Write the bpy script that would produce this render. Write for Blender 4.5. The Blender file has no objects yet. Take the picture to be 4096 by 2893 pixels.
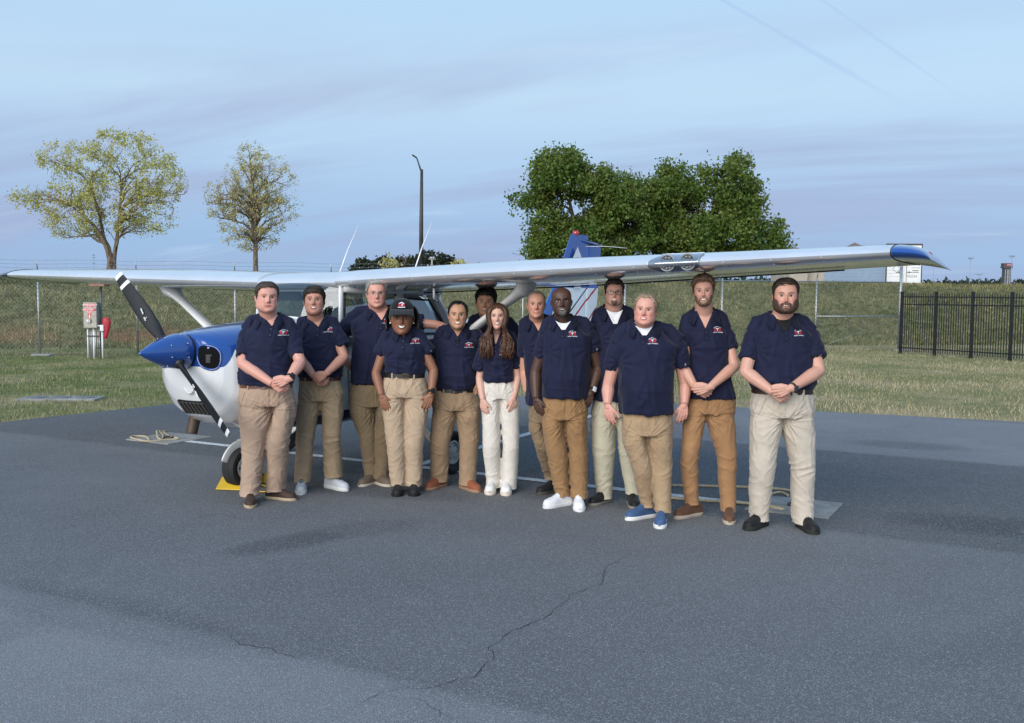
import bpy, math, random
import numpy as np
from mathutils import Vector, Matrix
from mathutils.bvhtree import BVHTree

S = bpy.context.scene
COL = S.collection
PI = math.pi
R = math.radians

# ------------------------------------------------------------------ camera, sky, sun, exposure
CAM_H = 1.75
F_PX = 3950.0                      # focal length in pixels of a 4096 wide picture
PITCH = math.atan((1446.5 - 1167.0) / F_PX)
ROLL = R(0.4)
cam_data = bpy.data.cameras.new('camera')
cam_data.sensor_fit = 'HORIZONTAL'
cam_data.sensor_width = 36.0
cam_data.lens = 36.0 * F_PX / 4096.0
cam_data.clip_start = 0.1
cam_data.clip_end = 12000.0
cam = bpy.data.objects.new('camera', cam_data)
COL.objects.link(cam)
CAM_M = Matrix.Rotation(PI / 2 - PITCH, 4, 'X') @ Matrix.Rotation(ROLL, 4, 'Z')
cam.matrix_world = Matrix.Translation((0, 0, CAM_H)) @ CAM_M
S.camera = cam

SUN_EL, SUN_AZ = R(24.0), R(206.0)     # azimuth measured clockwise from +Y: behind the camera, to the left
world = bpy.data.worlds.new('World')
S.world = world
world.use_nodes = True
def build_sky():
    nt = world.node_tree
    nt.nodes.clear()
    N = nt.nodes.new
    L = nt.links.new
    out = N('ShaderNodeOutputWorld')
    bg = N('ShaderNodeBackground')
    sky = N('ShaderNodeTexSky')
    sky.sky_type = 'NISHITA'
    sky.sun_disc = False
    sky.sun_elevation = SUN_EL
    sky.sun_rotation = SUN_AZ
    sky.altitude = 250
    sky.air_density = 1.0
    sky.dust_density = 1.0
    sky.ozone_density = 2.0
    tc = N('ShaderNodeTexCoord')
    sep = N('ShaderNodeSeparateXYZ')
    L(tc.outputs['Generated'], sep.inputs[0])
    def math_(op, a, b=None, clamp=False):
        m = N('ShaderNodeMath'); m.operation = op; m.use_clamp = clamp
        for i, v in enumerate((a, b)):
            if v is None: continue
            if isinstance(v, (int, float)): m.inputs[i].default_value = v
            else: L(v, m.inputs[i])
        return m.outputs[0]
    el = math_('MAXIMUM', sep.outputs[2], 0.0)
    den = math_('ADD', el, 0.16)
    cmb = N('ShaderNodeCombineXYZ')
    L(math_('DIVIDE', sep.outputs[0], den), cmb.inputs[0])
    L(math_('DIVIDE', sep.outputs[1], den), cmb.inputs[1])
    mp = N('ShaderNodeMapping')
    mp.vector_type = 'TEXTURE'
    mp.inputs['Rotation'].default_value = (0, 0, R(-24))
    mp.inputs['Scale'].default_value = (3.4, 0.85, 1.0)
    mp.inputs['Location'].default_value = (0.137, 2.786, 0)
    L(cmb.outputs[0], mp.inputs[0])
    def noise(scale, detail, rough, dist, vec):
        n = N('ShaderNodeTexNoise')
        n.inputs['Scale'].default_value = scale
        n.inputs['Detail'].default_value = detail
        n.inputs['Roughness'].default_value = rough
        n.inputs['Distortion'].default_value = dist
        L(vec, n.inputs['Vector'])
        return n.outputs[0]
    def ramp(fac, a, b):
        m = N('ShaderNodeMapRange'); m.interpolation_type = 'SMOOTHSTEP'
        L(fac, m.inputs[0]); m.inputs[1].default_value = a; m.inputs[2].default_value = b
        return m.outputs[0]
    def mix(fac, a, b, blend='MIX'):
        m = N('ShaderNodeMix'); m.data_type = 'RGBA'; m.blend_type = blend
        if isinstance(fac, (int, float)): m.inputs[0].default_value = fac
        else: L(fac, m.inputs[0])
        for i, v in ((6, a), (7, b)):
            if isinstance(v, tuple): m.inputs[i].default_value = (*v, 1)
            else: L(v, m.inputs[i])
        return m.outputs[2]
    # thin high overcast: a pale veil over the clear sky, greyer streaks of cloud below it
    k = 10.0
    veil = N('ShaderNodeValToRGB')
    cr = veil.color_ramp
    cr.elements[0].position = 0.0
    cr.elements[0].color = (0.245 * k, 0.385 * k, 0.60 * k, 1)
    cr.elements[1].position = 1.0
    cr.elements[1].color = (0.23 * k, 0.44 * k, 0.80 * k, 1)
    for p, c in ((0.05, (0.26, 0.40, 0.62)), (0.12, (0.345, 0.49, 0.68)), (0.19, (0.43, 0.585, 0.74)), (0.30, (0.39, 0.58, 0.77))):
        e = cr.elements.new(p); e.color = (c[0] * k, c[1] * k, c[2] * k, 1)
    L(el, veil.inputs[0])
    base = mix(0.93, sky.outputs[0], veil.outputs[0])
    n1 = noise(0.75, 6, 0.55, 0.5, mp.outputs[0])
    n2 = noise(2.4, 6, 0.6, 0.7, mp.outputs[0])
    low = math_('SUBTRACT', 1.0, ramp(el, 0.14, 0.30))
    m1 = math_('MULTIPLY', ramp(n1, 0.43, 0.60), low)
    c1 = mix(math_('MULTIPLY', m1, 0.72), base, (0.30 * k, 0.355 * k, 0.53 * k))
    m2 = math_('MULTIPLY', ramp(n2, 0.55, 0.75), math_('SUBTRACT', 1.0, ramp(el, 0.2, 0.6)))
    c2 = mix(math_('MULTIPLY', m2, 0.30), c1, (0.52 * k, 0.62 * k, 0.77 * k))
    # faint old vapour trails across the upper sky
    def trail(p0, p1, w_, amt, col):
        R3 = np.array(CAM_M.to_3x3())
        a_, b_ = [R3 @ np.array([(q[0] - 2048.0) / F_PX, -(q[1] - 1446.5) / F_PX, -1.0]) for q in (p0, p1)]
        n_ = np.cross(a_, b_); n_ /= np.linalg.norm(n_)
        vm = N('ShaderNodeVectorMath'); vm.operation = 'DOT_PRODUCT'
        L(tc.outputs['Generated'], vm.inputs[0]); vm.inputs[1].default_value = n_
        d = math_('ADD', math_('ABSOLUTE', vm.outputs['Value']), math_('MULTIPLY', math_('SUBTRACT', n2, 0.5), w_ * 1.2))
        m = math_('MULTIPLY', ramp(d, w_, w_ * 0.2), math_('MULTIPLY', ramp(el, 0.16, 0.22), amt))
        return mix(m, col, (0.30 * k, 0.44 * k, 0.68 * k))
    c2 = trail((2890, 0), (3480, 340), 0.0030, 0.35, c2)
    c2 = trail((3330, 30), (3760, 330), 0.0020, 0.28, c2)
    L(c2, bg.inputs[0])
    bg.inputs[1].default_value = 0.10
    L(bg.outputs[0], out.inputs[0])
build_sky()

sun_data = bpy.data.lights.new('sun', 'SUN')
sun_data.energy = 3.1
sun_data.angle = R(55.0)
sun_data.color = (1.0, 0.95, 0.89)
sun = bpy.data.objects.new('sun', sun_data)
COL.objects.link(sun)
_sd = Vector((math.sin(SUN_AZ) * math.cos(SUN_EL), math.cos(SUN_AZ) * math.cos(SUN_EL), math.sin(SUN_EL)))
sun.rotation_euler = _sd.to_track_quat('Z', 'Y').to_euler()
sun.location = _sd * 60
S.view_settings.view_transform = 'Standard'
S.view_settings.look = 'None'
S.view_settings.exposure = 0.35
S.view_settings.gamma = 1.0
S.view_settings.use_curve_mapping = False
S.cycles.use_denoising = True
S.cycles.max_bounces = 8
S.cycles.transparent_max_bounces = 12

# ------------------------------------------------------------------ from the photograph to the place
_CR = np.array(CAM_M.to_3x3())
def ray(px, py):
    d = _CR @ np.array([(px - 2048.0) / F_PX, -(py - 1446.5) / F_PX, -1.0])
    return d
def at_depth(px, py, y):
    d = ray(px, py)
    t = y / d[1]
    return np.array([d[0] * t, y, CAM_H + d[2] * t])
def on_ground(px, py, z=0.0):
    d = ray(px, py)
    t = (z - CAM_H) / d[2]
    return np.array([d[0] * t, d[1] * t, z])

# ------------------------------------------------------------------ mesh helpers
class MB:
    """collects pieces of geometry; build() links them as ONE mesh object"""
    def __init__(s):
        s.v = []; s.f = []; s.m = []; s.n = 0
    def add(s, v, f, mi=0):
        v = np.asarray(v, float).reshape(-1, 3)
        s.v.append(v)
        n = s.n
        s.f.extend([tuple(i + n for i in q) for q in f])
        s.m.extend([mi] * len(f))
        s.n += len(v)
        return s
    def arr(s):
        return np.concatenate(s.v) if s.v else np.zeros((0, 3))
    def box(s, c, size, rot=None, mi=0, taper=None):
        hx, hy, hz = [q / 2 for q in size]
        v = np.array([[x, y, z] for z in (-hz, hz) for y in (-hy, hy) for x in (-hx, hx)])
        if taper: v[4:, 0] *= taper[0]; v[4:, 1] *= taper[1]
        if rot is not None: v = v @ np.asarray(rot).T
        f = [(0, 2, 3, 1), (4, 5, 7, 6), (0, 1, 5, 4), (2, 6, 7, 3), (0, 4, 6, 2), (1, 3, 7, 5)]
        return s.add(v + np.asarray(c, float), f, mi)
    def bevbox(s, c, size, b=0.01, rot=None, mi=0):
        hx, hy, hz = [q / 2 for q in size]
        b = min(b, hx * .9, hy * .9, hz * .9)
        rings = []
        for z, o in ((-hz, b), (-hz + b, 0), (hz - b, 0), (hz, b)):
            x, y = hx - o, hy - o
            rings.append([[-x + b, -y, z], [x - b, -y, z], [x, -y + b, z], [x, y - b, z], [x - b, y, z], [-x + b, y, z], [-x, y - b, z], [-x, -y + b, z]])
        v = np.array(rings, float)
        if rot is not None: v = v @ np.asarray(rot).T
        return s.loft(v + np.asarray(c, float), mi=mi)
    def loft(s, rings, cap=True, mi=0, closed=True):
        r = np.asarray(rings, float)
        k, n = r.shape[:2]
        f = []
        for i in range(k - 1):
            a = i * n; b = a + n
            for j in range(n if closed else n - 1):
                jj = (j + 1) % n
                f.append((a + j, a + jj, b + jj, b + j))
        if cap and closed:
            f.append(tuple(range(n - 1, -1, -1)))
            f.append(tuple(range((k - 1) * n, k * n)))
        return s.add(r.reshape(-1, 3), f, mi)
    def tube(s, pts, rad, n=8, cap=True, mi=0, flat=None, up=None):
        p = np.asarray(pts, float)
        k = len(p)
        rad = np.broadcast_to(np.asarray(rad, float), (k,))
        t = np.gradient(p, axis=0)
        t /= np.maximum(np.linalg.norm(t, axis=1, keepdims=True), 1e-9)
        if up is None:
            up = np.array([0, 0, 1.0]) if abs(t[0][2]) < 0.9 else np.array([0, 1.0, 0])
        u = np.cross(t[0], up); u /= np.linalg.norm(u)
        a = np.arange(n) * 2 * PI / n
        rings = []
        for i in range(k):
            u = u - t[i] * (u @ t[i]); u /= max(np.linalg.norm(u), 1e-9)
            w = np.cross(t[i], u)
            fl = 1.0 if flat is None else flat
            rings.append(p[i] + rad[i] * (np.cos(a)[:, None] * u + fl * np.sin(a)[:, None] * w))
        return s.loft(rings, cap, mi)
    def ell(s, c, r, rot=None, nu=14, nv=9, mi=0):
        c = np.asarray(c, float)
        r = np.broadcast_to(np.asarray(r, float), (3,))
        rings = []
        for i in range(nv):
            ph = -PI / 2 + PI * (i + 0.5) / nv
            a = np.arange(nu) * 2 * PI / nu
            v = np.stack([np.cos(ph) * np.cos(a), np.cos(ph) * np.sin(a), np.full(nu, np.sin(ph))], 1) * r
            if rot is not None: v = v @ np.asarray(rot).T
            rings.append(v + c)
        return s.loft(rings, True, mi)
    def grid(s, P, mi=0, closed=False):
        return s.loft(P, cap=False, mi=mi, closed=closed)
    def prism(s, poly, axis, a, b, mi=0):
        """polygon in the two other axes, extruded along axis from a to b"""
        o = [i for i in range(3) if i != axis]
        def ring(t):
            v = np.zeros((len(poly), 3)); v[:, o] = poly; v[:, axis] = t; return v
        return s.loft([ring(a), ring(b)], True, mi)
    def xf(s, M):
        M = np.array(M)
        s.v = [v @ M[:3, :3].T + M[:3, 3] for v in s.v]
        return s
    def build(s, name, mats=None, parent=None, smooth=True, kind=None, recalc=False):
        me = bpy.data.meshes.new(name)
        me.from_pydata(s.arr().tolist(), [], s.f)
        if mats is not None:
            for m in (mats if isinstance(mats, (list, tuple)) else [mats]): me.materials.append(m)
            if len(me.materials) > 1: me.polygons.foreach_set('material_index', s.m)
        return link(name, me, parent, smooth, kind)

def link(name, me, parent=None, smooth=True, kind=None):
    if smooth is True:
        me.shade_smooth()
    elif smooth:
        me.shade_smooth()
        me.set_sharp_from_angle(angle=R(smooth))
    me.name = name
    o = bpy.data.objects.new(name, me)
    COL.objects.link(o)
    if parent is not None: o.parent = parent
    if kind: o['kind'] = kind
    return o
def inst(o, parent=None, loc=None, rotz=None):
    c = o.copy(); COL.objects.link(c)
    if parent is not None: c.parent = parent
    if loc is not None: c.location = loc
    if rotz is not None: c.rotation_euler = (0, 0, rotz)
    return c
def tag(o, label=None, cat=None, group=None, kind=None):
    if label: o['label'] = label
    if cat: o['category'] = cat
    if group: o['group'] = group
    if kind: o['kind'] = kind
    return o
def empty(name, loc=(0, 0, 0), rotz=0.0, label=None, cat=None, group=None):
    o = bpy.data.objects.new(name, None)
    o.empty_display_size = 0.2
    COL.objects.link(o)
    o.location = loc; o.rotation_euler = (0, 0, rotz)
    return tag(o, label, cat, group)
def getv(me):
    a = np.empty(len(me.vertices) * 3, np.float32); me.vertices.foreach_get('co', a); return a.reshape(-1, 3).astype(float)
def setv(me, v):
    me.vertices.foreach_set('co', np.asarray(v, np.float32).ravel()); me.update()
def getn(me):
    a = np.empty(len(me.vertices) * 3, np.float32); me.vertex_normals.foreach_get('vector', a); return a.reshape(-1, 3).astype(float)
def remesh(mb, voxel, smooth=2, deci=None):
    me = bpy.data.meshes.new('work')
    me.from_pydata(mb.arr().tolist(), [], mb.f)
    o = bpy.data.objects.new('work', me)
    COL.objects.link(o)
    m = o.modifiers.new('r', 'REMESH'); m.mode = 'VOXEL'; m.voxel_size = voxel
    if smooth:
        q = o.modifiers.new('s', 'SMOOTH'); q.factor = 0.5; q.iterations = smooth
    if deci:
        d = o.modifiers.new('d', 'DECIMATE'); d.ratio = deci
    dg = bpy.context.evaluated_depsgraph_get()
    r = bpy.data.meshes.new_from_object(o.evaluated_get(dg))
    bpy.data.objects.remove(o)
    bpy.data.meshes.remove(me)
    return r
_rs = np.random.RandomState(7)
_PERM = _rs.permutation(256)
_GR = _rs.normal(size=(256, 3)); _GR /= np.linalg.norm(_GR, axis=1, keepdims=True)
def noise3(P, seed=0):
    P = np.asarray(P, float) + seed * 17.31
    i = np.floor(P).astype(int); f = P - i
    u = f * f * f * (f * (f * 6 - 15) + 10)
    def g(dx, dy, dz):
        h = _PERM[(_PERM[(_PERM[(i[:, 0] + dx) & 255] + i[:, 1] + dy) & 255] + i[:, 2] + dz) & 255]
        return (_GR[h] * (f - np.array([dx, dy, dz]))).sum(1)
    def lp(a, b, t): return a + (b - a) * t
    x00 = lp(g(0, 0, 0), g(1, 0, 0), u[:, 0]); x10 = lp(g(0, 1, 0), g(1, 1, 0), u[:, 0])
    x01 = lp(g(0, 0, 1), g(1, 0, 1), u[:, 0]); x11 = lp(g(0, 1, 1), g(1, 1, 1), u[:, 0])
    return lp(lp(x00, x10, u[:, 1]), lp(x01, x11, u[:, 1]), u[:, 2]) * 1.5
def sstep(x, a, b):
    t = np.clip((np.asarray(x, float) - a) / (b - a), 0, 1); return t * t * (3 - 2 * t)
def rotz(a):
    c, s = math.cos(a), math.sin(a); return np.array([[c, -s, 0], [s, c, 0], [0, 0, 1.0]])
def rotx(a):
    c, s = math.cos(a), math.sin(a); return np.array([[1.0, 0, 0], [0, c, -s], [0, s, c]])
def roty(a):
    c, s = math.cos(a), math.sin(a); return np.array([[c, 0, s], [0, 1.0, 0], [-s, 0, c]])
def unit(v):
    v = np.asarray(v, float); return v / max(np.linalg.norm(v), 1e-9)
def bez(a, b, c, n):
    t = np.linspace(0, 1, n)[:, None]
    return (1 - t) ** 2 * np.asarray(a, float) + 2 * t * (1 - t) * np.asarray(b, float) + t * t * np.asarray(c, float)
def spline(pts, n):
    """Catmull-Rom through pts"""
    p = np.asarray(pts, float)
    q = np.vstack([2 * p[0] - p[1], p, 2 * p[-1] - p[-2]])
    out = []
    k = len(p) - 1
    for t in np.linspace(0, k - 1e-6, n):
        i = int(t); u = t - i
        a, b, c, d = q[i], q[i + 1], q[i + 2], q[i + 3]
        out.append(0.5 * (2 * b + (c - a) * u + (2 * a - 5 * b + 4 * c - d) * u * u + (3 * b - a - 3 * c + d) * u ** 3))
    return np.array(out)
def setcol(me, cols):
    at = me.color_attributes.new('Col', 'FLOAT_COLOR', 'POINT')
    c = np.ones((len(me.vertices), 4), np.float32); c[:, :3] = cols
    at.data.foreach_set('color', c.ravel())

# ------------------------------------------------------------------ materials
class MT:
    """small wrapper to write node materials briefly"""
    def __init__(s, name):
        s.m = bpy.data.materials.new(name); s.m.use_nodes = True
        s.nt = s.m.node_tree
        s.b = s.nt.nodes['Principled BSDF']
        s.out = s.nt.nodes['Material Output']
    def N(s, t): return s.nt.nodes.new(t)
    def L(s, a, b): s.nt.links.new(a, b)
    def coord(s, which='Object', scale=(1, 1, 1), rot=(0, 0, 0)):
        t = s.N('ShaderNodeTexCoord'); m = s.N('ShaderNodeMapping')
        m.inputs['Scale'].default_value = scale; m.inputs['Rotation'].default_value = rot
        s.L(t.outputs[which], m.inputs[0]); return m.outputs[0]
    def noise(s, vec, scale, detail=4, rough=.55, dist=0):
        n = s.N('ShaderNodeTexNoise'); n.inputs['Scale'].default_value = scale
        n.inputs['Detail'].default_value = detail; n.inputs['Roughness'].default_value = rough
        n.inputs['Distortion'].default_value = dist
        s.L(vec, n.inputs['Vector']); return n.outputs[0]
    def voro(s, vec, scale, feature='F1', out='Distance'):
        n = s.N('ShaderNodeTexVoronoi'); n.feature = feature; n.inputs['Scale'].default_value = scale
        s.L(vec, n.inputs['Vector']); return n.outputs[out]
    def ramp(s, fac, a, b, smooth=True, lo=0., hi=1.):
        m = s.N('ShaderNodeMapRange'); m.interpolation_type = 'SMOOTHSTEP' if smooth else 'LINEAR'
        s.L(fac, m.inputs[0]); m.inputs[1].default_value = a; m.inputs[2].default_value = b
        m.inputs[3].default_value = lo; m.inputs[4].default_value = hi
        return m.outputs[0]
    def math(s, op, a, b=None, clamp=False):
        m = s.N('ShaderNodeMath'); m.operation = op; m.use_clamp = clamp
        for i, v in enumerate((a, b)):
            if v is None: continue
            if isinstance(v, (int, float)): m.inputs[i].default_value = v
            else: s.L(v, m.inputs[i])
        return m.outputs[0]
    def mix(s, fac, a, b, blend='MIX'):
        m = s.N('ShaderNodeMix'); m.data_type = 'RGBA'; m.blend_type = blend
        if isinstance(fac, (int, float)): m.inputs[0].default_value = fac
        else: s.L(fac, m.inputs[0])
        for i, v in ((6, a), (7, b)):
            if isinstance(v, tuple): m.inputs[i].default_value = (*v[:3], 1)
            else: s.L(v, m.inputs[i])
        return m.outputs[2]
    def sep(s, vec):
        n = s.N('ShaderNodeSeparateXYZ'); s.L(vec, n.inputs[0]); return n.outputs
    def attr(s, name='Col'):
        n = s.N('ShaderNodeAttribute'); n.attribute_name = name; return n.outputs['Color']
    def base(s, c):
        if isinstance(c, tuple): s.b.inputs['Base Color'].default_value = (*c[:3], 1)
        else: s.L(c, s.b.inputs['Base Color'])
        return s
    def rough(s, r):
        if isinstance(r, (int, float)): s.b.inputs['Roughness'].default_value = r
        else: s.L(r, s.b.inputs['Roughness'])
        return s
    def set(s, **k):
        for a, v in k.items(): s.b.inputs[a.replace('_', ' ')].default_value = v
        return s
    def bump(s, h, strength=.3, dist=.01):
        n = s.N('ShaderNodeBump'); n.inputs['Strength'].default_value = strength; n.inputs['Distance'].default_value = dist
        s.L(h, n.inputs['Height']); s.L(n.outputs[0], s.b.inputs['Normal']); return s

def pm(name, c, rough=.5, metal=0., var=.12, scale=6., bump=0., bscale=60., bdist=.004, spec=.5, coat=0., fine=0.):
    """paint, cloth, rubber, metal: base colour with uneven tone, optional relief"""
    t = MT(name)
    v = t.coord('Object')
    n = t.noise(v, scale, 5, .6)
    lo = tuple(q * (1 - var) for q in c); hi = tuple(min(1, q * (1 + var)) for q in c)
    col = t.mix(t.ramp(n, .3, .7), lo, hi)
    if fine:
        nf = t.noise(v, bscale * 1.3, 3, .6)
        col = t.mix(t.ramp(nf, .35, .65), t.mix(fine, col, (0, 0, 0)), col)
    t.base(col)
    t.rough(t.ramp(n, .2, .8, True, max(.02, rough - .06), min(1, rough + .06)))
    t.set(Metallic=metal, Specular_IOR_Level=spec, Coat_Weight=coat)
    if coat: t.set(Coat_Roughness=.08)
    if bump: t.bump(t.noise(v, bscale, 4, .6), bump, bdist)
    return t.m
# ------------------------------------------------------------------ the ground: apron, lawn, berm
FENCE_A = np.array([-12.4, 26.0]); FENCE_B = np.array([12.2, 31.0])
FT = unit(FENCE_B - FENCE_A); FN = np.array([-FT[1], FT[0]])
def berm_s(x, y): return (x - FENCE_A[0]) * FN[0] + (y - FENCE_A[1]) * FN[1]
def ground_z(x, y):
    x = np.asarray(x, float); y = np.asarray(y, float)
    s = berm_s(x, y)
    top = 1.98 + 0.22 * sstep(x, -5, 14)
    wob = noise3(np.stack([x * .22, y * .22, np.zeros_like(x)], -1).reshape(-1, 3)).reshape(x.shape)
    fine = noise3(np.stack([x * .9, y * .9, np.ones_like(x)], -1).reshape(-1, 3)).reshape(x.shape)
    k = sstep(s, 3.6, 13.0)
    return -0.02 + top * k + (wob * .10 + fine * .05) * sstep(s, 2.5, 7) * (1 - .8 * sstep(s, 16, 40))
LE0 = np.array([-5.1, 15.2]); LED = unit([1.56, 2.35]); LEN_ = np.array([-LED[1], LED[0]])
RE0 = np.array([3.53, 15.1]); RED = unit([3.53, -1.5]); REN = np.array([-RED[1], RED[0]])
def off_apron(x, y):
    """>0 outside the asphalt: metres from its edge"""
    a = (x - LE0[0]) * LEN_[0] + (y - LE0[1]) * LEN_[1]
    b = (x - RE0[0]) * REN[0] + (y - RE0[1]) * REN[1]
    c = (x + 3.0) * -.35 + (y - 17.0) * .94
    return np.maximum(np.maximum(a, b), c)

def mat_terrain():
    t = MT('lawn_soil')
    v = t.coord('Object')
    x, y, z = t.sep(v)
    n1 = t.noise(v, .55, 5, .62, .4); n2 = t.noise(v, 3.1, 6, .65); n3 = t.noise(v, 22., 4, .6)
    green = t.mix(t.ramp(n2, .3, .7), (.085, .115, .030), (.160, .175, .060))
    dry = t.mix(t.ramp(n3, .3, .7), (.25, .20, .105), (.42, .345, .20))
    k = t.math('ADD', t.ramp(n1, .38, .66), t.math('MULTIPLY', t.ramp(x, -6, 8, False), .30))
    k = t.math('ADD', k, t.math('MULTIPLY', t.ramp(y, 20, 13, False), .35))
    lawn = t.mix(t.math('MULTIPLY', k, .68, True), green, dry)
    s = t.math('ADD', t.math('MULTIPLY', t.math('ADD', x, 12.4), float(FN[0])), t.math('MULTIPLY', t.math('ADD', y, -26.0), float(FN[1])))
    sw = t.math('ADD', s, t.math('MULTIPLY', n2, 1.6))
    scrub = t.mix(t.ramp(n2, .35, .68), (.085, .094, .034), (.215, .195, .098))
    n4 = t.noise(v, 1.3, 5, .7, .6)
    scrub = t.mix(t.math('MULTIPLY', t.ramp(n1, .48, .7), .45), scrub, (.17, .125, .070))
    scrub = t.mix(t.math('MULTIPLY', t.ramp(n4, .50, .68), .55), scrub, (.026, .036, .012))
    col = t.mix(t.ramp(sw, 3.5, 5.2), lawn, scrub)
    clay = t.math('MULTIPLY', t.math('MULTIPLY', t.ramp(sw, 5.2, 6.0), t.ramp(sw, 8.2, 6.6)), t.ramp(n1, .40, .55))
    clay = t.math('MULTIPLY', clay, t.ramp(x, 2.0, -4.0, False))
    col = t.mix(t.math('MULTIPLY', clay, .85), col, (.23, .115, .062))
    base = t.math('MULTIPLY', t.ramp(s, -.5, .2), t.ramp(s, 1.3, .4))
    col = t.mix(t.math('MULTIPLY', base, .55), col, (.085, .062, .038))
    t.base(col).rough(.95).set(Specular_IOR_Level=.15)
    t.bump(t.math('ADD', t.math('MULTIPLY', n2, .6), n3), .9, .05)
    return t.m
def build_terrain():
    xs = np.concatenate([[-4000, -1500, -500, -200, -90, -55, -38], np.arange(-30, 30.1, .4), [38, 55, 90, 200, 500, 1500, 4000]])
    ys = np.concatenate([[-200, -60, -20, 0, 8], np.arange(11, 50, .4), [52, 56, 62, 72, 90, 130, 200, 400, 900, 2500, 6000]])
    X, Y = np.meshgrid(xs, ys)
    Z = ground_z(X, Y)
    inside = off_apron(X, Y) < -.3
    Z[inside] = -.06
    mb = MB(); mb.grid(np.stack([X, Y, Z], -1))
    o = mb.build('lawn', mat_terrain(), smooth=True, kind='structure')
    tag(o, 'lawn of mixed green and straw grass rising to a scrubby bank behind the fence')
    return o
build_terrain()

def mat_asphalt():
    t = MT('asphalt')
    v = t.coord('Object')
    x, y, z = t.sep(v)
    nL = t.noise(v, .35, 5, .6, .5); nM = t.noise(v, 1.7, 6, .62, .3); nW = t.noise(v, .8, 4, .6)
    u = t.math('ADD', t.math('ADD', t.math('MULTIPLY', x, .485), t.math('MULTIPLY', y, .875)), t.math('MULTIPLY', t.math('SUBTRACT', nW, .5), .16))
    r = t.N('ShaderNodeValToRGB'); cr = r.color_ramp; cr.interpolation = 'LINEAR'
    pts = [(0, 0.265), (3.50, 0.289), (3.56, 0.191), (5.2, 0.193), (7.40, 0.219), (7.50, 0.143), (8.5, 0.137), (10.5, 0.138), (11.25, 0.137), (11.34, 0.252), (15.0, 0.281), (15.1, 0.235), (20, 0.240)]  # paving lane tones; those under people and aeroplane also carry painted-in shade
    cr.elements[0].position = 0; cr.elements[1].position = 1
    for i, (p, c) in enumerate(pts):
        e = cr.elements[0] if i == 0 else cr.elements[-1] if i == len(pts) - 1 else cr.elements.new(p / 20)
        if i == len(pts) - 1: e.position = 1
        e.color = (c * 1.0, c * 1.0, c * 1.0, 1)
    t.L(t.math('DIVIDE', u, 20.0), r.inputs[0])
    col = t.mix(t.math('MULTIPLY', t.ramp(nL, .35, .7), .22), r.outputs[0], (.055, .058, .064))
    col = t.mix(t.math('MULTIPLY', t.ramp(nM, .50, .72), .20), col, (.13, .135, .145))
    def blob(cx, cy, rx, ry, a, soft=.35):
        c, s_ = math.cos(a), math.sin(a)
        dx = t.math('ADD', x, -cx); dy = t.math('ADD', y, -cy)
        p = t.math('DIVIDE', t.math('ADD', t.math('MULTIPLY', dx, c), t.math('MULTIPLY', dy, s_)), rx)
        q = t.math('DIVIDE', t.math('ADD', t.math('MULTIPLY', dx, -s_), t.math('MULTIPLY', dy, c)), ry)
        d = t.math('SQRT', t.math('ADD', t.math('MULTIPLY', p, p), t.math('MULTIPLY', q, q)))
        d = t.math('ADD', d, t.math('MULTIPLY', t.math('SUBTRACT', nM, .5), .9))
        return t.ramp(d, 1 + soft, 1 - soft)
    for cx, cy, rx, ry, a, k in ((-1.55, 6.75, .42, .2, .7, .45), (-1.1, 7.15, .5, .22, .6, .25), (3.75, 7.35, .85, .32, -.35, .5), (4.6, 11.4, .6, .3, -.4, .35),
                                 (-2.2, 5.2, 1.2, .25, -.5, .22), (2.7, 5.0, .9, .2, .6, .15), (-1.2, 8.6, .9, .3, -.4, .4), (.7, 8.3, 1.1, .3, -.4, .3)):
        col = t.mix(t.math('MULTIPLY', blob(cx, cy, rx, ry, a), k), col, (.036, .037, .041))
    for cx, cy, rx, ry, a, k in ((3.86, 7.22, .10, .05, .2, .5), (-1.75, 4.65, .45, .03, .75, .22), (-.15, 4.9, .3, .05, -.9, .15)):
        col = t.mix(t.math('MULTIPLY', blob(cx, cy, rx, ry, a), k), col, (.24, .25, .26))
    # aggregate: dark binder, grey chips, a few pale ones
    g1 = t.noise(v, 170., 3, .75); g2 = t.voro(v, 170., 'F1', 'Color'); g3 = t.noise(v, 48., 4, .65)
    sg = t.N('ShaderNodeSeparateColor'); t.L(g2, sg.inputs[0])
    col = t.mix(t.ramp(g1, .34, .60), t.mix(.82, col, (.014, .015, .018)), col)
    col = t.mix(t.math('MULTIPLY', t.ramp(g3, .35, .65), .35), col, t.mix(.35, col, (.01, .01, .012)))
    col = t.mix(t.math('MULTIPLY', t.ramp(sg.outputs[0], .76, .96), .55), col, (.36, .37, .385))
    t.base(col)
    t.rough(t.ramp(nM, .3, .7, True, .80, .94)).set(Specular_IOR_Level=.30)
    t.bump(t.math('ADD', t.math('MULTIPLY', g1, .7), sg.outputs[1]), .55, .006)
    return t.m
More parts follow.
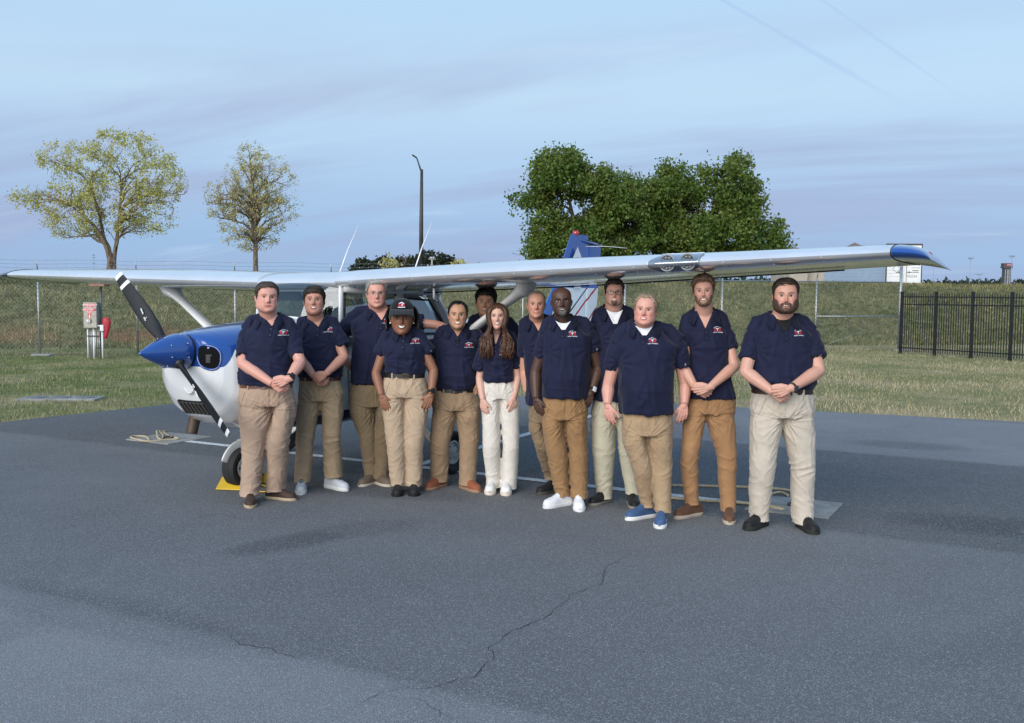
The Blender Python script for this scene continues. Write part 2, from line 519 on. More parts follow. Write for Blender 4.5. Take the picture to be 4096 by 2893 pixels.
def build_apron():
    pts = [np.array([-41.7, -40.0])]
    for t in np.linspace(-60, 0.6, 240): pts.append(LE0 + LED * t)
    a = LE0 + LED * .6; b = np.array([-3.9, 17.0]); c = np.array([-1.2, 17.0])
    for q in bez(np.r_[a, 0], np.r_[b, 0], np.r_[c, 0], 20)[1:]: pts.append(q[:2])
    for t in np.linspace(-3.9, 60, 240): pts.append(RE0 + RED * t)
    pts.append(np.array([60.0, -40.0]))
    p = np.array(pts)
    nz = noise3(np.c_[p * 2.3, np.zeros(len(p))]); nz2 = noise3(np.c_[p * 9, np.ones(len(p))])
    p[2:-2] += np.c_[nz, nz2][2:-2] * .05
    mb = MB(); mb.add(np.c_[p, np.zeros(len(p))], [tuple(range(len(p) - 1, -1, -1))])
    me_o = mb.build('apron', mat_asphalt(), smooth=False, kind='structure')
    tag(me_o, 'blue-grey asphalt parking apron with faint paving lanes and cracks')
    return me_o
APRON = build_apron()
M_CRACK = pm('crack_filler', (.026, .026, .027), .95, spec=.1)
def crack(px, w0, seed, parent):
    P = np.array([on_ground(*q)[:2] for q in px])
    n = max(24, int(np.linalg.norm(np.diff(P, axis=0), axis=1).sum() / .035))
    L_ = spline(np.c_[P, np.zeros(len(P))], n)[:, :2]
    L_ += np.c_[noise3(np.c_[L_ * 3.5, np.full(n, seed)]), noise3(np.c_[L_ * 3.5, np.full(n, seed + 5)])] * .075
    L_ += np.c_[noise3(np.c_[L_ * 14, np.full(n, seed)]), noise3(np.c_[L_ * 14, np.full(n, seed + 3)])] * .03
    d = np.gradient(L_, axis=0); d /= np.linalg.norm(d, axis=1, keepdims=True); nn = np.c_[-d[:, 1], d[:, 0]]
    w = w0 * (0.35 + 0.65 * np.abs(noise3(np.c_[L_ * 6, np.full(n, seed + 9)])) * 1.6) * np.minimum(1, np.minimum(np.arange(n), np.arange(n)[::-1]) / 8 + .1)
    G = np.stack([np.c_[L_ - nn * w[:, None], np.full(n, .004)], np.c_[L_ + nn * w[:, None], np.full(n, .004)]], 1)
    MB().grid(G).build('crack', M_CRACK, parent, False)
crack([(2524, 2204), (2444, 2285), (2310, 2374), (2212, 2445), (2025, 2543), (1918, 2660), (1802, 2731), (1552, 2775), (1320, 2891)], .0024, 1, APRON)
crack([(1552, 2775), (1700, 2830), (1830, 2880)], .0020, 2, APRON)
crack([(1300, 2660), (1060, 2600), (880, 2530)], .003, 3, APRON)
crack([(760, 2080), (880, 2060), (985, 2075)], .003, 5, APRON)

def mat_line():
    t = MT('line_paint')
    v = t.coord('Object')
    n = t.noise(v, 11., 6, .7); g = t.noise(v, 90., 3, .6)
    c = t.mix(t.math('MULTIPLY', t.ramp(g, .35, .6), t.ramp(n, .26, .48)), (.22, .23, .24), (.76, .77, .76))
    t.base(c).rough(.8)
    t.bump(g, .4, .004)
    return t.m
M_LINE = mat_line()
def ground_strip(name, a, b, w, z, m, parent, seed=0):
    n = max(8, int(np.linalg.norm(b - a) / .05))
    L_ = a + (b - a) * np.linspace(0, 1, n)[:, None]
    d = unit(b - a); nn = np.array([-d[1], d[0]])
    j = noise3(np.c_[L_ * 12, np.full(n, seed)])[:, None] * .006
    k = noise3(np.c_[L_ * 12, np.full(n, seed + 4)])[:, None] * .006
    G = np.stack([np.c_[L_ - nn * (w / 2 + j), np.full(n, z)], np.c_[L_ + nn * (w / 2 + k), np.full(n, z)]], 1)
    return MB().grid(G).build(name, m, parent, False)
ground_strip('painted_line', np.array([-3.86, 11.36]), np.array([2.05, 8.08]), .115, .005, M_LINE, APRON)
ground_strip('painted_line', np.array([-.93, 9.86]), np.array([1.55, 14.7]), .11, .006, M_LINE, APRON, 3)

M_CONC = None
def mat_concrete():
    t = MT('concrete')
    v = t.coord('Object')
    n = t.noise(v, 5., 6, .65); g = t.noise(v, 120., 3, .6)
    c = t.mix(t.ramp(n, .3, .7), (.20, .20, .185), (.34, .335, .31))
    t.base(t.mix(t.ramp(g, .35, .6), t.mix(.35, c, (.05, .05, .05)), c)).rough(.9)
    t.bump(t.math('ADD', n, g), .4, .004)
    return t.m
M_CONC = mat_concrete()
M_RUST = pm('rusty_steel', (.10, .075, .06), .75, .4, .4, 30, .4, 90)
M_ROPE = pm('rope_fibre', (.44, .37, .24), .9, 0, .25, 40, .8, 160)
def pad(cx, cy, ang, size, label):
    o = MB().bevbox((0, 0, .012 - .02), (size, size * .95, .04), .006).build('concrete_pad', M_CONC, None, False)
    o.location = (cx, cy, 0); o.rotation_euler = (0, 0, ang)
    tag(o, label, kind='structure')
    r = MB()
    a = np.linspace(0, 2 * PI, 20)
    r.tube(np.c_[np.cos(a) * .05, np.sin(a) * .05, np.full(20, .022)], .009, 6)
    r.build('tie_down_ring', M_RUST, o)
    return o
pad(-4.02, 11.5, -.5, .70, 'square concrete tie-down pad under the coiled rope by the propeller')
pad(2.33, 8.02, -.5, .66, 'square concrete tie-down pad behind the bearded man at the end of the row')
def rope(px, label, lift=None, r=.0105):
    P = np.array([on_ground(*q) for q in px])
    P[:, 2] = r + .006
    if lift is not None: P[:, 2] += np.array(lift)
    p = spline(P, len(px) * 9)
    p[:, :2] += np.c_[noise3(p * 5), noise3(p * 5, 3)] * .012
    p[:, 2] = np.maximum(p[:, 2], r + .005)
    o = MB().tube(p, r, 7).build('rope', M_ROPE)
    tag(o, label, 'rope')
    return o
rope([(668, 1731), (640, 1738), (628, 1748), (632, 1762), (648, 1763), (650, 1752), (640, 1744), (655, 1741), (680, 1752), (705, 1757), (712, 1762), (660, 1766), (590, 1771), (545, 1763), (524, 1755), (540, 1750), (580, 1752), (598, 1765)],
     'pale rope lying coiled on the concrete pad in front of the propeller', [0, .02, .05, .02, 0, .02, .04, .02, .0, 0, 0, 0, 0, 0, 0, 0, 0, 0])
rope([(2600, 1946), (2690, 1948), (2800, 1950), (2900, 1953), (2995, 1956), (3080, 1960), (3150, 1968), (3200, 1990), (3175, 2040)], 'pale rope stretched straight between the trouser legs at the far end of the row')
rope([(2610, 1988), (2690, 2000), (2800, 2009), (2900, 2014), (3000, 2022), (3060, 2030), (3110, 2036), (3140, 2045)], 'pale rope lying along the edge of the white line to the ring')
rope([(3152, 1990), (3130, 1978), (3110, 1976), (3085, 1983), (3060, 1990), (3040, 2010), (3080, 2034), (3135, 2046)], 'short loop of rope beside the ring of the pad')

# grass blades: one object nobody could count
def blades():
    rng = np.random.RandomState(3)
    V, Cc = [], []
    def add(n, ylo, yhi, slo, shi, w, h, kind):
        y = ylo + (yhi - ylo) * rng.rand(n) ** .8
        x = (rng.rand(n) * 2 - 1) * (y * .56 + 1.0)
        s = berm_s(x, y); e = off_apron(x, y)
        k = (e > -.02) & (s > slo) & (s < shi)
        x, y, s, e = x[k], y[k], s[k], e[k]
        n = len(x)
        z = ground_z(x, y)
        P = np.c_[x, y, z]
        n1 = noise3(P * .5); n2 = noise3(P * 2.1, 5); n3 = rng.rand(n)
        if kind == 0:
            dry = .28 + .38 * sstep(x, -6, 5) + .60 * sstep(e, 3.0, .3) * sstep(x, -7, 1) + n1 * .55 + n2 * .30 + (n3 - .5) * .35
        else:
            dry = .36 + n1 * .6 + n2 * .35 + (n3 - .5) * .5
        dry = np.clip(dry, 0, 1)[:, None]
        gcol = np.array([.095, .135, .032]) * (.7 + .7 * n3[:, None])
        dcol = np.array([.41, .345, .215]) * (.65 + .6 * n3[:, None])
        if kind: dcol = np.array([.32, .27, .14]) * (.6 + .6 * n3[:, None]); gcol = np.array([.070, .094, .026]) * (.5 + .9 * n3[:, None]) * (1 + .7 * n1[:, None])
        col = gcol * (1 - dry) + dcol * dry
        hh = h * (.45 + .9 * rng.rand(n)) * (1 + .5 * n1)
        hh = hh * (1 - .55 * sstep(s, 1.5, 3.2) * (kind == 0))
        a = rng.rand(n) * 2 * PI
        dx, dy = np.cos(a) * w / 2, np.sin(a) * w / 2
        lean = (rng.rand(n, 2) - .5) * hh[:, None] * 1.2
        b0 = np.c_[x - dx, y - dy, z - .01]; b1 = np.c_[x + dx, y + dy, z - .01]
        t = np.c_[x + lean[:, 0], y + lean[:, 1], z + hh]
        V.append(np.stack([b0, b1, t], 1).reshape(-1, 3)); Cc.append(np.repeat(col, 3, 0))
    add(120000, 11.5, 34, -40, 3.2, .014, .055, 0)
    add(110000, 28, 50, 3.0, 15, .030, .13, 1)
    v = np.concatenate(V); c = np.concatenate(Cc)
    n = len(v) // 3
    me = bpy.data.meshes.new('grass')
    me.from_pydata(v.tolist(), [], np.arange(n * 3).reshape(-1, 3).tolist())
    setcol(me, c)
    t = MT('grass_blade'); t.base(t.attr()).rough(.8).set(Specular_IOR_Level=.2)
    me.materials.append(t.m)
    o = link('grass', me, None, False, 'stuff')
    tag(o, 'short patchy green and straw coloured grass of the lawn and the bank', 'grass')
blades()
# ------------------------------------------------------------------ fences
M_GALV = pm('galvanised_steel', (.36, .37, .38), .45, .75, .2, 12, .1, 200)
M_BLACK = pm('black_powder_coat', (.010, .010, .011), .45, 0, .3, 8, .15, 150, spec=.5)
M_WHITEP = pm('white_paint', (.74, .74, .73), .35, 0, .06, 5)
M_DARK = pm('dark_plastic', (.012, .012, .013), .5, 0, .3, 10)
def fence_xy(px):
    """where the line of sight through picture column px meets the fence line"""
    d = ray(px, 1180.0); d = d[:2] / d[1]
    A = np.array([[d[0], -FT[0]], [d[1], -FT[1]]])
    t, s = np.linalg.solve(A, FENCE_A)
    return FENCE_A + FT * s
def chain_link():
    f = empty('chain_link_fence', (FENCE_A[0], FENCE_A[1], 0), 0, 'tall galvanised chain link fence with wire strands running along the foot of the grassy bank', 'fence')
    O = np.array([FENCE_A[0], FENCE_A[1], 0])
    H = 2.12
    pxs = [-560, -235, 153, 547, 940, 1325, 1710, 2092, 2500, 2889, 3266, 3602]
    P = [fence_xy(p) for p in pxs]
    post = None
    for i, p in enumerate(P):
        last = i == len(P) - 1
        mb = MB()
        r = .045 if last else .03
        h = 2.62 if last else H + .08
        mb.tube([[0, 0, -.1], [0, 0, h]], r, 10)
        mb.ell([0, 0, h], (r * 1.1, r * 1.1, r * .7), None, 10, 4)
        if not last:   # angled arm that carries the wires
            mb.tube([[0, 0, h], [-FN[0] * .10, -FN[1] * .10, h + .30]], [.016, .012], 6)
        if post is None or last:
            o = mb.build('post', M_GALV, f)
            if last: tag(o, 'thick end post beside the black fence')
            else: post = o
        else: o = inst(post, f)
        o.location = (p[0] - O[0], p[1] - O[1], 0)
    # rails
    def pipe(a, b, za, zb, r, name):
        d = np.r_[b - a, zb - za]
        o = MB().tube([[0, 0, 0], d], r, 8).build(name, M_GALV, f)
        o.location = (a[0] - O[0], a[1] - O[1], za)
        return o
    pipe(P[0], P[-1], H, H, .020, 'top_rail')
    pipe(P[-2], P[-1], 1.06, 1.06, .020, 'brace_rail')
    pipe(P[-2], P[-1], .05, 1.03, .004, 'brace_wire')
    # wire fabric: each wire is one straight diagonal of the diamonds
    L_ = np.linalg.norm(P[-1] - P[0])
    mb = MB()
    tri = np.array([[0, .0020], [.0017, -.0010], [-.0017, -.0010]])
    st = .105
    for sgn in (1, -1):
        k = -H
        while k < L_ + H:
            a0, z0 = (k, .04) if sgn > 0 else (k, H)
            b0, z1 = (k + H - .04, H) if sgn > 0 else (k + H - .04, .04)
            # clip in length
            if b0 > 0 and a0 < L_:
                t0 = max(0, -a0 / (b0 - a0)); t1 = min(1, (L_ - a0) / (b0 - a0))
                pa = np.array([a0 + (b0 - a0) * t0, z0 + (z1 - z0) * t0]); pb = np.array([a0 + (b0 - a0) * t1, z0 + (z1 - z0) * t1])
                R_ = []
                for q in (pa, pb):
                    base = np.r_[P[0] - O[:2] + FT * q[0] - FN * (.034 - .002 * sgn), q[1]]
                    R_.append(base + np.c_[FT[0] * tri[:, 0] + FN[0] * tri[:, 1], FT[1] * tri[:, 0] + FN[1] * tri[:, 1], tri[:, 1] * .0 + tri[:, 0] * sgn * -1])
                mb.loft(R_, False)
            k += st
    mb.build('wire_mesh', pm('weathered_wire', (.17, .18, .16), .6, .5), f, False, 'stuff')
    # strands of barbed wire
    for j, (zz, off) in enumerate(((H + .17, .03), (H + .27, .065), (H + .37, .095))):
        n = 120
        t = np.linspace(0, 1, n)
        base = P[0] + (P[-1] - P[0]) * t[:, None] - FN * off
        mb = MB()
        mb.tube(np.c_[base - O[:2], zz + .012 * np.cos(t * 2 * PI * 11)], .0032, 4)
        for i in range(n - 1):
            c = np.r_[base[i] - O[:2], zz + .012 * math.cos(t[i] * 2 * PI * 11)]
            mb.tube([c + [-.012, 0, -.026], c + [.012, 0, .026]], .003, 3)
        mb.build('barbed_wire', M_GALV, f, False)
    for p in (P[2], P[-1]): MB().bevbox((p[0] - O[0] + .1, p[1] - O[1] - .05, .0), (.5, .35, .06), .02).build('post_footing', M_CONC, f)
    return P
FPOSTS = chain_link()

def iron_fence():
    pts = [np.array([11.90, 29.9])]
    px = [(3613, 1409), (3737, 1422), (3878, 1435), (4039, 1442)]
    pts = [on_ground(a, b)[:2] for a, b in px]
    d = unit(pts[3] - pts[1])
    L_ = np.linalg.norm(pts[3] - pts[1]) / 2
    base = pts[3] - d * L_ * 3
    pts = [base + d * L_ * i for i in range(8)]
    f = empty('iron_fence', (base[0], base[1], 0), 0, 'black picket fence of square metal bars with three rails on the right', 'fence')
    H = 1.80
    post = picket = rail = None
    ang = math.atan2(d[1], d[0])
    for i, p in enumerate(pts):
        if post is None:
            mb = MB().box((0, 0, H / 2 - .02), (.075, .075, H + .06)); mb.box((0, 0, H + .02), (.085, .085, .03))
            post = o = mb.build('post', M_BLACK, f, False)
        else: o = inst(post, f)
        o.location = (p[0] - base[0], p[1] - base[1], 0); o.rotation_euler = (0, 0, ang)
        if i == len(pts) - 1: break
        for z in (.17, H - .34, H - .12):
            if rail is None:
                rail = o = MB().box((L_ / 2, 0, 0), (L_ - .076, .035, .036)).build('rail', M_BLACK, f, False)
            else: o = inst(rail, f)
            o.location = (p[0] - base[0], p[1] - base[1], z); o.rotation_euler = (0, 0, ang)
        n = 13
        for k in range(1, n + 1):
            q = p + d * (.04 + (L_ - .08) * k / (n + 1)) - base
            if picket is None:
                mb = MB().box((0, 0, H / 2), (.019, .019, H - .12))
                mb.loft([[[-.0095, -.0095, H - .06], [.0095, -.0095, H - .06], [.0095, .0095, H - .06], [-.0095, .0095, H - .06]],
                         [[-.002, -.002, H], [.002, -.002, H], [.002, .002, H], [-.002, .002, H]]])
                picket = o = mb.build('picket', M_BLACK, f, False)
            else: o = inst(picket, f)
            o.location = (q[0], q[1], .0); o.rotation_euler = (0, 0, ang)
iron_fence()

# ------------------------------------------------------------------ lettering
_TXT = {}
def text_geo(s, size=1.0, align='CENTER', spacing=1.0, bold=0.0):
    key = (s, align, spacing, bold)
    if key not in _TXT:
        c = bpy.data.curves.new('lettering', 'FONT')
        c.body = s; c.align_x = align; c.align_y = 'CENTER'; c.resolution_u = 2; c.space_character = spacing; c.offset = bold
        o = bpy.data.objects.new('lettering', c); COL.objects.link(o)
        dg = bpy.context.evaluated_depsgraph_get()
        me = bpy.data.meshes.new_from_object(o.evaluated_get(dg))
        v = getv(me); f = [tuple(p.vertices) for p in me.polygons]
        bpy.data.objects.remove(o); bpy.data.curves.remove(c); bpy.data.meshes.remove(me)
        _TXT[key] = (v[:, :2], f)
    v, f = _TXT[key]
    return v * size, f
def text_on(mb, s, c, ux, uz, size, mi=0, **k):
    """flat letters on the plane through c spanned by ux (reading direction) and uz (up)"""
    v, f = text_geo(s, size, **k)
    return mb.add(np.asarray(c, float) + v[:, :1] * np.asarray(ux, float) + v[:, 1:2] * np.asarray(uz, float), f, mi)

# ------------------------------------------------------------------ emergency fuel shut-off station
def fuel_station():
    g = on_ground(390, 1432)
    s = F_PX / g[1]
    t = empty('fuel_shutoff_station', g, 0, 'metal emergency fuel shutoff box on conduits with red lettered panel before the chain link fence', 'control box')
    M_BOX = pm('grey_steel_box', (.30, .29, .26), .5, .35, .2, 8, .1, 100)
    M_RED = pm('red_sign', (.50, .025, .035), .5, 0, .12, 8)
    M_PVC = pm('white_pvc', (.66, .67, .68), .4, 0, .08, 6)
    M_TXT = pm('white_letters', (.85, .85, .85), .5, 0, .03, 8)
    M_PIPE = pm('conduit_pipe', (.36, .36, .34), .45, .55, .25, 14)
    def X(px): return (px - 390) / s
    def Z(py): return (1432 - py) / s
    # box: px 345..400 by 1208..1313
    o = MB().bevbox((X(371.5), 0, Z(1261)), (55 / s, .20, 104 / s), .008).build('cabinet', M_BOX, t, 30)
    o2 = MB().bevbox((X(371.5), -.106, Z(1261)), (51 / s, .012, 99 / s), .004).build('door', M_BOX, t, 30)
    y = -.1135
    lab = MB()
    lab.box((X(372), y, Z(1220)), (46 / s, .002, 11 / s)); lab.box((X(370), y, Z(1229.5)), (22 / s, .002, 7 / s))
    lab.box((X(371), y, Z(1239)), (50 / s, .002, 8.5 / s)); lab.box((X(370), y, Z(1248)), (24 / s, .002, 8 / s)); lab.box((X(370), y, Z(1263)), (10 / s, .002, 20 / s))
    lab.build('red_label', M_RED, o2, False)
    tx = MB(); u, w = (1, 0, 0), (0, 0, 1)
    for st, a, b, h in (('EMERGENCY', 372, 1220, 9.5), ('FUEL', 370, 1229.5, 8.5), ('SHUTOFF', 364, 1239, 9.5), ('PUSH', 370, 1248, 8.5)):
        text_on(tx, st, (X(a), y - .0025, Z(b)), u, w, h / s * 1.05, bold=.012)
    tx.box((X(370), y - .003, Z(1261)), (2 / s, .001, 13 / s))
    tx.add([[X(366), y - .003, Z(1266)], [X(374), y - .003, Z(1266)], [X(370), y - .003, Z(1272)]], [(0, 1, 2)])
    tx.build('lettering', M_TXT, o2, False)
    b = MB().bevbox((X(368), -.13, Z(1283)), (15 / s, .04, 17 / s), .008).build('push_button_housing', M_PIPE, o2, 30)
    MB().ell((X(365), -.155, Z(1283)), (.03, .018, .03)).build('push_button', M_TXT, b)
    for i, (px, r, top, m) in enumerate(((354.5, .020, 1312, M_PVC), (363, .016, 1312, M_PIPE), (370, .014, 1312, M_PIPE), (378, .032, 1312, M_PVC), (386, .014, 1312, M_PIPE), (392, .014, 1312, M_PIPE), (400, .016, 1312, M_PIPE))):
        MB().tube([[X(px), -.02 + .02 * (i % 2), -.03], [X(px), -.02 + .02 * (i % 2), Z(top)]], r, 8).build('conduit', m, t)
    MB().box((X(380), -.045, Z(1344)), (52 / s, .012, 4 / s)).build('strap', M_DARK, t, False)
    MB().box((X(398), -.045, Z(1392)), (22 / s, .012, 4 / s)).build('strap', M_DARK, t, False)
    pl = MB(); pl.tube([[X(402), .10, -.05], [X(402), .10, Z(1148)]], .035, 8)
    pl.build('pole', pm('green_grey_post', (.10, .12, .10), .6, .2), t)
    MB().bevbox((X(401), .05, Z(1141)), (62 / s, .35, .07), .01).build('pole_head', pm('rust_red_plate', (.26, .13, .09), .7), t, 30)
    v = MB(); v.tube([[X(414), -.04, -.03], [X(414), -.04, Z(1325)]], .024, 10)
    v.build('vent_pipe', M_PVC, t)
    v = MB(); v.bevbox((X(415), -.05, Z(1312)), (15 / s, .09, 26 / s), .012); v.tube([[X(409), -.07, Z(1303)], [X(399), -.07, Z(1303)]], .018, 8)
    v.build('vent_box', M_PVC, t, 40)
    # red bag hung on the post
    rings = []
    for k, (py, cx, hw) in enumerate(((1270, 424, 9), (1273, 429, 15), (1290, 430, 17), (1310, 429, 16), (1330, 427, 12), (1345, 425, 9), (1353, 425, 7))):
        a = np.arange(16) * 2 * PI / 16
        rr = hw / s * (1 + .10 * np.sin(a * 3 + k))
        rings.append(np.c_[X(cx) + rr * np.cos(a), -.02 + .5 * rr * np.sin(a), np.full(16, Z(py))])
    MB().loft(rings).build('hose_cover', pm('red_vinyl', (.36, .012, .03), .5, 0, .25, 14, .5, 30, .01), t)
fuel_station()
def lawn_slab():
    g = on_ground(245, 1594)
    t = empty('drain_slab', (g[0], g[1], -.018), R(3), 'flat concrete slab with three round lids set in the lawn', 'slab')
    MB().bevbox((0, 0, .0), (1.22, .50, .07), .01).build('slab', M_CONC, t, 30)
    ml = pm('lid_iron', (.16, .165, .17), .7, .3)
    for x in (-.38, .0, .38): MB().tube([[x, 0, .02], [x, 0, .045]], .16, 24).build('lid', ml, t, 30)
lawn_slab()

# ------------------------------------------------------------------ trees
def mat_leaf(name, a, b, c, rough=.5):
    t = MT(name)
    n = t.N('ShaderNodeNewGeometry')
    rnd = n.outputs['Random Per Island']
    v = t.coord('Object')
    k = t.noise(v, .9, 3, .6)
    col = t.mix(rnd, a, b)
    col = t.mix(t.math('MULTIPLY', t.ramp(k, .4, .65), .6), col, c)
    t.base(col).rough(rough).set(Specular_IOR_Level=.3)
    tr = t.N('ShaderNodeBsdfTranslucent'); t.L(col, tr.inputs[0])
    mx = t.N('ShaderNodeMixShader'); mx.inputs[0].default_value = .36
    t.L(t.b.outputs[0], mx.inputs[1]); t.L(tr.outputs[0], mx.inputs[2]); t.L(mx.outputs[0], t.out.inputs[0])
    return t.m
def mat_bark(name, a, b):
    t = MT(name); v = t.coord('Object', (9, 9, 1.6))
    n = t.noise(v, 2.2, 6, .65, .6)
    t.base(t.mix(t.ramp(n, .35, .65), a, b)).rough(.95).set(Specular_IOR_Level=.1)
    t.bump(n, .8, .05)
    return t.m
BARK = mat_bark('bark', (.085, .064, .046), (.26, .20, .145))
BARKD = mat_bark('dark_bark', (.030, .024, .018), (.09, .07, .05))
def leafmesh(P, size, rng, m, name, parent, droop=.3, kind=None, two=True):
    """each leaf a folded pair of triangles"""
    n = len(P)
    d = rng.normal(size=(n, 3)); d[:, 2] -= droop; d /= np.linalg.norm(d, axis=1, keepdims=True)
    u = np.cross(d, rng.normal(size=(n, 3))); u /= np.linalg.norm(u, axis=1, keepdims=True)
    nn = np.cross(d, u)
    l = size * (.6 + .8 * rng.rand(n))[:, None]
    a = P - d * l * .1; b = P + d * l; c = P + d * l * .45 + u * l * .36 + nn * l * .10; e = P + d * l * .45 - u * l * .36 + nn * l * .10
    V = np.stack([a, c, b, e], 1).reshape(-1, 3)
    i = np.arange(n)[:, None] * 4
    F = np.concatenate([i + [0, 1, 2], i + [0, 2, 3]], 1).reshape(-1, 3)
    me = bpy.data.meshes.new(name)
    me.vertices.add(len(V)); me.vertices.foreach_set('co', V.astype(np.float32).ravel())
    me.loops.add(F.size); me.loops.foreach_set('vertex_index', F.astype(np.int32).ravel())
    me.polygons.add(len(F)); me.polygons.foreach_set('loop_start', np.arange(0, F.size, 3, dtype=np.int32))
    me.update(calc_edges=True)
    me.materials.append(m)
    return link(name, me, parent, False, kind)
def tree(name, label, base, trunks, lobes, n1, n2, n3, nleaf, lsize, ml, mb_, seed, group, r0=.12, rise=.75, spread_leaf=.16, shell=.35, gap=-.15, gap_f=1.0, twig=.55):
    rng = np.random.RandomState(seed)
    t = empty(name, base, 0, label, 'tree', group)
    wood = MB()
    nodes = []                      # (path, radius) from which finer branches start
    lob = np.array([l[:6] for l in lobes], float)
    wts = np.array([l[3] * l[5] * l[4] for l in lobes]); wts /= wts.sum()
    def sample(n, rmin, rmax):
        out = []
        for _ in range(n):
            l = lob[rng.choice(len(lob), p=wts)]
            d = rng.normal(size=3); d /= np.linalg.norm(d)
            r = rmin + (rmax - rmin) * rng.rand() ** .6
            out.append(l[:3] + d * r * l[3:6])
        return np.array(out)
    tips = []
    for tr in trunks:
        p = spline(np.array(tr), 14)
        rr = np.linspace(r0, r0 * .32, 14) * (1 + .5 * np.exp(-np.arange(14) / 1.2))
        wood.tube(p, rr, 10)
        nodes.append((p, rr))
    def pool_arrays(pool, frm):
        P, T, Rr = [], [], []
        for p, rr in pool:
            i0 = int(len(p) * frm)
            P.append(p[i0:]); T.append(np.gradient(p, axis=0)[i0:]); Rr.append(rr[i0:])
        return np.concatenate(P), np.concatenate(T), np.concatenate(Rr)
    def branch(target, arr, r1, kink, reach=0.0):
        P, T, Rr = arr
        v = target - P; d = np.linalg.norm(v, axis=1)
        cost = np.abs(d - reach) + .9 * np.maximum(0, P[:, 2] - target[2] + .25 * d) + .12 * rng.rand(len(P)) * (1 + reach)
        i = np.argmin(cost); a, tg, r, d = P[i], T[i], Rr[i], d[i]
        tg = unit(unit(tg) * rise + unit(target - a) * .7 + [0, 0, .22])
        q = bez(a, a + tg * d * .5, target, max(4, int(5 + d * 2.5)))
        if len(q) > 2: q[1:-1] += rng.normal(size=(len(q) - 2, 3)) * kink * d
        ra = min(r * .8, r1)
        return q, np.linspace(ra, ra * .25, len(q)), d
    L1 = []
    pa = pool_arrays(nodes, .30)
    for tg in sample(n1, .55, .95):
        q, rr, d = branch(tg, pa, r0 * .55, .012, 1.6); wood.tube(q, rr, 7); L1.append((q, rr))
    L2 = []
    pa = pool_arrays(L1 + nodes, .25)
    for tg in sample(n2, .45, 1.0):
        q, rr, d = branch(tg, pa, r0 * .22, .02, .7); wood.tube(q, rr, 5, False); L2.append((q, rr))
    pts = []
    pa = pool_arrays(L2 + L1, .3)
    for tg in sample(n3, shell, 1.06):
        q, rr, d = branch(tg, pa, r0 * .10, .03, .2); wood.tube(q, np.maximum(rr * twig, .003), 3, False)
        k = max(2, nleaf // n3)
        i = rng.rand(k) ** .7 * (len(q) - 1.001)
        j = i.astype(int)
        pts.append(q[j] + (q[j + 1] - q[j]) * (i - j)[:, None] + rng.normal(size=(k, 3)) * spread_leaf)
    wood.build('trunk', mb_, t)
    P = np.concatenate(pts)
    keep = noise3(P * gap_f, seed) + .5 * noise3(P * gap_f * 2.6, seed + 1) > gap
    leafmesh(P[keep], lsize, rng, ml, 'crown', t, kind=None)
    return t
LEAF1 = mat_leaf('spring_leaf', (.42, .42, .09), (.56, .54, .18), (.46, .41, .12))
LEAF2 = mat_leaf('bronze_leaf', (.42, .39, .12), (.53, .50, .20), (.44, .36, .14))
LEAF3 = mat_leaf('green_leaf', (.055, .105, .016), (.13, .20, .038), (.18, .21, .045))
LEAFP = mat_leaf('pine_leaf', (.018, .030, .014), (.035, .050, .020), (.05, .05, .025))
def px_tree(depth, bx, by):
    """base of a tree at picture column bx, and a function giving its own x,z from picture positions"""
    b = at_depth(bx, by, depth)
    gz = float(ground_z(np.array([b[0]]), np.array([depth]))[0])
    base = np.array([b[0], depth, gz])
    def q(px, py, dy=0):
        w = at_depth(px, py, depth) - base
        return [w[0], dy, w[2]]
    return base, q, depth / F_PX
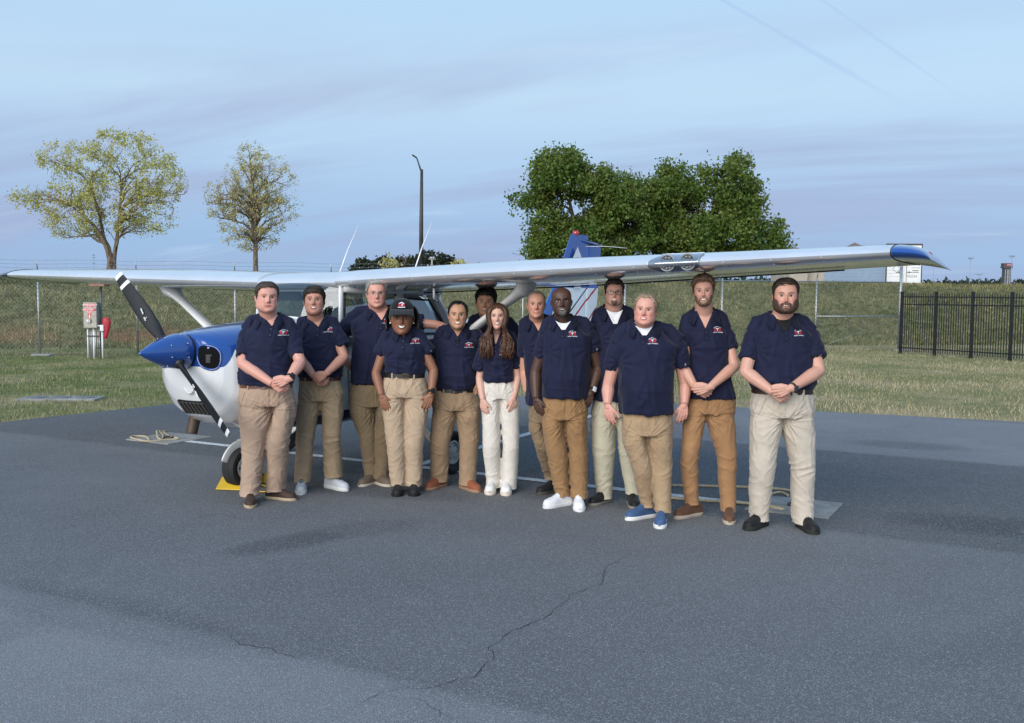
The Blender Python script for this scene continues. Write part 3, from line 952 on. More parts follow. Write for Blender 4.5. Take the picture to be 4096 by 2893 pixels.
def trees():
    b, q, k = px_tree(46, 440, 1085)
    lob = [(*q(300, 640), 150 * k, 1.6, 85 * k), (*q(500, 600), 150 * k, 1.8, 80 * k), (*q(640, 720), 105 * k, 1.7, 110 * k), (*q(200, 790), 150 * k, 1.6, 70 * k),
           (*q(420, 800, .6), 190 * k, 2.2, 130 * k), (*q(570, 880), 130 * k, 1.5, 70 * k), (*q(300, 900), 130 * k, 1.5, 60 * k), (*q(430, 545), 80 * k, 1.0, 30 * k), (*q(140, 775), 90 * k, 1, 40 * k)]
    g = [0, 0, 0]
    tree('spring_tree', 'wide young tree with thin yellow green spring leaves and a forked trunk', b,
         [[[-.06, 0, -.1], q(438, 1010), q(415, 950), q(395, 850), q(360, 740)], [[.12, .1, -.1], q(452, 1040, .1), q(462, 960, .15), q(470, 860, .2), q(480, 740, .2)],
          [q(444, 1060, .1), q(425, 980, -.1), q(380, 900, -.2), q(300, 830, -.3)]],
         lob, 34, 260, 1300, 30000, .082, LEAF1, BARK, 11, 'slim spring trees on the bank', .13, .9, .10, .35, -.12, .9)
    b, q, k = px_tree(46, 1022, 1095)
    lob = [(*q(1000, 700), 110 * k, 1.4, 90 * k), (*q(1085, 720), 100 * k, 1.3, 100 * k), (*q(930, 790), 105 * k, 1.3, 90 * k), (*q(1130, 830), 80 * k, 1.2, 85 * k),
           (*q(1010, 850), 150 * k, 1.8, 120 * k), (*q(890, 830), 85 * k, 1.1, 60 * k), (*q(1000, 960), 110 * k, 1.2, 45 * k), (*q(985, 600), 55 * k, .7, 45 * k), (*q(1040, 630), 50 * k, .7, 45 * k)]
    tree('spring_tree', 'narrower leaning oval young tree with sparse bronze leaves on one thin trunk', b,
         [[[0, 0, -.1], q(1022, 1010), q(1020, 900), q(1012, 780), q(1000, 640)]],
         lob, 36, 260, 1100, 17000, .070, LEAF2, BARK, 12, 'slim spring trees on the bank', .12, .9, .08, .3, -.15, 1.2)
    b, q, k = px_tree(50, 2330, 1050)
    lob = [(*q(2250, 715), 140 * k, 1.9, 100 * k), (*q(2400, 760), 115 * k, 1.8, 90 * k), (*q(2110, 805), 95 * k, 1.1, 38 * k), (*q(2195, 900), 105 * k, 1.6, 75 * k), (*q(2330, 960), 190 * k, 2.2, 110 * k),
           (*q(2150, 1000), 70 * k, 1.1, 45 * k), (*q(2480, 860), 120 * k, 1.8, 130 * k), (*q(2180, 660), 70 * k, 1, 55 * k), (*q(2290, 640), 70 * k, 1, 40 * k), (*q(2470, 800), 100 * k, 1.5, 90 * k), (*q(2500, 960), 110 * k, 1.6, 90 * k)]
    tree('broad_tree', 'rounded dense green tree behind the tail fin of the aeroplane', b,
         [[[0, 0, -.1], q(2320, 960), q(2290, 860), q(2265, 740)], [q(2325, 1000), q(2370, 900, .3), q(2410, 800, .3)], [q(2325, 1000), q(2250, 930, -.3), q(2190, 850, -.3)]],
         lob, 30, 200, 900, 62000, .15, LEAF3, BARKD, 13, 'dense green trees behind the wing', .17, .7, .22, .22, -.24, .62, 1.0)
    b, q, k = px_tree(52, 2830, 1050)
    lob = [(*q(2895, 715), 112 * k, 1.6, 88 * k), (*q(2690, 780), 130 * k, 1.8, 95 * k), (*q(2985, 850), 90 * k, 1.5, 95 * k), (*q(2800, 930), 240 * k, 2.4, 130 * k), (*q(2560, 880), 120 * k, 1.8, 150 * k),
           (*q(3090, 950), 60 * k, 1.2, 70 * k), (*q(3000, 1000), 110 * k, 1.3, 60 * k), (*q(2930, 655), 70 * k, .9, 45 * k), (*q(2690, 670), 60 * k, .9, 40 * k), (*q(2560, 1000), 120 * k, 1.6, 70 * k), (*q(3015, 770), 48 * k, .9, 34 * k), (*q(3110, 985), 45 * k, .9, 35 * k), (*q(2570, 810), 90 * k, 1.5, 95 * k)]
    tree('broad_tree', 'wider dense dark green tree behind the landing lights of the wing', b,
         [[[0, 0, -.1], q(2830, 960), q(2850, 850), q(2890, 720)], [q(2830, 1000), q(2760, 900, .3), q(2690, 790, .3)], [q(2835, 990), q(2920, 920, -.3), q(3000, 850, -.3)]],
         lob, 34, 220, 1050, 76000, .155, LEAF3, BARKD, 14, 'dense green trees behind the wing', .19, .7, .22, .22, -.26, .62, 1.0)
trees()
def far_grove():
    D = 150.0
    spec = [(1465, 1037, 62, 0), (1535, 1030, 60, 0), (1625, 1026, 78, 1), (1560, 1020, 45, 2), (1700, 1010, 58, 0), (1770, 1014, 66, 0), (1835, 1030, 42, 2), (1915, 1064, 34, 0)]
    for i, (px, top, hw, kind) in enumerate(spec):
        d = D + (i % 3) * 9
        b = at_depth(px, 1100, d); base = np.array([b[0], d, 1.9]); k = d / F_PX
        H = at_depth(px, top, d)[2] - 1.9
        rng = np.random.RandomState(40 + i)
        where = ['leftmost of the grove', 'left of the bare tree', 'behind the lamp post', 'between two dark evergreens', 'just right of the lamp post', 'behind the right antenna', 'at the right edge of the grove', 'small and apart on the right'][i]
        lab = {0: 'dark far evergreen with bushy crown, ' + where, 1: 'broad brownish far tree in the middle of the grove behind the antennas', 2: 'pale bare far tree, ' + where}[kind]
        t = empty('far_tree', base, 0, lab, 'tree', 'far grove behind the cabin roof' if kind != 1 else None)
        wd = MB().tube([[0, 0, -.5], [.1, 0, H * .5], [0, 0, H * .85]], [.28, .2, .06], 6)
        for _ in range(14):
            z = H * (.3 + .55 * rng.rand()); a = rng.rand() * 6.28
            wd.tube([[0, 0, z], [math.cos(a) * hw * k * .7, math.sin(a) * hw * k * .7, z + H * .14]], [.09, .03], 4)
        wd.build('trunk', BARKD, t)
        n = 1400 if kind != 2 else 650
        u = rng.normal(size=(n, 3)); u /= np.linalg.norm(u, axis=1, keepdims=True); r = rng.rand(n) ** .45
        lump = 1 + .35 * noise3(u * 2.2 + i * 3)
        P = u * (r * lump)[:, None] * [hw * k, hw * k * .9, H * .45] + [0, 0, H * .56]
        ml = {0: LEAFP, 1: mat_leaf('brown_green_leaf', (.04, .045, .018), (.075, .065, .03), (.09, .06, .03)), 2: LEAF2}[kind]
        leafmesh(P, .62 if kind != 2 else .4, rng, ml, 'crown', t)
far_grove()
def treeline():
    rng = np.random.RandomState(5)
    V = []
    D = 1400.0
    xs = np.arange(-900, 900, 5.0)
    P = []
    for x in xs:
        h = 19 + 6 * noise3(np.array([[x * .012, 3, 0]]))[0] + 5 * noise3(np.array([[x * .06, 7, 0]]))[0]
        if x < 0: h -= 5
        n = 26
        P.append(np.c_[x + rng.normal(size=n) * 3, D + rng.rand(n) * 40, 2 + h * (rng.rand(n) ** .6)])
    t = MT('far_wood'); g = t.N('ShaderNodeNewGeometry')
    t.base(t.mix(g.outputs['Random Per Island'], (.030, .046, .040), (.055, .072, .060))).rough(1).set(Specular_IOR_Level=0)
    o = leafmesh(np.concatenate(P), 7.0, rng, t.m, 'treeline', None, 0, 'stuff')
    tag(o, 'low dark line of far-off woods along the horizon', 'woods')
treeline()

# ------------------------------------------------------------------ lamp posts, towers, trailer, buildings
M_BRONZE = pm('bronze_metal', (.055, .048, .042), .5, .4, .2, 5)
def street_lamp():
    D = 54.0
    b = at_depth(1684, 1080, D); base = np.array([b[0], D, 1.9]); k = D / F_PX
    def q(px, py): w = at_depth(px, py, D) - base; return [w[0], 0, w[2]]
    t = empty('street_lamp', base, 0, 'tall dark lamp post with one arm and a flat lamp head rising behind the cabin', 'lamp post')
    MB().tube([[0, 0, -.3], q(1685, 900), q(1687, 678)], [.125, .11, .075], 12).build('pole', M_BRONZE, t)
    MB().tube([q(1686, 690), q(1676, 660), q(1667, 632)], [.045, .04, .035], 8).build('arm', M_BRONZE, t)
    h = q(1658, 626)
    MB().bevbox(h, (.30, .34, .07), .03, roty(.55)).build('lamp_head', M_BRONZE, t, 40)
    h = q(1697, 1003)
    MB().bevbox(h, (.16, .2, .11), .02, roty(.5)).build('floodlight', M_DARK, t, 40)
    h = q(1686, 1001)
    MB().tube([h, [h[0], 0, h[2] + .05]], .122, 12).build('band', M_GALV, t)
street_lamp()
def utility_pole():
    D = 120.0
    b = at_depth(1728, 1085, D); base = np.array([b[0], D, 1.9])
    def q(px, py): w = at_depth(px, py, D) - base; return np.array([w[0], 0, w[2]])
    t = empty('utility_pole', base, 0, 'short pale wooden utility pole before the far grove', 'utility pole')
    wood = pm('grey_wood', (.30, .27, .22), .9)
    MB().tube([[0, 0, -.3], q(1728, 1033)], [.16, .11], 8).build('pole', wood, t)
    MB().box(q(1728, 1037), (.9, .1, .1)).build('crossarm', wood, t, False)
    for px in (1722, 1728, 1735):
        MB().ell(q(px, 1033), (.12, .12, .2), None, 8, 5).build('insulator', M_GALV, t)
utility_pole()
M_FARPOLE = pm('pale_steel_pole', (.26, .29, .33), .6, .3, .1, 1)
def light_tower(px, top, D, label, rows=2, w=1.0):
    b = at_depth(px, 1150, D); base = np.array([b[0], D, 2.0]); k = D / F_PX
    H = at_depth(px, top, D)[2] - 2.0
    t = empty('light_tower', base, 0, label, 'floodlight tower', 'far floodlight towers on the right')
    MB().tube([[0, 0, -1], [0, 0, H]], [1.5 * k, .8 * k], 8).build('pole', M_FARPOLE, t)
    hd = MB()
    for r in range(rows): hd.box((0, 0, H - r * 3.4 * k), (22 * k * w, .3, .35 * k))
    hd.build('crossbar', M_FARPOLE, t, False)
    lm = None
    for r in range(rows):
        for j in (-2, -1, 0, 1, 2):
            if lm is None: o = lm = MB().box((0, -.4, 0), (3.2 * k * w, .8, 2.4 * k)).build('lamp', M_FARPOLE, t, False)
            else: o = inst(lm, t)
            o.location = (j * 4.4 * k * w, 0, H - r * 3.4 * k)
light_tower(3732, 1041, 520, 'far floodlight tower right under the spike of the wing tip')
light_tower(3877, 1032, 500, 'far floodlight tower standing alone between wing tip and scoring tower')
light_tower(4042, 1024, 480, 'far floodlight tower beside the scoring tower')
def twin_lamp():
    D = 260.0
    b = at_depth(3916, 1150, D); base = np.array([b[0], D, 2.0]); k = D / F_PX
    def q(px, py): w = at_depth(px, py, D) - base; return [w[0], 0, w[2]]
    t = empty('street_lamp', base, 0, 'short far lamp post with spreading arms left of the scoring tower', 'lamp post')
    MB().tube([[0, 0, -1], q(3916, 1098)], [1.2 * k, .8 * k], 8).build('pole', M_FARPOLE, t)
    for px in (3902, 3911, 3922, 3931):
        MB().tube([q(3916, 1102), q(px, 1097)], .4 * k, 5).build('arm', M_FARPOLE, t)
        MB().box(q(px, 1097), (5 * k, .5, 2 * k)).build('lamp_head', M_FARPOLE, t, False)
twin_lamp()
def scoring_tower():
    D = 560.0
    b = at_depth(4023, 1150, D); base = np.array([b[0], D, 2.0]); k = D / F_PX
    def Z(py): return at_depth(4023, py, D)[2] - 2.0
    t = empty('scoring_tower', base, 0, 'tall dark far tower with a red panel on top and bands of windows', 'tower')
    mt = pm('tower_steel', (.06, .065, .075), .7); mw = pm('tower_white', (.55, .57, .60), .6); mr = pm('tower_red', (.22, .03, .035), .6)
    h = Z(1074) + 2
    MB().box((0, 0, h / 2 - 1), (26 * k, 20 * k, h + 2)).build('shaft', mt, t, False)
    MB().box((0, 0, Z(1070)), (36 * k, 26 * k, 7 * k)).build('gallery', mt, t, False)
    MB().box((0, 0, Z(1061)), (34 * k, 24 * k, 15 * k)).build('cabin', mt, t, False)
    MB().box((4 * k, -12.4 * k, Z(1060)), (25 * k, .6 * k, 11 * k)).build('red_panel', mr, t, False)
    s_ = MB()
    for j in range(6): s_.box((-3 * k + 2.9 * k * j, -12.9 * k, Z(1060.5)), (2.0 * k, .3 * k, 3.2 * k))
    s_.build('panel_lettering', mw, t, False)
    w = None
    for i in range(12):
        for x in (-9, 0, 2.6, 9):
            if w is None: w = o = MB().box((0, 0, 0), (2.0 * k, .4 * k, 2.6 * k)).build('window', mw, t, False)
            else: o = inst(w, t)
            o.location = (x * k, -10.2 * k, Z(1081 + i * 5))
scoring_tower()
def cell_tower():
    D = 420.0
    b = at_depth(375, 1085, D); base = np.array([b[0], D, 2.0]); k = D / F_PX
    def q(px, py): w = at_depth(px, py, D) - base; return [w[0], 0, w[2]]
    t = empty('cell_tower', base, 0, 'thin far antenna mast with clustered panels beside the forked tree', 'mast')
    MB().tube([[0, 0, -1], q(374, 1016)], [1.4 * k, .8 * k], 8).build('mast', M_FARPOLE, t)
    a = MB()
    for py in (1021, 1030, 1052):
        a.box(q(374, py), (11 * k, 8 * k, .5 * k))
        for dx in (-6, -2, 3, 6): a.box(q(374 + dx, py), (1.4 * k, 1 * k, 5 * k))
    a.build('antenna_panel', M_FARPOLE, t, False)
cell_tower()
def trailer():
    D = 76.0; k = D / F_PX
    c = at_depth(3612, 1165, D)
    z0 = at_depth(3612, 1139, D)[2] - .55
    H1 = at_depth(3612, 975, D)[2]
    t = empty('truck_trailer', (c[0], D, z0), 0, 'white box truck trailer seen from behind its double doors on top of the bank', 'trailer')
    W = 143 * k; zb = .55; zt = H1 - z0; Ln = 15.0
    mwh = pm('trailer_white', (.72, .72, .70), .45, 0, .08, .6); mal = pm('trailer_side', (.46, .56, .68), .35, .2, .05, .3); mdk = pm('trailer_frame', (.07, .05, .045), .6); mrd = pm('reflective_red', (.35, .03, .03), .5)
    MB().box((0, Ln / 2 + .05, (zb + zt) / 2), (W - .06, Ln, zt - zb - .06)).build('body', mal, t, False)
    fr = MB()
    fr.box((0, -.01, zt - .06), (W, .12, .12)); fr.box((-W / 2 + .03, -.01, (zb + zt) / 2), (.06, .12, zt - zb - .25)); fr.box((W / 2 - .03, -.01, (zb + zt) / 2), (.06, .12, zt - zb - .25))
    fr.box((0, -.01, zb + .06), (W, .12, .12))
    for dx in (-.14, .0, .12): fr.box((dx, -.09, zt - .10), (.05, .05, .18))
    fr.build('door_frame', mdk, t, False)
    dw = (W - .16) / 2
    for sx in (-1, 1):
        d = MB().bevbox((sx * (dw / 2 + .01), -.03, (zb + zt) / 2), (dw, .05, zt - zb - .26), .01).build('door', mwh, t, 30)
        bars = MB()
        x = sx * .18
        bars.tube([[x, -.085, zb + .15], [x, -.085, zt - .16]], .016, 6); bars.box((x + sx * .2, -.085, zb + .95), (.42, .03, .035)); bars.box((x + sx * .2, -.09, zb + .95), (.03, .03, .16))
        bars.build('lock_bar', mdk, d, False)
        if sx > 0:
            tx = MB(); u, w = (1, 0, 0), (0, 0, 1)
            text_on(tx, '702334', (.62, -.058, zb + .62), u, w, .26); text_on(tx, 'CAUTION', (.88, -.058, zb + 1.28), u, w, .15)
            for zz in (1.08, .95): tx.box((.88, -.058, zb + zz), (.5, .002, .05))
            text_on(tx, '53', (1.05, -.058, zt - .32), u, w, .16)
            tx.build('lettering', mdk, d, False)
            e = MB().box((.98, -.058, zb + 1.72), (.17, .002, .22)).build('emblem', mrd, d, False)
        else:
            tx = MB(); text_on(tx, '53', (-1.05, -.058, zb + 1.38), (1, 0, 0), (0, 0, 1), .14)
            a = np.array([[0, 1], [1, 0], [0, -1], [-1, 0]]) * .30
            for i in range(4):
                p0, p1 = a[i], a[(i + 1) % 4]
                tx.tube([[-.58 + p0[0], -.06, zb + 1.2 + p0[1]], [-.58 + p1[0], -.06, zb + 1.2 + p1[1]]], .014, 4)
            tx.build('placard_frame', mdk, d, False)
    for i in range(8):
        x = -W / 2 + W * (i + .5) / 8
        MB().box((x, -.075, zb + .07), (W / 8 - .03, .006, .07)).build('reflector_tape', mrd if i % 2 == 0 else mwh, t, False)
    MB().box((0, -.02, zb - .10), (W, .1, .1)).build('bumper', mwh, t, False)
    for y in (1.2, 2.4):
        for sx in (-1, 1):
            w = MB().tube([[sx * (W / 2 - .55), y, .12], [sx * (W / 2 - .02), y, .12]], .42, 20).build('wheel', M_DARK, t, 40)
trailer()
def hotel():
    D = 185.0; k = D / F_PX
    z0 = 2.0
    c = at_depth(3330, 1150, D)
    t = empty('gabled_building', (c[0], D, z0), 0, 'far long building with two brown pointed gables above the wing', 'building')
    mw = pm('beige_wall', (.36, .31, .25), .9); mr = pm('brown_shingle', (.16, .125, .10), .9, 0, .15, 3)
    def q(px, py): w = at_depth(px, py, D); return w[0] - c[0], w[2] - z0
    x0, _ = q(3150, 1100); x1, zt = q(3530, 996)
    zw = q(3300, 1026)[1]
    MB().box(((x0 + x1) / 2, 6, zw / 2), (x1 - x0, 12, zw)).build('wall', mw, t, False)
    MB().prism([[-.6, zw], [12.6, zw], [9, zt], [3, zt]], 0, x0 - .4, x1 + .4).build('roof', mr, t, False)
    for px, top, hw, bot in ((3186, 986, 42, 1012), (3428, 969, 52, 1006)):
        xa, za = q(px, top); zb = q(px, bot)[1]; w = hw * k
        g = MB().add([[xa - w, -2, zb], [xa + w, -2, zb], [xa + w, 5, zb], [xa - w, 5, zb], [xa, 1.2, za]], [(0, 1, 4), (1, 2, 4), (2, 3, 4), (3, 0, 4), (3, 2, 1, 0)])
        g.build('gable_roof', mr, t, False)
        MB().box((xa, 1.5, zb / 2), (2 * w - .6, 6.4, zb)).build('gable_wall', mw, t, False)
        for dx in (-.5, .5):
            MB().box((xa + dx * w, -1.73, zb - 1.4), (.9, .06, 1.2)).build('window', M_DARK, t, False)
    for px, top in ((3451, 978), (3486, 979)):
        xa, za = q(px, top)
        MB().box((xa, 4, za - .4), (.5, .7, .9)).build('chimney', mw, t, False)
hotel()
# ------------------------------------------------------------------ the aeroplane: local x aft, y to its right wing, z up
PL_O = np.array([-2.28, 8.83, 0.0]); PL_A = R(57.83); PL_S = .983
M_SILVER = pm('silver_paint', (.66, .67, .68), .17, .45, .05, 2.5, 0, 60, coat=.6)
M_PWHITE = pm('aircraft_white', (.70, .71, .71), .16, 0, .04, 3, coat=.5)
M_PBLUE = pm('aircraft_blue', (.014, .062, .255), .13, 0, .06, 3, coat=.8)
M_PNAVY = pm('aircraft_navy', (.008, .014, .055), .2, 0, .1, 3, coat=.5)
M_PRED = pm('aircraft_red', (.42, .012, .03), .25, 0, .1, 3, coat=.3)
M_TYRE = pm('tyre_rubber', (.014, .014, .014), .8, 0, .25, 8, .3, 60)
M_CHROME = pm('bare_aluminium', (.62, .63, .64), .28, .9, .1, 8)
M_INT = pm('cabin_trim', (.34, .30, .23), .8, 0, .1, 8)
M_SEAT = pm('seat_leather', (.045, .05, .06), .6, 0, .15, 8)
M_GAP = pm('panel_gap', (.02, .02, .024), .7)
def mat_glass(name, tint, refl, top=.9):
    t = MT(name)
    tr = t.N('ShaderNodeBsdfTransparent'); tr.inputs[0].default_value = (*tint, 1)
    gl = t.N('ShaderNodeBsdfGlossy'); gl.inputs['Roughness'].default_value = .03; gl.inputs[0].default_value = (.95, .97, 1, 1)
    lw = t.N('ShaderNodeLayerWeight'); lw.inputs[0].default_value = .5
    mx = t.N('ShaderNodeMixShader')
    t.L(t.ramp(t.math('POWER', lw.outputs['Facing'], 3.0), 0, 1, False, refl, top), mx.inputs[0])
    t.L(tr.outputs[0], mx.inputs[1]); t.L(gl.outputs[0], mx.inputs[2]); t.L(mx.outputs[0], t.out.inputs[0])
    return t.m
M_GLASS = mat_glass('window_glass', (.62, .70, .72), .16)
M_WSHIELD = mat_glass('windshield_glass', (.50, .58, .63), .09, .30)
M_LENS = mat_glass('lens_cover', (.80, .83, .86), .22)

def paint_scheme():
    """blue over white on the cowl and fuselage, split along a swept line; belly stripe in navy"""
    t = MT('fuselage_paint')
    v = t.coord('Object'); x, y, z = t.sep(v)
    n = t.noise(v, 3, 3, .5)
    line = t.math('ADD', 1.135, t.math('MULTIPLY', t.ramp(x, -.745, -.60), .15))
    line = t.math('ADD', line, t.math('MULTIPLY', t.ramp(x, -.6, .3, False), .07))
    blue = t.math('GREATER_THAN', z, line)
    blue = t.math('MULTIPLY', blue, t.math('LESS_THAN', x, .62))
    top = t.math('MULTIPLY', t.math('GREATER_THAN', z, 1.465), t.math('GREATER_THAN', x, .16))
    blue = t.math('MULTIPLY', blue, t.math('SUBTRACT', 1, top))
    navy = t.math('MULTIPLY', t.math('LESS_THAN', z, t.math('ADD', .60, t.math('MULTIPLY', x, .10))), t.math('GREATER_THAN', x, .02))
    dl = t.math('SUBTRACT', z, t.math('ADD', 1.165, t.math('MULTIPLY', x, .03)))
    red = t.math('MULTIPLY', t.math('LESS_THAN', t.math('ABSOLUTE', dl), .018), t.math('GREATER_THAN', x, .1))
    col = t.mix(blue, t.mix(t.ramp(n, .3, .7), (.66, .67, .67), (.72, .73, .73)), (.014, .062, .255))
    col = t.mix(navy, col, (.008, .014, .055)); col = t.mix(red, col, (.42, .012, .03))
    t.base(col).rough(.15).set(Coat_Weight=.6, Coat_Roughness=.06)
    return t.m
def sup_ring(x, zb, zt, hw, n=40, e=2.6, y0=0):
    a = np.arange(n) * 2 * PI / n + PI / n
    c, s = np.cos(a), np.sin(a)
    zm, h = (zb + zt) / 2, (zt - zb) / 2
    return np.c_[np.full(n, x), y0 + hw * np.sign(c) * np.abs(c) ** (2 / e), zm + h * np.sign(s) * np.abs(s) ** (2 / e)]
def airfoil(chord, th, n=26):
    """closed section, x from 0 to chord, starting at the trailing edge, over the top"""
    b = np.linspace(0, PI, n // 2 + 1); x = (1 - np.cos(b)) / 2
    yt = 5 * th * (.2969 * np.sqrt(x) - .126 * x - .3516 * x ** 2 + .2843 * x ** 3 - .1015 * x ** 4)
    m, p = .022, .4
    yc = np.where(x < p, m / p ** 2 * (2 * p * x - x ** 2), m / (1 - p) ** 2 * ((1 - 2 * p) + 2 * p * x - x ** 2))
    up = np.c_[x, yc + yt][::-1]; lo = np.c_[x, yc - yt][1:]
    return np.vstack([up, lo[:-1]]) * chord
def wing_station(Y):
    """leading edge x, leading edge z, chord, thickness at span station Y (metres from the centre line)"""
    k = sstep(np.array([Y]), 0, 1)[0]
    ch = 1.626 if Y < 2.55 else 1.626 + (1.12 - 1.626) * (Y - 2.55) / (5.2 - 2.55)
    le = .50 if Y < 2.55 else .50 + .16 * (Y - 2.55) / (5.2 - 2.55)
    return le, 1.845 + .0305 * Y, ch, .125 - .02 * max(0, (Y - 2.5) / 2.7)
INC = R(3.0)
def wing_ring(Y, sgn, n=26, grow=1.0, dz=0, scale=1.0):
    le, z, ch, th = wing_station(abs(Y))
    a = airfoil(ch, th * grow, n)
    if scale != 1: a = (a - [ch * .42, 0]) * scale + [ch * .42, 0]
    x = a[:, 0] * math.cos(INC) + a[:, 1] * math.sin(INC); zz = -a[:, 0] * math.sin(INC) + a[:, 1] * math.cos(INC)
    return np.c_[le + x, np.full(len(x), sgn * abs(Y)), z + zz + dz]
def build_plane():
    g = empty('light_aeroplane', PL_O, PL_A, 'high wing light aeroplane with silver wings and blue and white nose parked behind the people', 'aeroplane')
    g.scale = (PL_S,) * 3
    g.rotation_euler = (R(-.6), 0, PL_A)
    PAINT = paint_scheme()
    # fuselage: cowl, lower cabin, tail cone in one skin
    secs = [(-.80, 1.02, 1.385, .20, 2.2), (-.785, .93, 1.405, .30, 2.3), (-.74, .81, 1.42, .385, 2.4), (-.66, .70, 1.435, .445, 2.5), (-.54, .625, 1.45, .485, 2.6), (-.36, .565, 1.47, .515, 2.7), (-.15, .525, 1.488, .535, 2.8),
            (.0, .51, 1.50, .545, 2.9), (.34, .50, 1.525, .555, 3.0), (.40, .50, 1.47, .556, 3.4), (.60, .50, 1.36, .56, 4.5), (1.2, .52, 1.33, .565, 5), (1.7, .515, 1.32, .55, 5), (2.1, .53, 1.34, .50, 4.4), (2.6, .60, 1.38, .42, 3.4),
            (3.4, .72, 1.385, .32, 2.8), (4.4, .86, 1.37, .21, 2.5), (5.4, .98, 1.33, .13, 2.4), (6.3, 1.08, 1.27, .07, 2.2), (6.55, 1.10, 1.24, .03, 2)]
    sx = np.array([s[0] for s in secs])
    X = np.unique(np.r_[sx, np.linspace(-.78, .0, 16), np.linspace(.1, .34, 5), np.linspace(.7, 6.4, 16)])
    mb = MB()
    mb.loft([sup_ring(x, *[np.interp(x, sx, [s[i] for s in secs]) for i in (1, 2, 3)], n=64, e=np.interp(x, sx, [s[4] for s in secs])) for x in X])
    fus = mb.build('fuselage', PAINT, g, 50)
    # seams and bits on the cowl
    def on_skin(x, ang, off=.002):
        r = sup_ring(x, *[np.interp(x, sx, [s[i] for s in secs]) for i in (1, 2, 3)], n=256, e=np.interp(x, sx, [s[4] for s in secs]))
        zm = np.interp(x, sx, [(s[1] + s[2]) / 2 for s in secs])
        a = np.arctan2(r[:, 2] - zm, r[:, 1]); i = np.argmin(np.abs(np.angle(np.exp(1j * (a - ang)))))
        d = np.array([0, r[i, 1], r[i, 2] - zm]); return r[i] + unit(d) * off
    sm = MB()
    for x in (-.30, .02):
        sm.tube([on_skin(x, a, -.001) for a in np.linspace(-2.2 if x > 0 else -1.9, PI + 1.9, 90)], .0028, 4, False)
    for y in (1, -1):
        z_ = 1.115
        def side(x):
            r = sup_ring(x, *[np.interp(x, sx, [s[i] for s in secs]) for i in (1, 2, 3)], n=256, e=np.interp(x, sx, [s[4] for s in secs]))
            r = r[r[:, 1] * y > 0]; i = np.argmin(np.abs(r[:, 2] - z_)); return np.array([x, r[i, 1] + y * .0005, z_])
        sm.tube([side(x) for x in np.linspace(-.58, .02, 24)], .0028, 4, False)
    sm.build('panel_seam', M_GAP, fus)
    sc = MB()
    for x, a in ((-.34, 2.9), (-.26, 2.9), (-.02, 2.9), (.04, 2.9), (-.5, 3.35), (-.45, 2.2), (-.3, 1.9)):
        p = on_skin(x, a + .3, .001); sc.ell(p, .007, None, 8, 5)
    sc.build('fastener', M_CHROME, fus)
    # cooling inlets either side of the spinner: openings' shade painted as dark patches on the closed skin, rolled lip
    zb_, zt_, hw_, ee_ = [np.array([q[i] for q in secs]) for i in (1, 2, 3, 4)]
    xs_f = np.linspace(-.80, .0, 220)
    def skin_x(y, z):
        zb1, zt1, h1, e1 = [np.interp(xs_f, sx, q) for q in (zb_, zt_, hw_, ee_)]
        f_ = np.abs(y / h1) ** e1 + np.abs((z - (zb1 + zt1) / 2) / ((zt1 - zb1) / 2)) ** e1
        i = np.argmax(f_ <= 1); return xs_f[i]
    for y in (-1, 1):
        n = 30; a = np.arange(n) * 2 * PI / n
        def ring(s, off):
            yy = y * (.265 + np.sign(np.cos(a)) * np.abs(np.cos(a)) ** .8 * .105 * s); zz = 1.215 + np.sign(np.sin(a)) * np.abs(np.sin(a)) ** .8 * .095 * s + .18 * (np.abs(yy) - .265) * -1
            return np.array([[skin_x(p, q) - off, p, q] for p, q in zip(yy, zz)])
        io = MB().loft([ring(1.0, .004), ring(.7, .006), ring(.35, .008), ring(.03, .010)], False).build('air_inlet', pm('inlet_shade', (.006, .006, .007), .95, spec=.1) if 'inlet_shade' not in bpy.data.materials else bpy.data.materials['inlet_shade'], fus)
        r_ = ring(1.03, .004); MB().tube(np.vstack([r_, r_[:1]]), .010, 6, False).build('inlet_lip', M_PBLUE, io)
        MB().bevbox((skin_x(y * .27, 1.21) - .006, y * .285, 1.205), (.006, .05, .07), .002, rotz(-y * .6)).build('baffle', pm('baffle_grey', (.05, .045, .04), .8) if 'baffle_grey' not in bpy.data.materials else bpy.data.materials['baffle_grey'], io, False)
    b = MB().bevbox((skin_x(0, .775) + .006, 0, .775), (.03, .36, .15), .012, roty(R(-38)))
    grl = b.build('oil_cooler_grille', M_DARK, fus, 40)
    for j in range(7):
        s_ = MB().box((skin_x(0, .775) - .010, -.14 + j * .047, .767), (.012, .010, .13), roty(R(-38)))
        s_.build('slat', pm('grille_slat', (.09, .08, .07), .6) if j == 0 else bpy.data.materials['grille_slat'], grl, False)
    lt = MB(); a = np.linspace(0, 2 * PI, 30)
    lt.tube(np.c_[skin_x(-.03, .965) - .004 + .012 * np.cos(a), -.03 + .075 * np.cos(a), .975 + .07 * np.sin(a)], .008, 6)
    lt.build('landing_lamp_bezel', M_PWHITE, fus)
    MB().tube([[-.42, .33, .76], [-.44, .33, .64], [-.48, .33, .50]], [.052, .052, .050], 16).build('exhaust_pipe', pm('burnt_steel', (.085, .060, .045), .6, .5, .3, 14), g, 60)
    MB().tube([[-.08, -.1, .62], [-.08, -.1, .50]], .018, 8).build('drain', M_DARK, g)
    # propeller and spinner
    hub = np.array([-.86, 0, 1.262])
    pr = empty('propeller', hub, 0); pr.parent = g
    sp = MB(); L_ = .405; rings = []
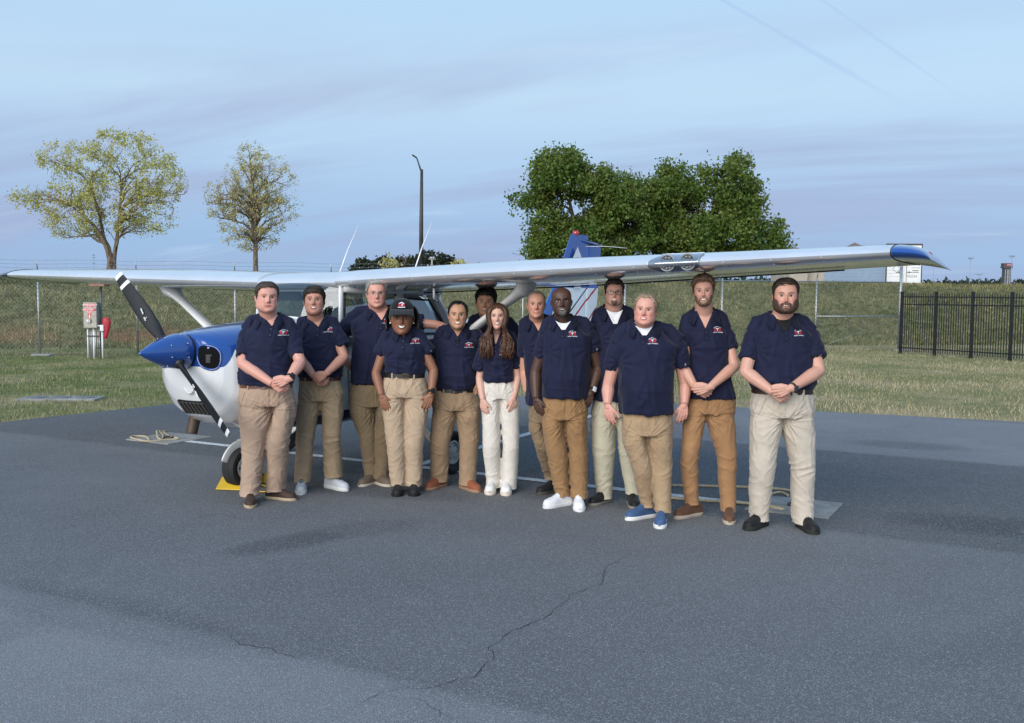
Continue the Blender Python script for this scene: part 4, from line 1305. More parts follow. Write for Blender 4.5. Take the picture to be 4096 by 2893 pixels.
    for t in np.linspace(0, 1, 16):
        r = .152 * (1 - (1 - t) ** 1.55) ** .92 if t > 0 else .002
        aa = np.arange(36) * 2 * PI / 36
        rings.append(np.c_[np.full(36, -L_ + t * L_), r * np.cos(aa), r * np.sin(aa)])
    rings.append(np.c_[np.full(36, .03), .150 * np.cos(aa), .150 * np.sin(aa)])
    sp.loft(rings); sp.build('spinner', M_PBLUE, pr, 60)
    MB().tube([[.028, 0, 0], [.075, 0, 0]], [.146, .14], 32).build('backplate', M_GAP, pr, 40)
    s_ = MB()
    for k in range(8):
        for xx, rr in ((-.02, .1515), (-.17, .127)):
            aa = k * PI / 4 + .3; s_.ell([xx, rr * math.cos(aa), rr * math.sin(aa)], .0055, None, 6, 4)
    s_.build('spinner_screw', M_CHROME, pr)
    M_PROPB = pm('propeller_black', (.010, .012, .014), .55, 0, .2, 8, spec=.3)
    for k, ang in enumerate((R(-46), R(134))):
        # local blade: span along +z, chord along y, then turned about x
        st = np.linspace(.10, .93, 24); rings = []
        for r_ in st:
            u = (r_ - .1) / .83
            ch = np.interp(u, [0, .08, .25, .45, .7, .93, 1], [.070, .078, .120, .136, .120, .092, .076])
            th = np.interp(u, [0, .1, .3, 1], [.060, .046, .026, .009])
            tw = -R(np.interp(u, [0, .2, .5, 1], [48, 38, 26, 16]))
            a = np.arange(16) * 2 * PI / 16
            p = np.c_[th / 2 * np.sin(a), ch / 2 * np.cos(a)]
            yy = p[:, 1] * math.cos(tw) - p[:, 0] * math.sin(tw); xx = p[:, 1] * math.sin(tw) + p[:, 0] * math.cos(tw)
            rings.append(np.c_[xx - .085, yy, np.full(16, r_)])
        rings = np.array(rings)
        M = np.array(Matrix.Rotation(ang, 4, 'X'))
        b = MB().loft(rings).xf(M)
        bl = b.build('blade', M_PROPB, pr, 40)
        for i0, i1 in ((18.6, 20.0), (21.6, 23.0)):
            j = [int(i0), int(i0) + 1, min(23, int(i1))]
            rr = rings[int(round(i0)):int(round(i1)) + 1].copy()
            cc = rr.mean(1, keepdims=True); rr[:, :, :2] = cc[:, :, :2] + (rr[:, :, :2] - cc[:, :, :2]) * 1.035
            MB().loft(rr).xf(M).build('white_band', M_PWHITE, bl, 40)
        mk = MB()
        for dz, dy, hz, hy in ((.47, -.012, .055, .006), (.40, .015, .006, .035), (.40, .012, .035, .006)):
            mk.box((-.108, dy, dz), (.003, hy * 2, hz), rotx(.25))
        mk.xf(M).build('blade_mark', M_PWHITE, bl, False)
        bt = MB().ell((-.085, 0, .135), (.045, .05, .04)).xf(M).build('blade_boot', M_DARK, pr)
    # wings
    for sgn, nm in ((-1, 'left'), (1, 'right')):
        YE = 5.36 if sgn < 0 else 5.02
        ys = np.r_[np.linspace(.50, 2.55, 8), np.linspace(2.75, YE, 9)]
        w = MB().loft([wing_ring(Y, sgn, 34)[::(1 if sgn < 0 else -1)] for Y in ys])
        wo = w.build('wing', M_SILVER, g, 50)
        # rounded drooping tip
        tips = []
        for t in np.linspace(0, 1, 9):
            Y = YE + .001 + (.22 if sgn < 0 else .32) * math.sin(t * PI / 2)
            s_ = max(.03, math.cos(t * PI / 2) ** .55)
            r_ = wing_ring(YE, sgn, 34, 1.0)
            le, z, ch, th = wing_station(YE)
            r_[:, 1] = sgn * Y
            r_[:, 2] = (r_[:, 2] - z) * max(.05, s_ ** 1.2) + z - .05 * t * t - .05 * t * (r_[:, 0] - le)
            r_[:, 0] = le + .10 * t ** 2 * ch * 1.6 + (r_[:, 0] - le) * (1 - .12 * t ** 2)
            tips.append(r_[::(1 if sgn < 0 else -1)])
        MB().loft(tips).build('wing_tip', M_PBLUE if sgn < 0 else M_PNAVY, g, 60)
        gap = MB(); r_ = wing_ring(YE - .005, sgn, 60, 1.02); gap.tube(np.vstack([r_, r_[:1]]), .004, 4, False); gap.build('panel_seam', M_GAP, wo)
        le, z, ch, th = wing_station(YE)
        MB().ell((le + .30, sgn * (YE + (.19 if sgn < 0 else .30)), z - .012), (.045, .022, .024)).build('navigation_light', pm('red_lens', (.30, .01, .012), .12, 0, .1, 8, coat=1) if sgn < 0 else pm('green_lens', (.01, .12, .06), .12), g)
        # strut with its fairing cuff
        a, b = np.array([.92, sgn * .53, .62]), np.array([1.00, sgn * (2.30 if sgn < 0 else 2.42), 1.81])
        n = 18; ang = np.arange(n) * 2 * PI / n
        d = unit(b - a); ux = np.array([1.0, 0, 0]); uz = unit(np.cross(ux, d))
        def srings(ps, chs): return [p + c_ * (np.cos(ang)[:, None] * ux * .5 + np.sin(ang)[:, None] * uz * .27) for p, c_ in zip(ps, chs)]
        so = MB().loft(srings([a, a + (b - a) * .5, b], [.128, .128, .128])).build('strut', M_PWHITE if sgn > 0 else pm('strut_paint', (.58, .575, .55), .3, 0, .05), g, 60)
        ps = [a + (b - a) * t for t in (.885, .92, .95, .975, 1.0)]
        cr = srings(ps, [.134, .152, .195, .26, .36])
        le_, zle, ch_, th_ = wing_station(2.42)
        for q in cr[-1:]:
            q[:, 2] = zle - .045
        MB().loft(cr).build('strut_fairing', so.data.materials[0], g, 60)
        # tie-down ring and fuel vent under the wing
        if sgn < 0:
            MB().tube(spline([[.80, -1.42, 1.79], [.80, -1.42, 1.74], [.83, -1.40, 1.70], [.92, -1.36, 1.685]], 12), .011, 7).build('fuel_vent', M_PWHITE, g)
        # flap and aileron gaps along the trailing part, ribs of rivets
        gp = MB()
        for y0, y1 in ((.62, 2.52), (2.60, 4.85)):
            pts_ = []
            for Y in np.linspace(y0, y1, 8):
                le, z, ch, th = wing_station(Y); x = .74 * ch
                pts_.append([le + x, sgn * Y, z - x * math.sin(INC) - .028 * ch])
            gp.tube(pts_, .006, 4, False)
        gp.build('flap_gap', M_GAP, wo)
        rv = MB()
        for Y in np.linspace(.7, 4.9, 13):
            r_ = wing_ring(Y, sgn, 90); low = r_[len(r_) // 2 + 2:: 5]
            for p in low[:6]: rv.ell(p, .0045, None, 5, 3)
        rv.build('rivet', M_SILVER, wo)
    # cover with two round lamps let into the left leading edge
    y0, y1 = 3.62, 4.02
    def le_patch(Y, off, i0, i1):
        r_ = wing_ring(Y, -1, 90); k = len(r_) // 2
        c = r_[k] + [.25, 0, 0]
        q = r_[k - i0:k + i1 + 1]
        d = q - c; d[:, 1] = 0; return q + off * d / np.linalg.norm(d, axis=1, keepdims=True)
    lamp = empty('landing_light', (0, 0, 0)); lamp.parent = g
    M_LRIM = pm('lamp_grey', (.22, .225, .23), .45, .3, .1, 10)
    ys = np.linspace(y0, y1, 14)
    rows = [le_patch(Y, .002, 9, 9) for Y in ys]
    rows = [le_patch(y0, .0035, 9, 9) + (np.abs(np.linspace(-1, 1, 19))[:, None] ** 2.2) * [0, -.09, 0] if i == 0 else r_ for i, r_ in enumerate(rows)]
    rows[1] = rows[0] * .5 + rows[2] * .5
    MB().grid([r_ for r_ in rows]).build('lamp_recess', pm('lamp_recess', (.26, .27, .28), .5, .3), lamp)
    for Y, rr in ((3.77, .060), (3.93, .060)):
        le, z, ch, th = wing_station(Y)
        c = np.array([le + .022, -Y, z + .004])
        h = MB(); a = np.linspace(0, 2 * PI, 33)
        h.tube(np.c_[np.full(33, c[0] - .012), c[1] + rr * np.cos(a), c[2] + rr * np.sin(a)], .007, 6)
        ho = h.build('lamp_rim', M_LRIM, lamp)
        MB().tube([[c[0] - .005, c[1], c[2]], [c[0] + .01, c[1], c[2]]], rr, 24).build('reflector', pm('lamp_inside', (.12, .125, .13), .5) if 'lamp_inside' not in bpy.data.materials else bpy.data.materials['lamp_inside'], ho, 40)
        bu = MB()
        for q, m_ in ((.2, 4), (.62, 9)):
            for i in range(m_): t_ = i * 2 * PI / m_ + q; bu.ell([c[0] - .014, c[1] + rr * q * math.cos(t_) * 1.1, c[2] + rr * q * math.sin(t_) * 1.1], (.007, .0095, .0095), None, 8, 5)
        bu.build('lamp_bulb', M_LRIM, ho)
    rows = [le_patch(Y, .020, 9, 9) for Y in ys]
    for i in (0, 1): rows[i] = le_patch(ys[i], .006 + .012 * i, 9, 9)
    rows[0] = rows[0] + (np.abs(np.linspace(-1, 1, 19))[:, None] ** 2.2) * [0, -.09, 0]
    rows[1] = rows[1] + (np.abs(np.linspace(-1, 1, 19))[:, None] ** 2.2) * [0, -.045, 0]
    MB().grid(rows).build('lens_cover', M_LENS, lamp)
    e = MB(); e.tube(rows[0], .003, 5, False); e.tube([r_[0] for r_ in rows], .003, 5, False); e.tube([r_[-1] for r_ in rows], .003, 5, False); e.tube(rows[-1], .003, 5, False)
    e.build('lens_edge', M_CHROME, lamp)
    # cabin: roof between the wings, windshield, posts, doors, windows
    n = 34
    MB().loft([wing_ring(0, 1, n) + [0, y, -.0305 * 0 + .004] for y in np.linspace(-.505, .505, 9)]).build('roof', M_SILVER, g, 50)
    zr = 1.83; a = np.linspace(-1, 1, 21); rows = []
    for t in np.linspace(0, 1, 10):
        xb = .335 + .20 * np.abs(a) ** 3 * 1.0; zb = 1.525 - .135 * np.abs(a) ** 2.6
        xt = .565 + .02 * np.abs(a) ** 2; zt = np.full(21, 1.900) - .015 * np.abs(a) ** 4
        y = a * (.545 - .03 * t)
        k = t + .22 * math.sin(t * PI) * .35
        rows.append(np.c_[xb + (xt - xb) * t - .035 * math.sin(t * PI) * (1 - np.abs(a) ** 2), y, zb + (zt - zb) * k])
    rows = np.array(rows)
    MB().grid(rows).build('windshield', M_WSHIELD, g)
    f = MB(); f.tube(rows[0] + [-.004, 0, .004], .010, 6); 
    f.build('windshield_trim', M_PWHITE, g)
    for sgn in (-1, 1):
        yb, yt = sgn * .558, sgn * .520
        def P(x, z, off=0):
            k = (z - 1.33) / (1.80 - 1.33); return [x, yb + (yt - yb) * k + sgn * off, z]
        def bar(pts_, w_, name, m):
            o = MB(); o.tube(pts_, w_, 8, True, 0, .6); return o.build(name, m, g)
        bar([P(.52, 1.34), P(.545, 1.6), P(.575, 1.86)], .030, 'windshield_post', M_PWHITE)
        bar([P(1.40, 1.30), P(1.42, 1.83)], .060, 'door_post', M_PWHITE)
        bar([P(2.28, 1.30), P(2.02, 1.66), P(1.94, 1.80)], .085, 'rear_post', M_SILVER)
        bar([P(.58, 1.80), P(1.3, 1.785), P(2.05, 1.755)], .075, 'roof_rail', M_PWHITE)
        bar([P(.50, 1.325), P(1.4, 1.29), P(2.3, 1.30)], .045, 'window_sill', M_PWHITE)
        def pane(pts_, name):
            q = np.array([P(x, z, -.004) for x, z in pts_]); c = q.mean(0)
            o = MB(); o.add(np.vstack([q, c]), [(i, (i + 1) % len(q), len(q)) for i in range(len(q))])
            return o.build(name, M_GLASS, g, False)
        pane([(.54, 1.34), (1.39, 1.32), (1.41, 1.76), (.60, 1.78)], 'door_window')
        rw = [(1.50, 1.34), (1.50, 1.66), (1.54, 1.70), (1.90, 1.68), (2.17, 1.38), (2.12, 1.33)]
        pane(rw, 'rear_window')
        q = np.array([P(x, z, .002) for x, z in rw + rw[:1]])
        MB().tube(q, .011, 6).build('window_seal', M_GAP, g)
        q = np.array([P(x, z, .004) for x, z in ((.56, 1.36), (1.36, 1.34), (1.37, 1.72), (1.33, 1.755), (.62, 1.765), (.56, 1.36))])
        MB().tube(q, .009, 6).build('window_seal', M_GAP, g)
        # door outline, handle, step
        d = MB(); dz = [(.60, 1.27), (.62, .72), (.80, .62), (1.30, .60), (1.38, .70), (1.40, 1.27)]
        d.tube([[x, sgn * (.5605 - .0 + (.004 if z > .7 else -.012)), z] for x, z in dz], .004, 4, False)
        do = d.build('door_edge', M_GAP, g)
        MB().bevbox((1.24, sgn * .572, 1.16), (.16, .03, .05), .012).build('door_handle', M_CHROME, do, 40)
        MB().bevbox((1.30, sgn * .60, .50), (.16, .12, .015), .005).build('step', M_CHROME, g, 40)
    # cowl of the cabin behind the rear windows down to the tail cone
    rings = []
    for x, zt, hw in ((2.02, 1.775, .50), (2.3, 1.70, .46), (2.7, 1.58, .40), (3.1, 1.475, .345), (3.5, 1.39, .30)):
        m_ = 17; a = np.linspace(0, PI, m_); zb = 1.26
        rings.append(np.c_[np.full(m_, x), hw * np.sign(np.cos(a)) * np.abs(np.cos(a)) ** .7, zb + (zt - zb) * np.abs(np.sin(a)) ** .7])
    MB().grid(rings).build('rear_deck', M_PWHITE, g, 50)
    # inside
    MB().bevbox((.52, 0, 1.32), (.22, 1.02, .26), .05).build('instrument_panel', M_SEAT, g, 40)
    MB().box((1.3, 0, .70), (1.9, .96, .04)).build('cabin_floor', M_SEAT, g, False)
    for sgn in (-1, 1):
        s_ = MB(); s_.bevbox((1.28, sgn * .26, 1.16), (.14, .42, .62), .05, roty(.18)); s_.bevbox((1.36, sgn * .26, 1.52), (.10, .24, .16), .04)
        s_.bevbox((1.05, sgn * .26, .90), (.45, .42, .14), .05)
        s_.build('seat', M_SEAT, g, 40)
        MB().bevbox((1.20, sgn * .515, 1.05), (1.1, .02, .5), .005).build('side_trim', M_INT, g, 40)
    MB().bevbox((2.0, 0, 1.12), (.14, 1.0, .66), .05, roty(.2)).build('rear_seat', M_SEAT, g, 40)
    MB().bevbox((1.25, 0, 1.775), (1.4, .98, .02), .005).build('headliner', M_INT, g, 40)
    for sgn in (-1, 1): MB().bevbox((.66, sgn * .25, 1.73), (.05, .34, .10), .01, roty(-.6)).build('sun_visor', M_SEAT, g, 40)
    # tail
    def fin(secs_, name, m, par=g, th=.10, slots=None):
        rr = []
        for (x0, x1, z, y) in secs_:
            a_ = airfoil(x1 - x0, th, 22); a_[:, 1] -= a_[:, 1].mean()
            rr.append(np.c_[x0 + a_[:, 0], y + a_[:, 1], np.full(len(a_), z)])
        return MB().loft(rr).build(name, m, par, 50)
    def tail_paint():
        t = MT('tail_paint'); v = t.coord('Object'); x, y, z = t.sep(v)
        n = t.noise(t.coord('Object', (1, 1, 1)), 2.2, 4, .5, .4)
        edge = t.math('ADD', 1.74, t.math('MULTIPLY', t.math('SUBTRACT', 5.95, x), .75))
        blue = t.math('MAXIMUM', t.math('GREATER_THAN', z, 1.84), t.math('LESS_THAN', x, t.math('ADD', 5.28, t.math('MULTIPLY', t.math('SUBTRACT', z, 1.4), .62))))
        u = t.math('SUBTRACT', z, t.math('MULTIPLY', x, .62))
        col = t.mix(t.ramp(n, .3, .7), (.68, .69, .69), (.74, .75, .75))
        for c, w in ((-2.30, .020), (-2.62, .016)):
            d = t.math('ABSOLUTE', t.math('SUBTRACT', t.math('ADD', u, t.math('MULTIPLY', t.math('SUBTRACT', n, .5), .10)), c))
            col = t.mix(t.math('LESS_THAN', d, w), col, (.40, .012, .03))
        for c, w in ((-2.13, .016), (-2.75, .010)):
            d = t.math('ABSOLUTE', t.math('SUBTRACT', u, c)); col = t.mix(t.math('LESS_THAN', d, w), col, (.02, .02, .03))
        col = t.mix(blue, col, t.mix(t.ramp(n, .3, .7), (.012, .065, .29), (.020, .085, .33)))
        t.base(col).rough(.22).set(Coat_Weight=.4)
        return t.m
    TP = tail_paint()
    f_ = fin([(4.55, 6.30, 1.28, 0), (5.05, 6.34, 1.45, 0), (5.50, 6.40, 1.94, 0), (5.84, 6.44, 2.46, 0), (5.94, 6.45, 2.60, 0)], 'fin', TP, g, .085)
    fin([(6.30, 6.62, 1.12, 0), (6.345, 6.72, 1.5, 0), (6.41, 6.80, 2.0, 0), (6.45, 6.86, 2.46, 0)], 'rudder', TP, g, .10)
    MB().bevbox((6.53, 0, 2.495), (.68, .055, .05), .02, roty(R(4))).build('rudder_cap', M_PBLUE, g, 50)
    MB().tube([[6.08, 0, 2.59], [6.08, 0, 2.62], [6.08, 0, 2.65]], [.045, .045, .034], 14).build('beacon', pm('beacon_red', (.45, .015, .015), .15, 0, .1, 8, coat=1), g)
    for sgn in (-1, 1):
        MB().tube(spline([[6.35, 0, 2.44], [6.45, sgn * .3, 2.435], [6.62, sgn * .55, 2.41]], 8), .0035, 6).build('tail_antenna', M_PWHITE, g)
    rr = []
    for sgn, nm in ((-1, 1), (1, 1)):
        rr = []
        for Y, x0, x1 in ((.02, 5.55, 6.75), (.9, 5.68, 6.72), (1.55, 5.80, 6.68), (1.70, 5.92, 6.60)):
            a_ = airfoil(x1 - x0, .085, 22); rr.append(np.c_[x0 + a_[:, 0], np.full(len(a_), sgn * Y), 1.19 + a_[:, 1] - .01])
        MB().loft([r_[::(1 if sgn < 0 else -1)] for r_ in rr]).build('tailplane', M_PWHITE, g, 50)
    # badge on the fin
    y = -.052
    bd = MB(); pent = np.array([[6.03, 2.42], [5.90, 2.27], [5.93, 1.84], [6.13, 1.84], [6.17, 2.25]])
    def badge(p, yy, m, name, par):
        o = MB(); c = p.mean(0); nn = len(p)
        def yo(x, z): return -.058 - yy
        v = [[x, yo(x, z), z] for x, z in p] + [[c[0], yo(*c), c[1]]]
        o.add(v, [(i, (i + 1) % nn, nn) for i in range(nn)]); return o.build(name, m, par, False)
    b0 = badge(pent, 0, M_PWHITE, 'badge', g)
    ck = MB()
    for i in range(5):
        for j in range(5):
            if (i + j) % 2 == 0:
                for s_ in (-1, 1):
                    x = 6.025 + s_ * (.022 + i * .016); z = 1.92 + j * .035 + i * .012 * 1
                    ck.box((x, -.0595, z), (.015, .001, .030))
    ck.add([[6.025, -.0600, 2.12], [6.005, -.0600, 1.92], [6.045, -.0600, 1.92]], [(0, 1, 2)])
    ck.build('chequered_flag', M_GAP, b0, False)
    tx = MB(); v, f = text_geo('FLIGHT TRAINING', .030)
    ang = v[:, 0] / .14; rad = .14 + v[:, 1]
    tx.add(np.c_[6.02 + rad * np.sin(ang) * .75, np.full(len(v), -.0597), 2.12 + rad * np.cos(ang)], f)
    tx.build('lettering', M_GAP, b0, False)
    # undercarriage
    def wheel(name, x, y, r, w, hub_m, cover=False):
        t = empty(name, (x, y, r + y * .0105), 0); t.parent = g
        n = 36; prof = [(r * .52, .5), (r * .62, .62), (r * .80, .95), (r * .93, .92), (r * .985, .70), (r, .30), (r * .975, .24), (r, .18), (r, -.18), (r * .975, -.24), (r, -.30), (r * .985, -.70), (r * .93, -.92), (r * .80, -.95), (r * .62, -.62), (r * .52, -.5)]
        a = np.arange(n) * 2 * PI / n
        MB().loft([np.c_[q * np.cos(a), np.full(n, k * w / 2), q * np.sin(a)] for q, k in prof], False).build('tyre', M_TYRE, t, 40)
        MB().loft([np.c_[q * np.cos(a), np.full(n, k * w / 2), q * np.sin(a)] for q, k in ((r * .53, .55), (r * .55, .68), (r * .47, .70), (r * .42, .40), (r * .2, .25), (r * .12, .25), (r * .11, .6), (.001, .62), (.001, -.62), (r * .42, -.5), (r * .47, -.70), (r * .55, -.68), (r * .53, -.55))], False).build('rim', hub_m, t, 40)
        h = MB()
        for k in range(6):
            aa = k * PI / 3; h.bevbox((r * .3 * math.cos(aa), -w * .18, r * .3 * math.sin(aa)), (.035, .03, .02), .004)
        h.build('hub_bolt', M_DARK, t, 40)
        return t
    HUB = pm('wheel_grey', (.50, .50, .49), .5, .2, .15, 20)
    wheel('main_wheel', 1.41, -1.13, .212, .17, HUB); wheel('main_wheel', 1.41, 1.13, .212, .17, HUB)
    for sgn in (-1, 1):
        ps = spline([[1.40, sgn * .35, .56], [1.40, sgn * .62, .50], [1.41, sgn * .84, .37], [1.41, sgn * 1.02, .24]], 14)
        MB().tube(ps, np.linspace(.055, .04, 14), 10, True, 0, .38, (1, 0, 0)).build('gear_leg', M_PWHITE, g)
        MB().bevbox((1.43, sgn * 1.01, .22), (.10, .05, .12), .012).build('brake', M_DARK, g, 40)
    MB().tube([[.8, -.98, .60], [1.3, -.78, .62]], .02, 8).build('cabin_step', M_PWHITE, g)
    wheel('nose_wheel', -.20, .0, .185, .155, HUB)
    fk = MB()
    for sgn in (-1, 1): fk.tube([[-.20, sgn * .105, .185], [-.19, sgn * .105, .34], [-.18, sgn * .05, .41]], .022, 8)
    fk.tube([[-.18, -.06, .41], [-.18, .06, .41]], .026, 8)
    fk.build('nose_fork', M_PWHITE, g)
    MB().tube([[-.18, 0, .40], [-.15, 0, .62]], .034, 12).build('oleo_strut', M_CHROME, g)
    MB().tube([[-.15, 0, .60], [-.12, 0, .75]], .05, 12).build('nose_leg', M_PWHITE, g)
    lk = MB(); lk.tube([[-.11, 0, .42], [-.02, 0, .50], [-.09, 0, .60]], .014, 6); lk.build('torque_link', M_CHROME, g)
    mg = MB(); a = np.linspace(.35, 2.2, 14); mg.tube(np.c_[-.20 - .205 * np.cos(a), np.full(14, .0), .185 + .205 * np.sin(a)], [.05] * 14, 8, True, 0, .12, (0, 1, 0)); mg.build('mudguard', M_PWHITE, g)
    # whip aerials on the roof
    for y, x in ((.12, 1.25), (-.80, 1.30)):
        MB().tube([[x, y, 1.94], [x + .14, y - .0, 2.20], [x + .31, y, 2.46]], [.008, .006, .004], 7).build('whip_aerial', M_PWHITE, g)
    return g
PLANE = build_plane()

# ------------------------------------------------------------------ wheel chocks with their cord
def chocks():
    m = pm('chock_yellow', (.55, .36, .02), .45, 0, .1, 6)
    a = on_ground(925, 1962); b = on_ground(1062, 1938)
    o = MB().bevbox((0, 0, .05), (.30, .16, .012), .004, rotx(R(32))).bevbox((0, .06, .05), (.30, .012, .09), .004).build('wheel_chock', m, None, 30)
    o.location = (a[0] + .02, a[1] + .05, .0); o.rotation_euler = (0, 0, R(-8))
    tag(o, 'yellow folded metal chock in front of the nose wheel tyre', 'wheel chock', 'nose wheel chocks')
    c = inst(o); c.location = (b[0], b[1] + .1, 0); c.rotation_euler = (0, 0, R(165)); c.scale = (.62, 1, 1)
    tag(c, 'yellow metal chock seen between the trouser legs of the first man', 'wheel chock', 'nose wheel chocks')
    P = np.array([on_ground(*q) for q in ((990, 1968), (1040, 1972), (1085, 1972), (1100, 1960), (1070, 1952), (1045, 1945))]); P[:, 2] = .012
    r_ = MB().tube(spline(P, 30), .006, 6).build('cord', m); tag(r_, 'yellow cord joining the two wheel chocks', 'cord')
chocks()
# ------------------------------------------------------------------ people
def mat_skin():
    t = MT('skin'); v = t.coord('Object'); n = t.noise(v, 60, 4, .6); n2 = t.noise(v, 9, 3, .6)
    c = t.attr()
    c2 = t.mix(t.math('MULTIPLY', t.ramp(n2, .35, .7), .18), c, t.mix(1.0, c, (.95, .62, .55), 'MULTIPLY'))
    t.base(c2).rough(.48).set(Specular_IOR_Level=.35, Subsurface_Weight=.12, Subsurface_Scale=.008)
    t.b.inputs['Subsurface Radius'].default_value = (1.0, .35, .2)
    t.bump(n, .15, .002)
    return t.m
M_SKIN = mat_skin()
def mat_cloth(name, c, rough=.85, var=.12, bscale=420, sheen=.15):
    t = MT(name); v = t.coord('Object')
    n = t.noise(v, 5, 5, .6, .3); w = t.noise(v, bscale, 2, .5); f = t.noise(v, 26, 5, .6, .6)
    lo = tuple(q * (1 - var) for q in c); hi = tuple(min(1, q * (1 + var)) for q in c)
    col = t.mix(t.ramp(n, .3, .7), lo, hi)
    col = t.mix(t.math('MULTIPLY', t.ramp(w, .35, .6), .25), t.mix(.5, col, (0, 0, 0)), col) if False else col
    t.base(col).rough(rough).set(Specular_IOR_Level=.25, Sheen_Weight=sheen, Sheen_Roughness=.5)
    t.bump(t.math('ADD', t.math('MULTIPLY', w, .25), f), .35, .006)
    return t.m
M_NAVY = mat_cloth('navy_pique', (.0062, .0084, .030), .80, .15, 420, .08)
M_NAVYC = mat_cloth('navy_rib', (.0058, .0078, .026), .85, .12, 300, .05)
M_WHITE_T = mat_cloth('white_cotton', (.72, .73, .76), .9, .04)
M_BLACK_T = mat_cloth('black_cotton', (.008, .008, .009), .9, .1)
M_EYEW = pm('eye_white', (.52, .49, .47), .25, 0, .03, 30)
M_TEETH = pm('teeth', (.72, .69, .64), .3, 0, .03, 40)
M_LASH = pm('lash_line', (.022, .014, .012), .7)
M_LOGO_R = pm('logo_red', (.42, .012, .035), .8); M_LOGO_W = pm('logo_white', (.78, .78, .80), .8)
M_BTN = pm('navy_button', (.018, .024, .06), .35)
M_GOLD = pm('gold', (.70, .50, .18), .25, .9)
M_GLASSF = pm('spectacle_frame', (.030, .018, .014), .35)
M_WIRE = pm('thin_metal_rim', (.40, .36, .33), .3, .8)
M_SPECT = mat_glass('spectacle_lens', (.94, .95, .96), .02, .05)
_HM = {}
def hairmat(c):
    if c not in _HM:
        t = MT('hair_%d' % len(_HM)); v = t.coord('Object', (1, 1, .35)); n = t.noise(v, 140, 4, .65, .3)
        t.base(t.mix(t.ramp(n, .3, .7), tuple(q * .55 for q in c), tuple(min(1, q * 1.5) for q in c))).rough(.5).set(Specular_IOR_Level=.45)
        t.bump(n, .6, .004); _HM[c] = t.m
    return _HM[c]
_CM = {}
def colmat(kind, c, **k):
    key = (kind, c)
    if key not in _CM: _CM[key] = mat_cloth('%s_%d' % (kind, len(_CM)), c, **k)
    return _CM[key]

# ---- the head: a height field over the face, rings round the skull.  unit = chin to crown
HZ = np.array([0, .04, .09, .15, .22, .30, .40, .50, .60, .70, .80, .88, .94, .98, 1.0])
HW = 1.0 * np.array([.12, .185, .235, .270, .292, .308, .322, .330, .338, .340, .322, .275, .205, .120, .02])
HF = np.array([.345, .385, .400, .398, .392, .390, .388, .388, .396, .395, .365, .300, .215, .120, .02])
HB = np.array([-.02, .05, .12, .19, .27, .34, .40, .44, .460, .462, .440, .375, .285, .170, .03])
def smooth_interp(z, Y):
    return np.interp(z, HZ, Y)
def gs(x, z, cx, cz, sx, sz): return np.exp(-((x - cx) / sx) ** 2 - ((z - cz) / sz) ** 2)
class Head:
    def __init__(s, **k):
        s.jaw = k.get('jaw', 1.0); s.wide = k.get('wide', 1.0); s.smile = k.get('smile', .6); s.nose = k.get('nose', 1.0); s.full = k.get('full', 0.0); s.brow = k.get('brow', 1.0); s.mw = k.get('mw', .115)
    def w(s, z):
        a = smooth_interp(z, HW) * s.wide
        return a * (1 + (s.jaw - 1) * sstep(z, .42, .12)) + s.full * .03 * np.exp(-((np.asarray(z) - .2) / .16) ** 2)
    def disp(s, x, z):
        ax = np.abs(x)
        d = .030 * gs(x, z, 0, .54, .040, .12) + s.nose * (.105 * gs(x, z, 0, .385, .046, .062) + .060 * gs(x, z, 0, .46, .036, .08)) + s.nose * .035 * gs(ax, z, .055, .362, .030, .028)
        d += -.048 * gs(ax, z, .135, .530, .070, .046) + .022 * s.brow * gs(ax, z, .12, .610, .10, .035)
        d += (.020 + .014 * s.smile) * gs(ax, z, .190, .400, .075, .07) + s.full * .03 * gs(ax, z, .19, .25, .1, .13)
        d += .020 * gs(x, z, 0, .235, .10, .055) + .010 * gs(x, z, 0, .262, .085, .014) + .012 * gs(x, z, 0, .206, .075, .016) - .014 * gs(x, z, 0, .158, .09, .022)
        d += .030 * gs(x, z, 0, .075, .075, .055) - .016 * gs(x, z, 0, .313, .05, .018)
        d += -.010 * s.smile * gs(ax - .10 - (.34 - z) * .35, z, .03, .30, .018, .07)
        return d
    def front(s, x, z):
        """distance forward of the ear axis of the skin at (x, z)"""
        w = s.w(z); f = smooth_interp(z, HF)
        q = np.clip(np.abs(x) / np.maximum(w, 1e-6), 0, .995)
        return f * (1 - q ** 2.25) ** (1 / 2.25) + s.disp(x, z)
    def ring(s, z, n=72, grow=0.0):
        a = np.arange(n) * 2 * PI / n
        sn, cs = np.sin(a), np.cos(a)
        w = s.w(z) + grow; f = smooth_interp(z, HF) + grow; b = smooth_interp(z, HB) + grow
        e = 2 / 2.25
        x = w * np.sign(sn) * np.abs(sn) ** e
        y = np.where(cs > 0, -f * np.abs(cs) ** e, b * np.abs(cs) ** e)
        y = y - np.where(cs > 0, s.disp(x, z) * np.clip(cs * 3, 0, 1), 0)
        return np.c_[x, y, np.full(n, z)]
    def point(s, th, z, grow=0.0):
        """arrays of angle from the front and height -> skin points pushed out by grow"""
        th = np.asarray(th, float); z = np.clip(np.asarray(z, float), 0, 1)
        sn, cs = np.sin(th), np.cos(th); e = 2 / 2.25
        up = sstep(z, .80, 1.0)
        gr = np.asarray(grow, float)
        w = s.w(z) + gr * (1 - .3 * up); f = smooth_interp(z, HF) + gr * (1 - .3 * up); b = smooth_interp(z, HB) + gr * (1 - .3 * up)
        x = w * np.sign(sn) * np.abs(sn) ** e
        y = np.where(cs > 0, -f * np.abs(cs) ** e, b * np.abs(cs) ** e)
        y = y - np.where(cs > 0, s.disp(x, z) * np.clip(cs * 3, 0, 1), 0)
        return np.stack([x, y, z + gr * up], -1)
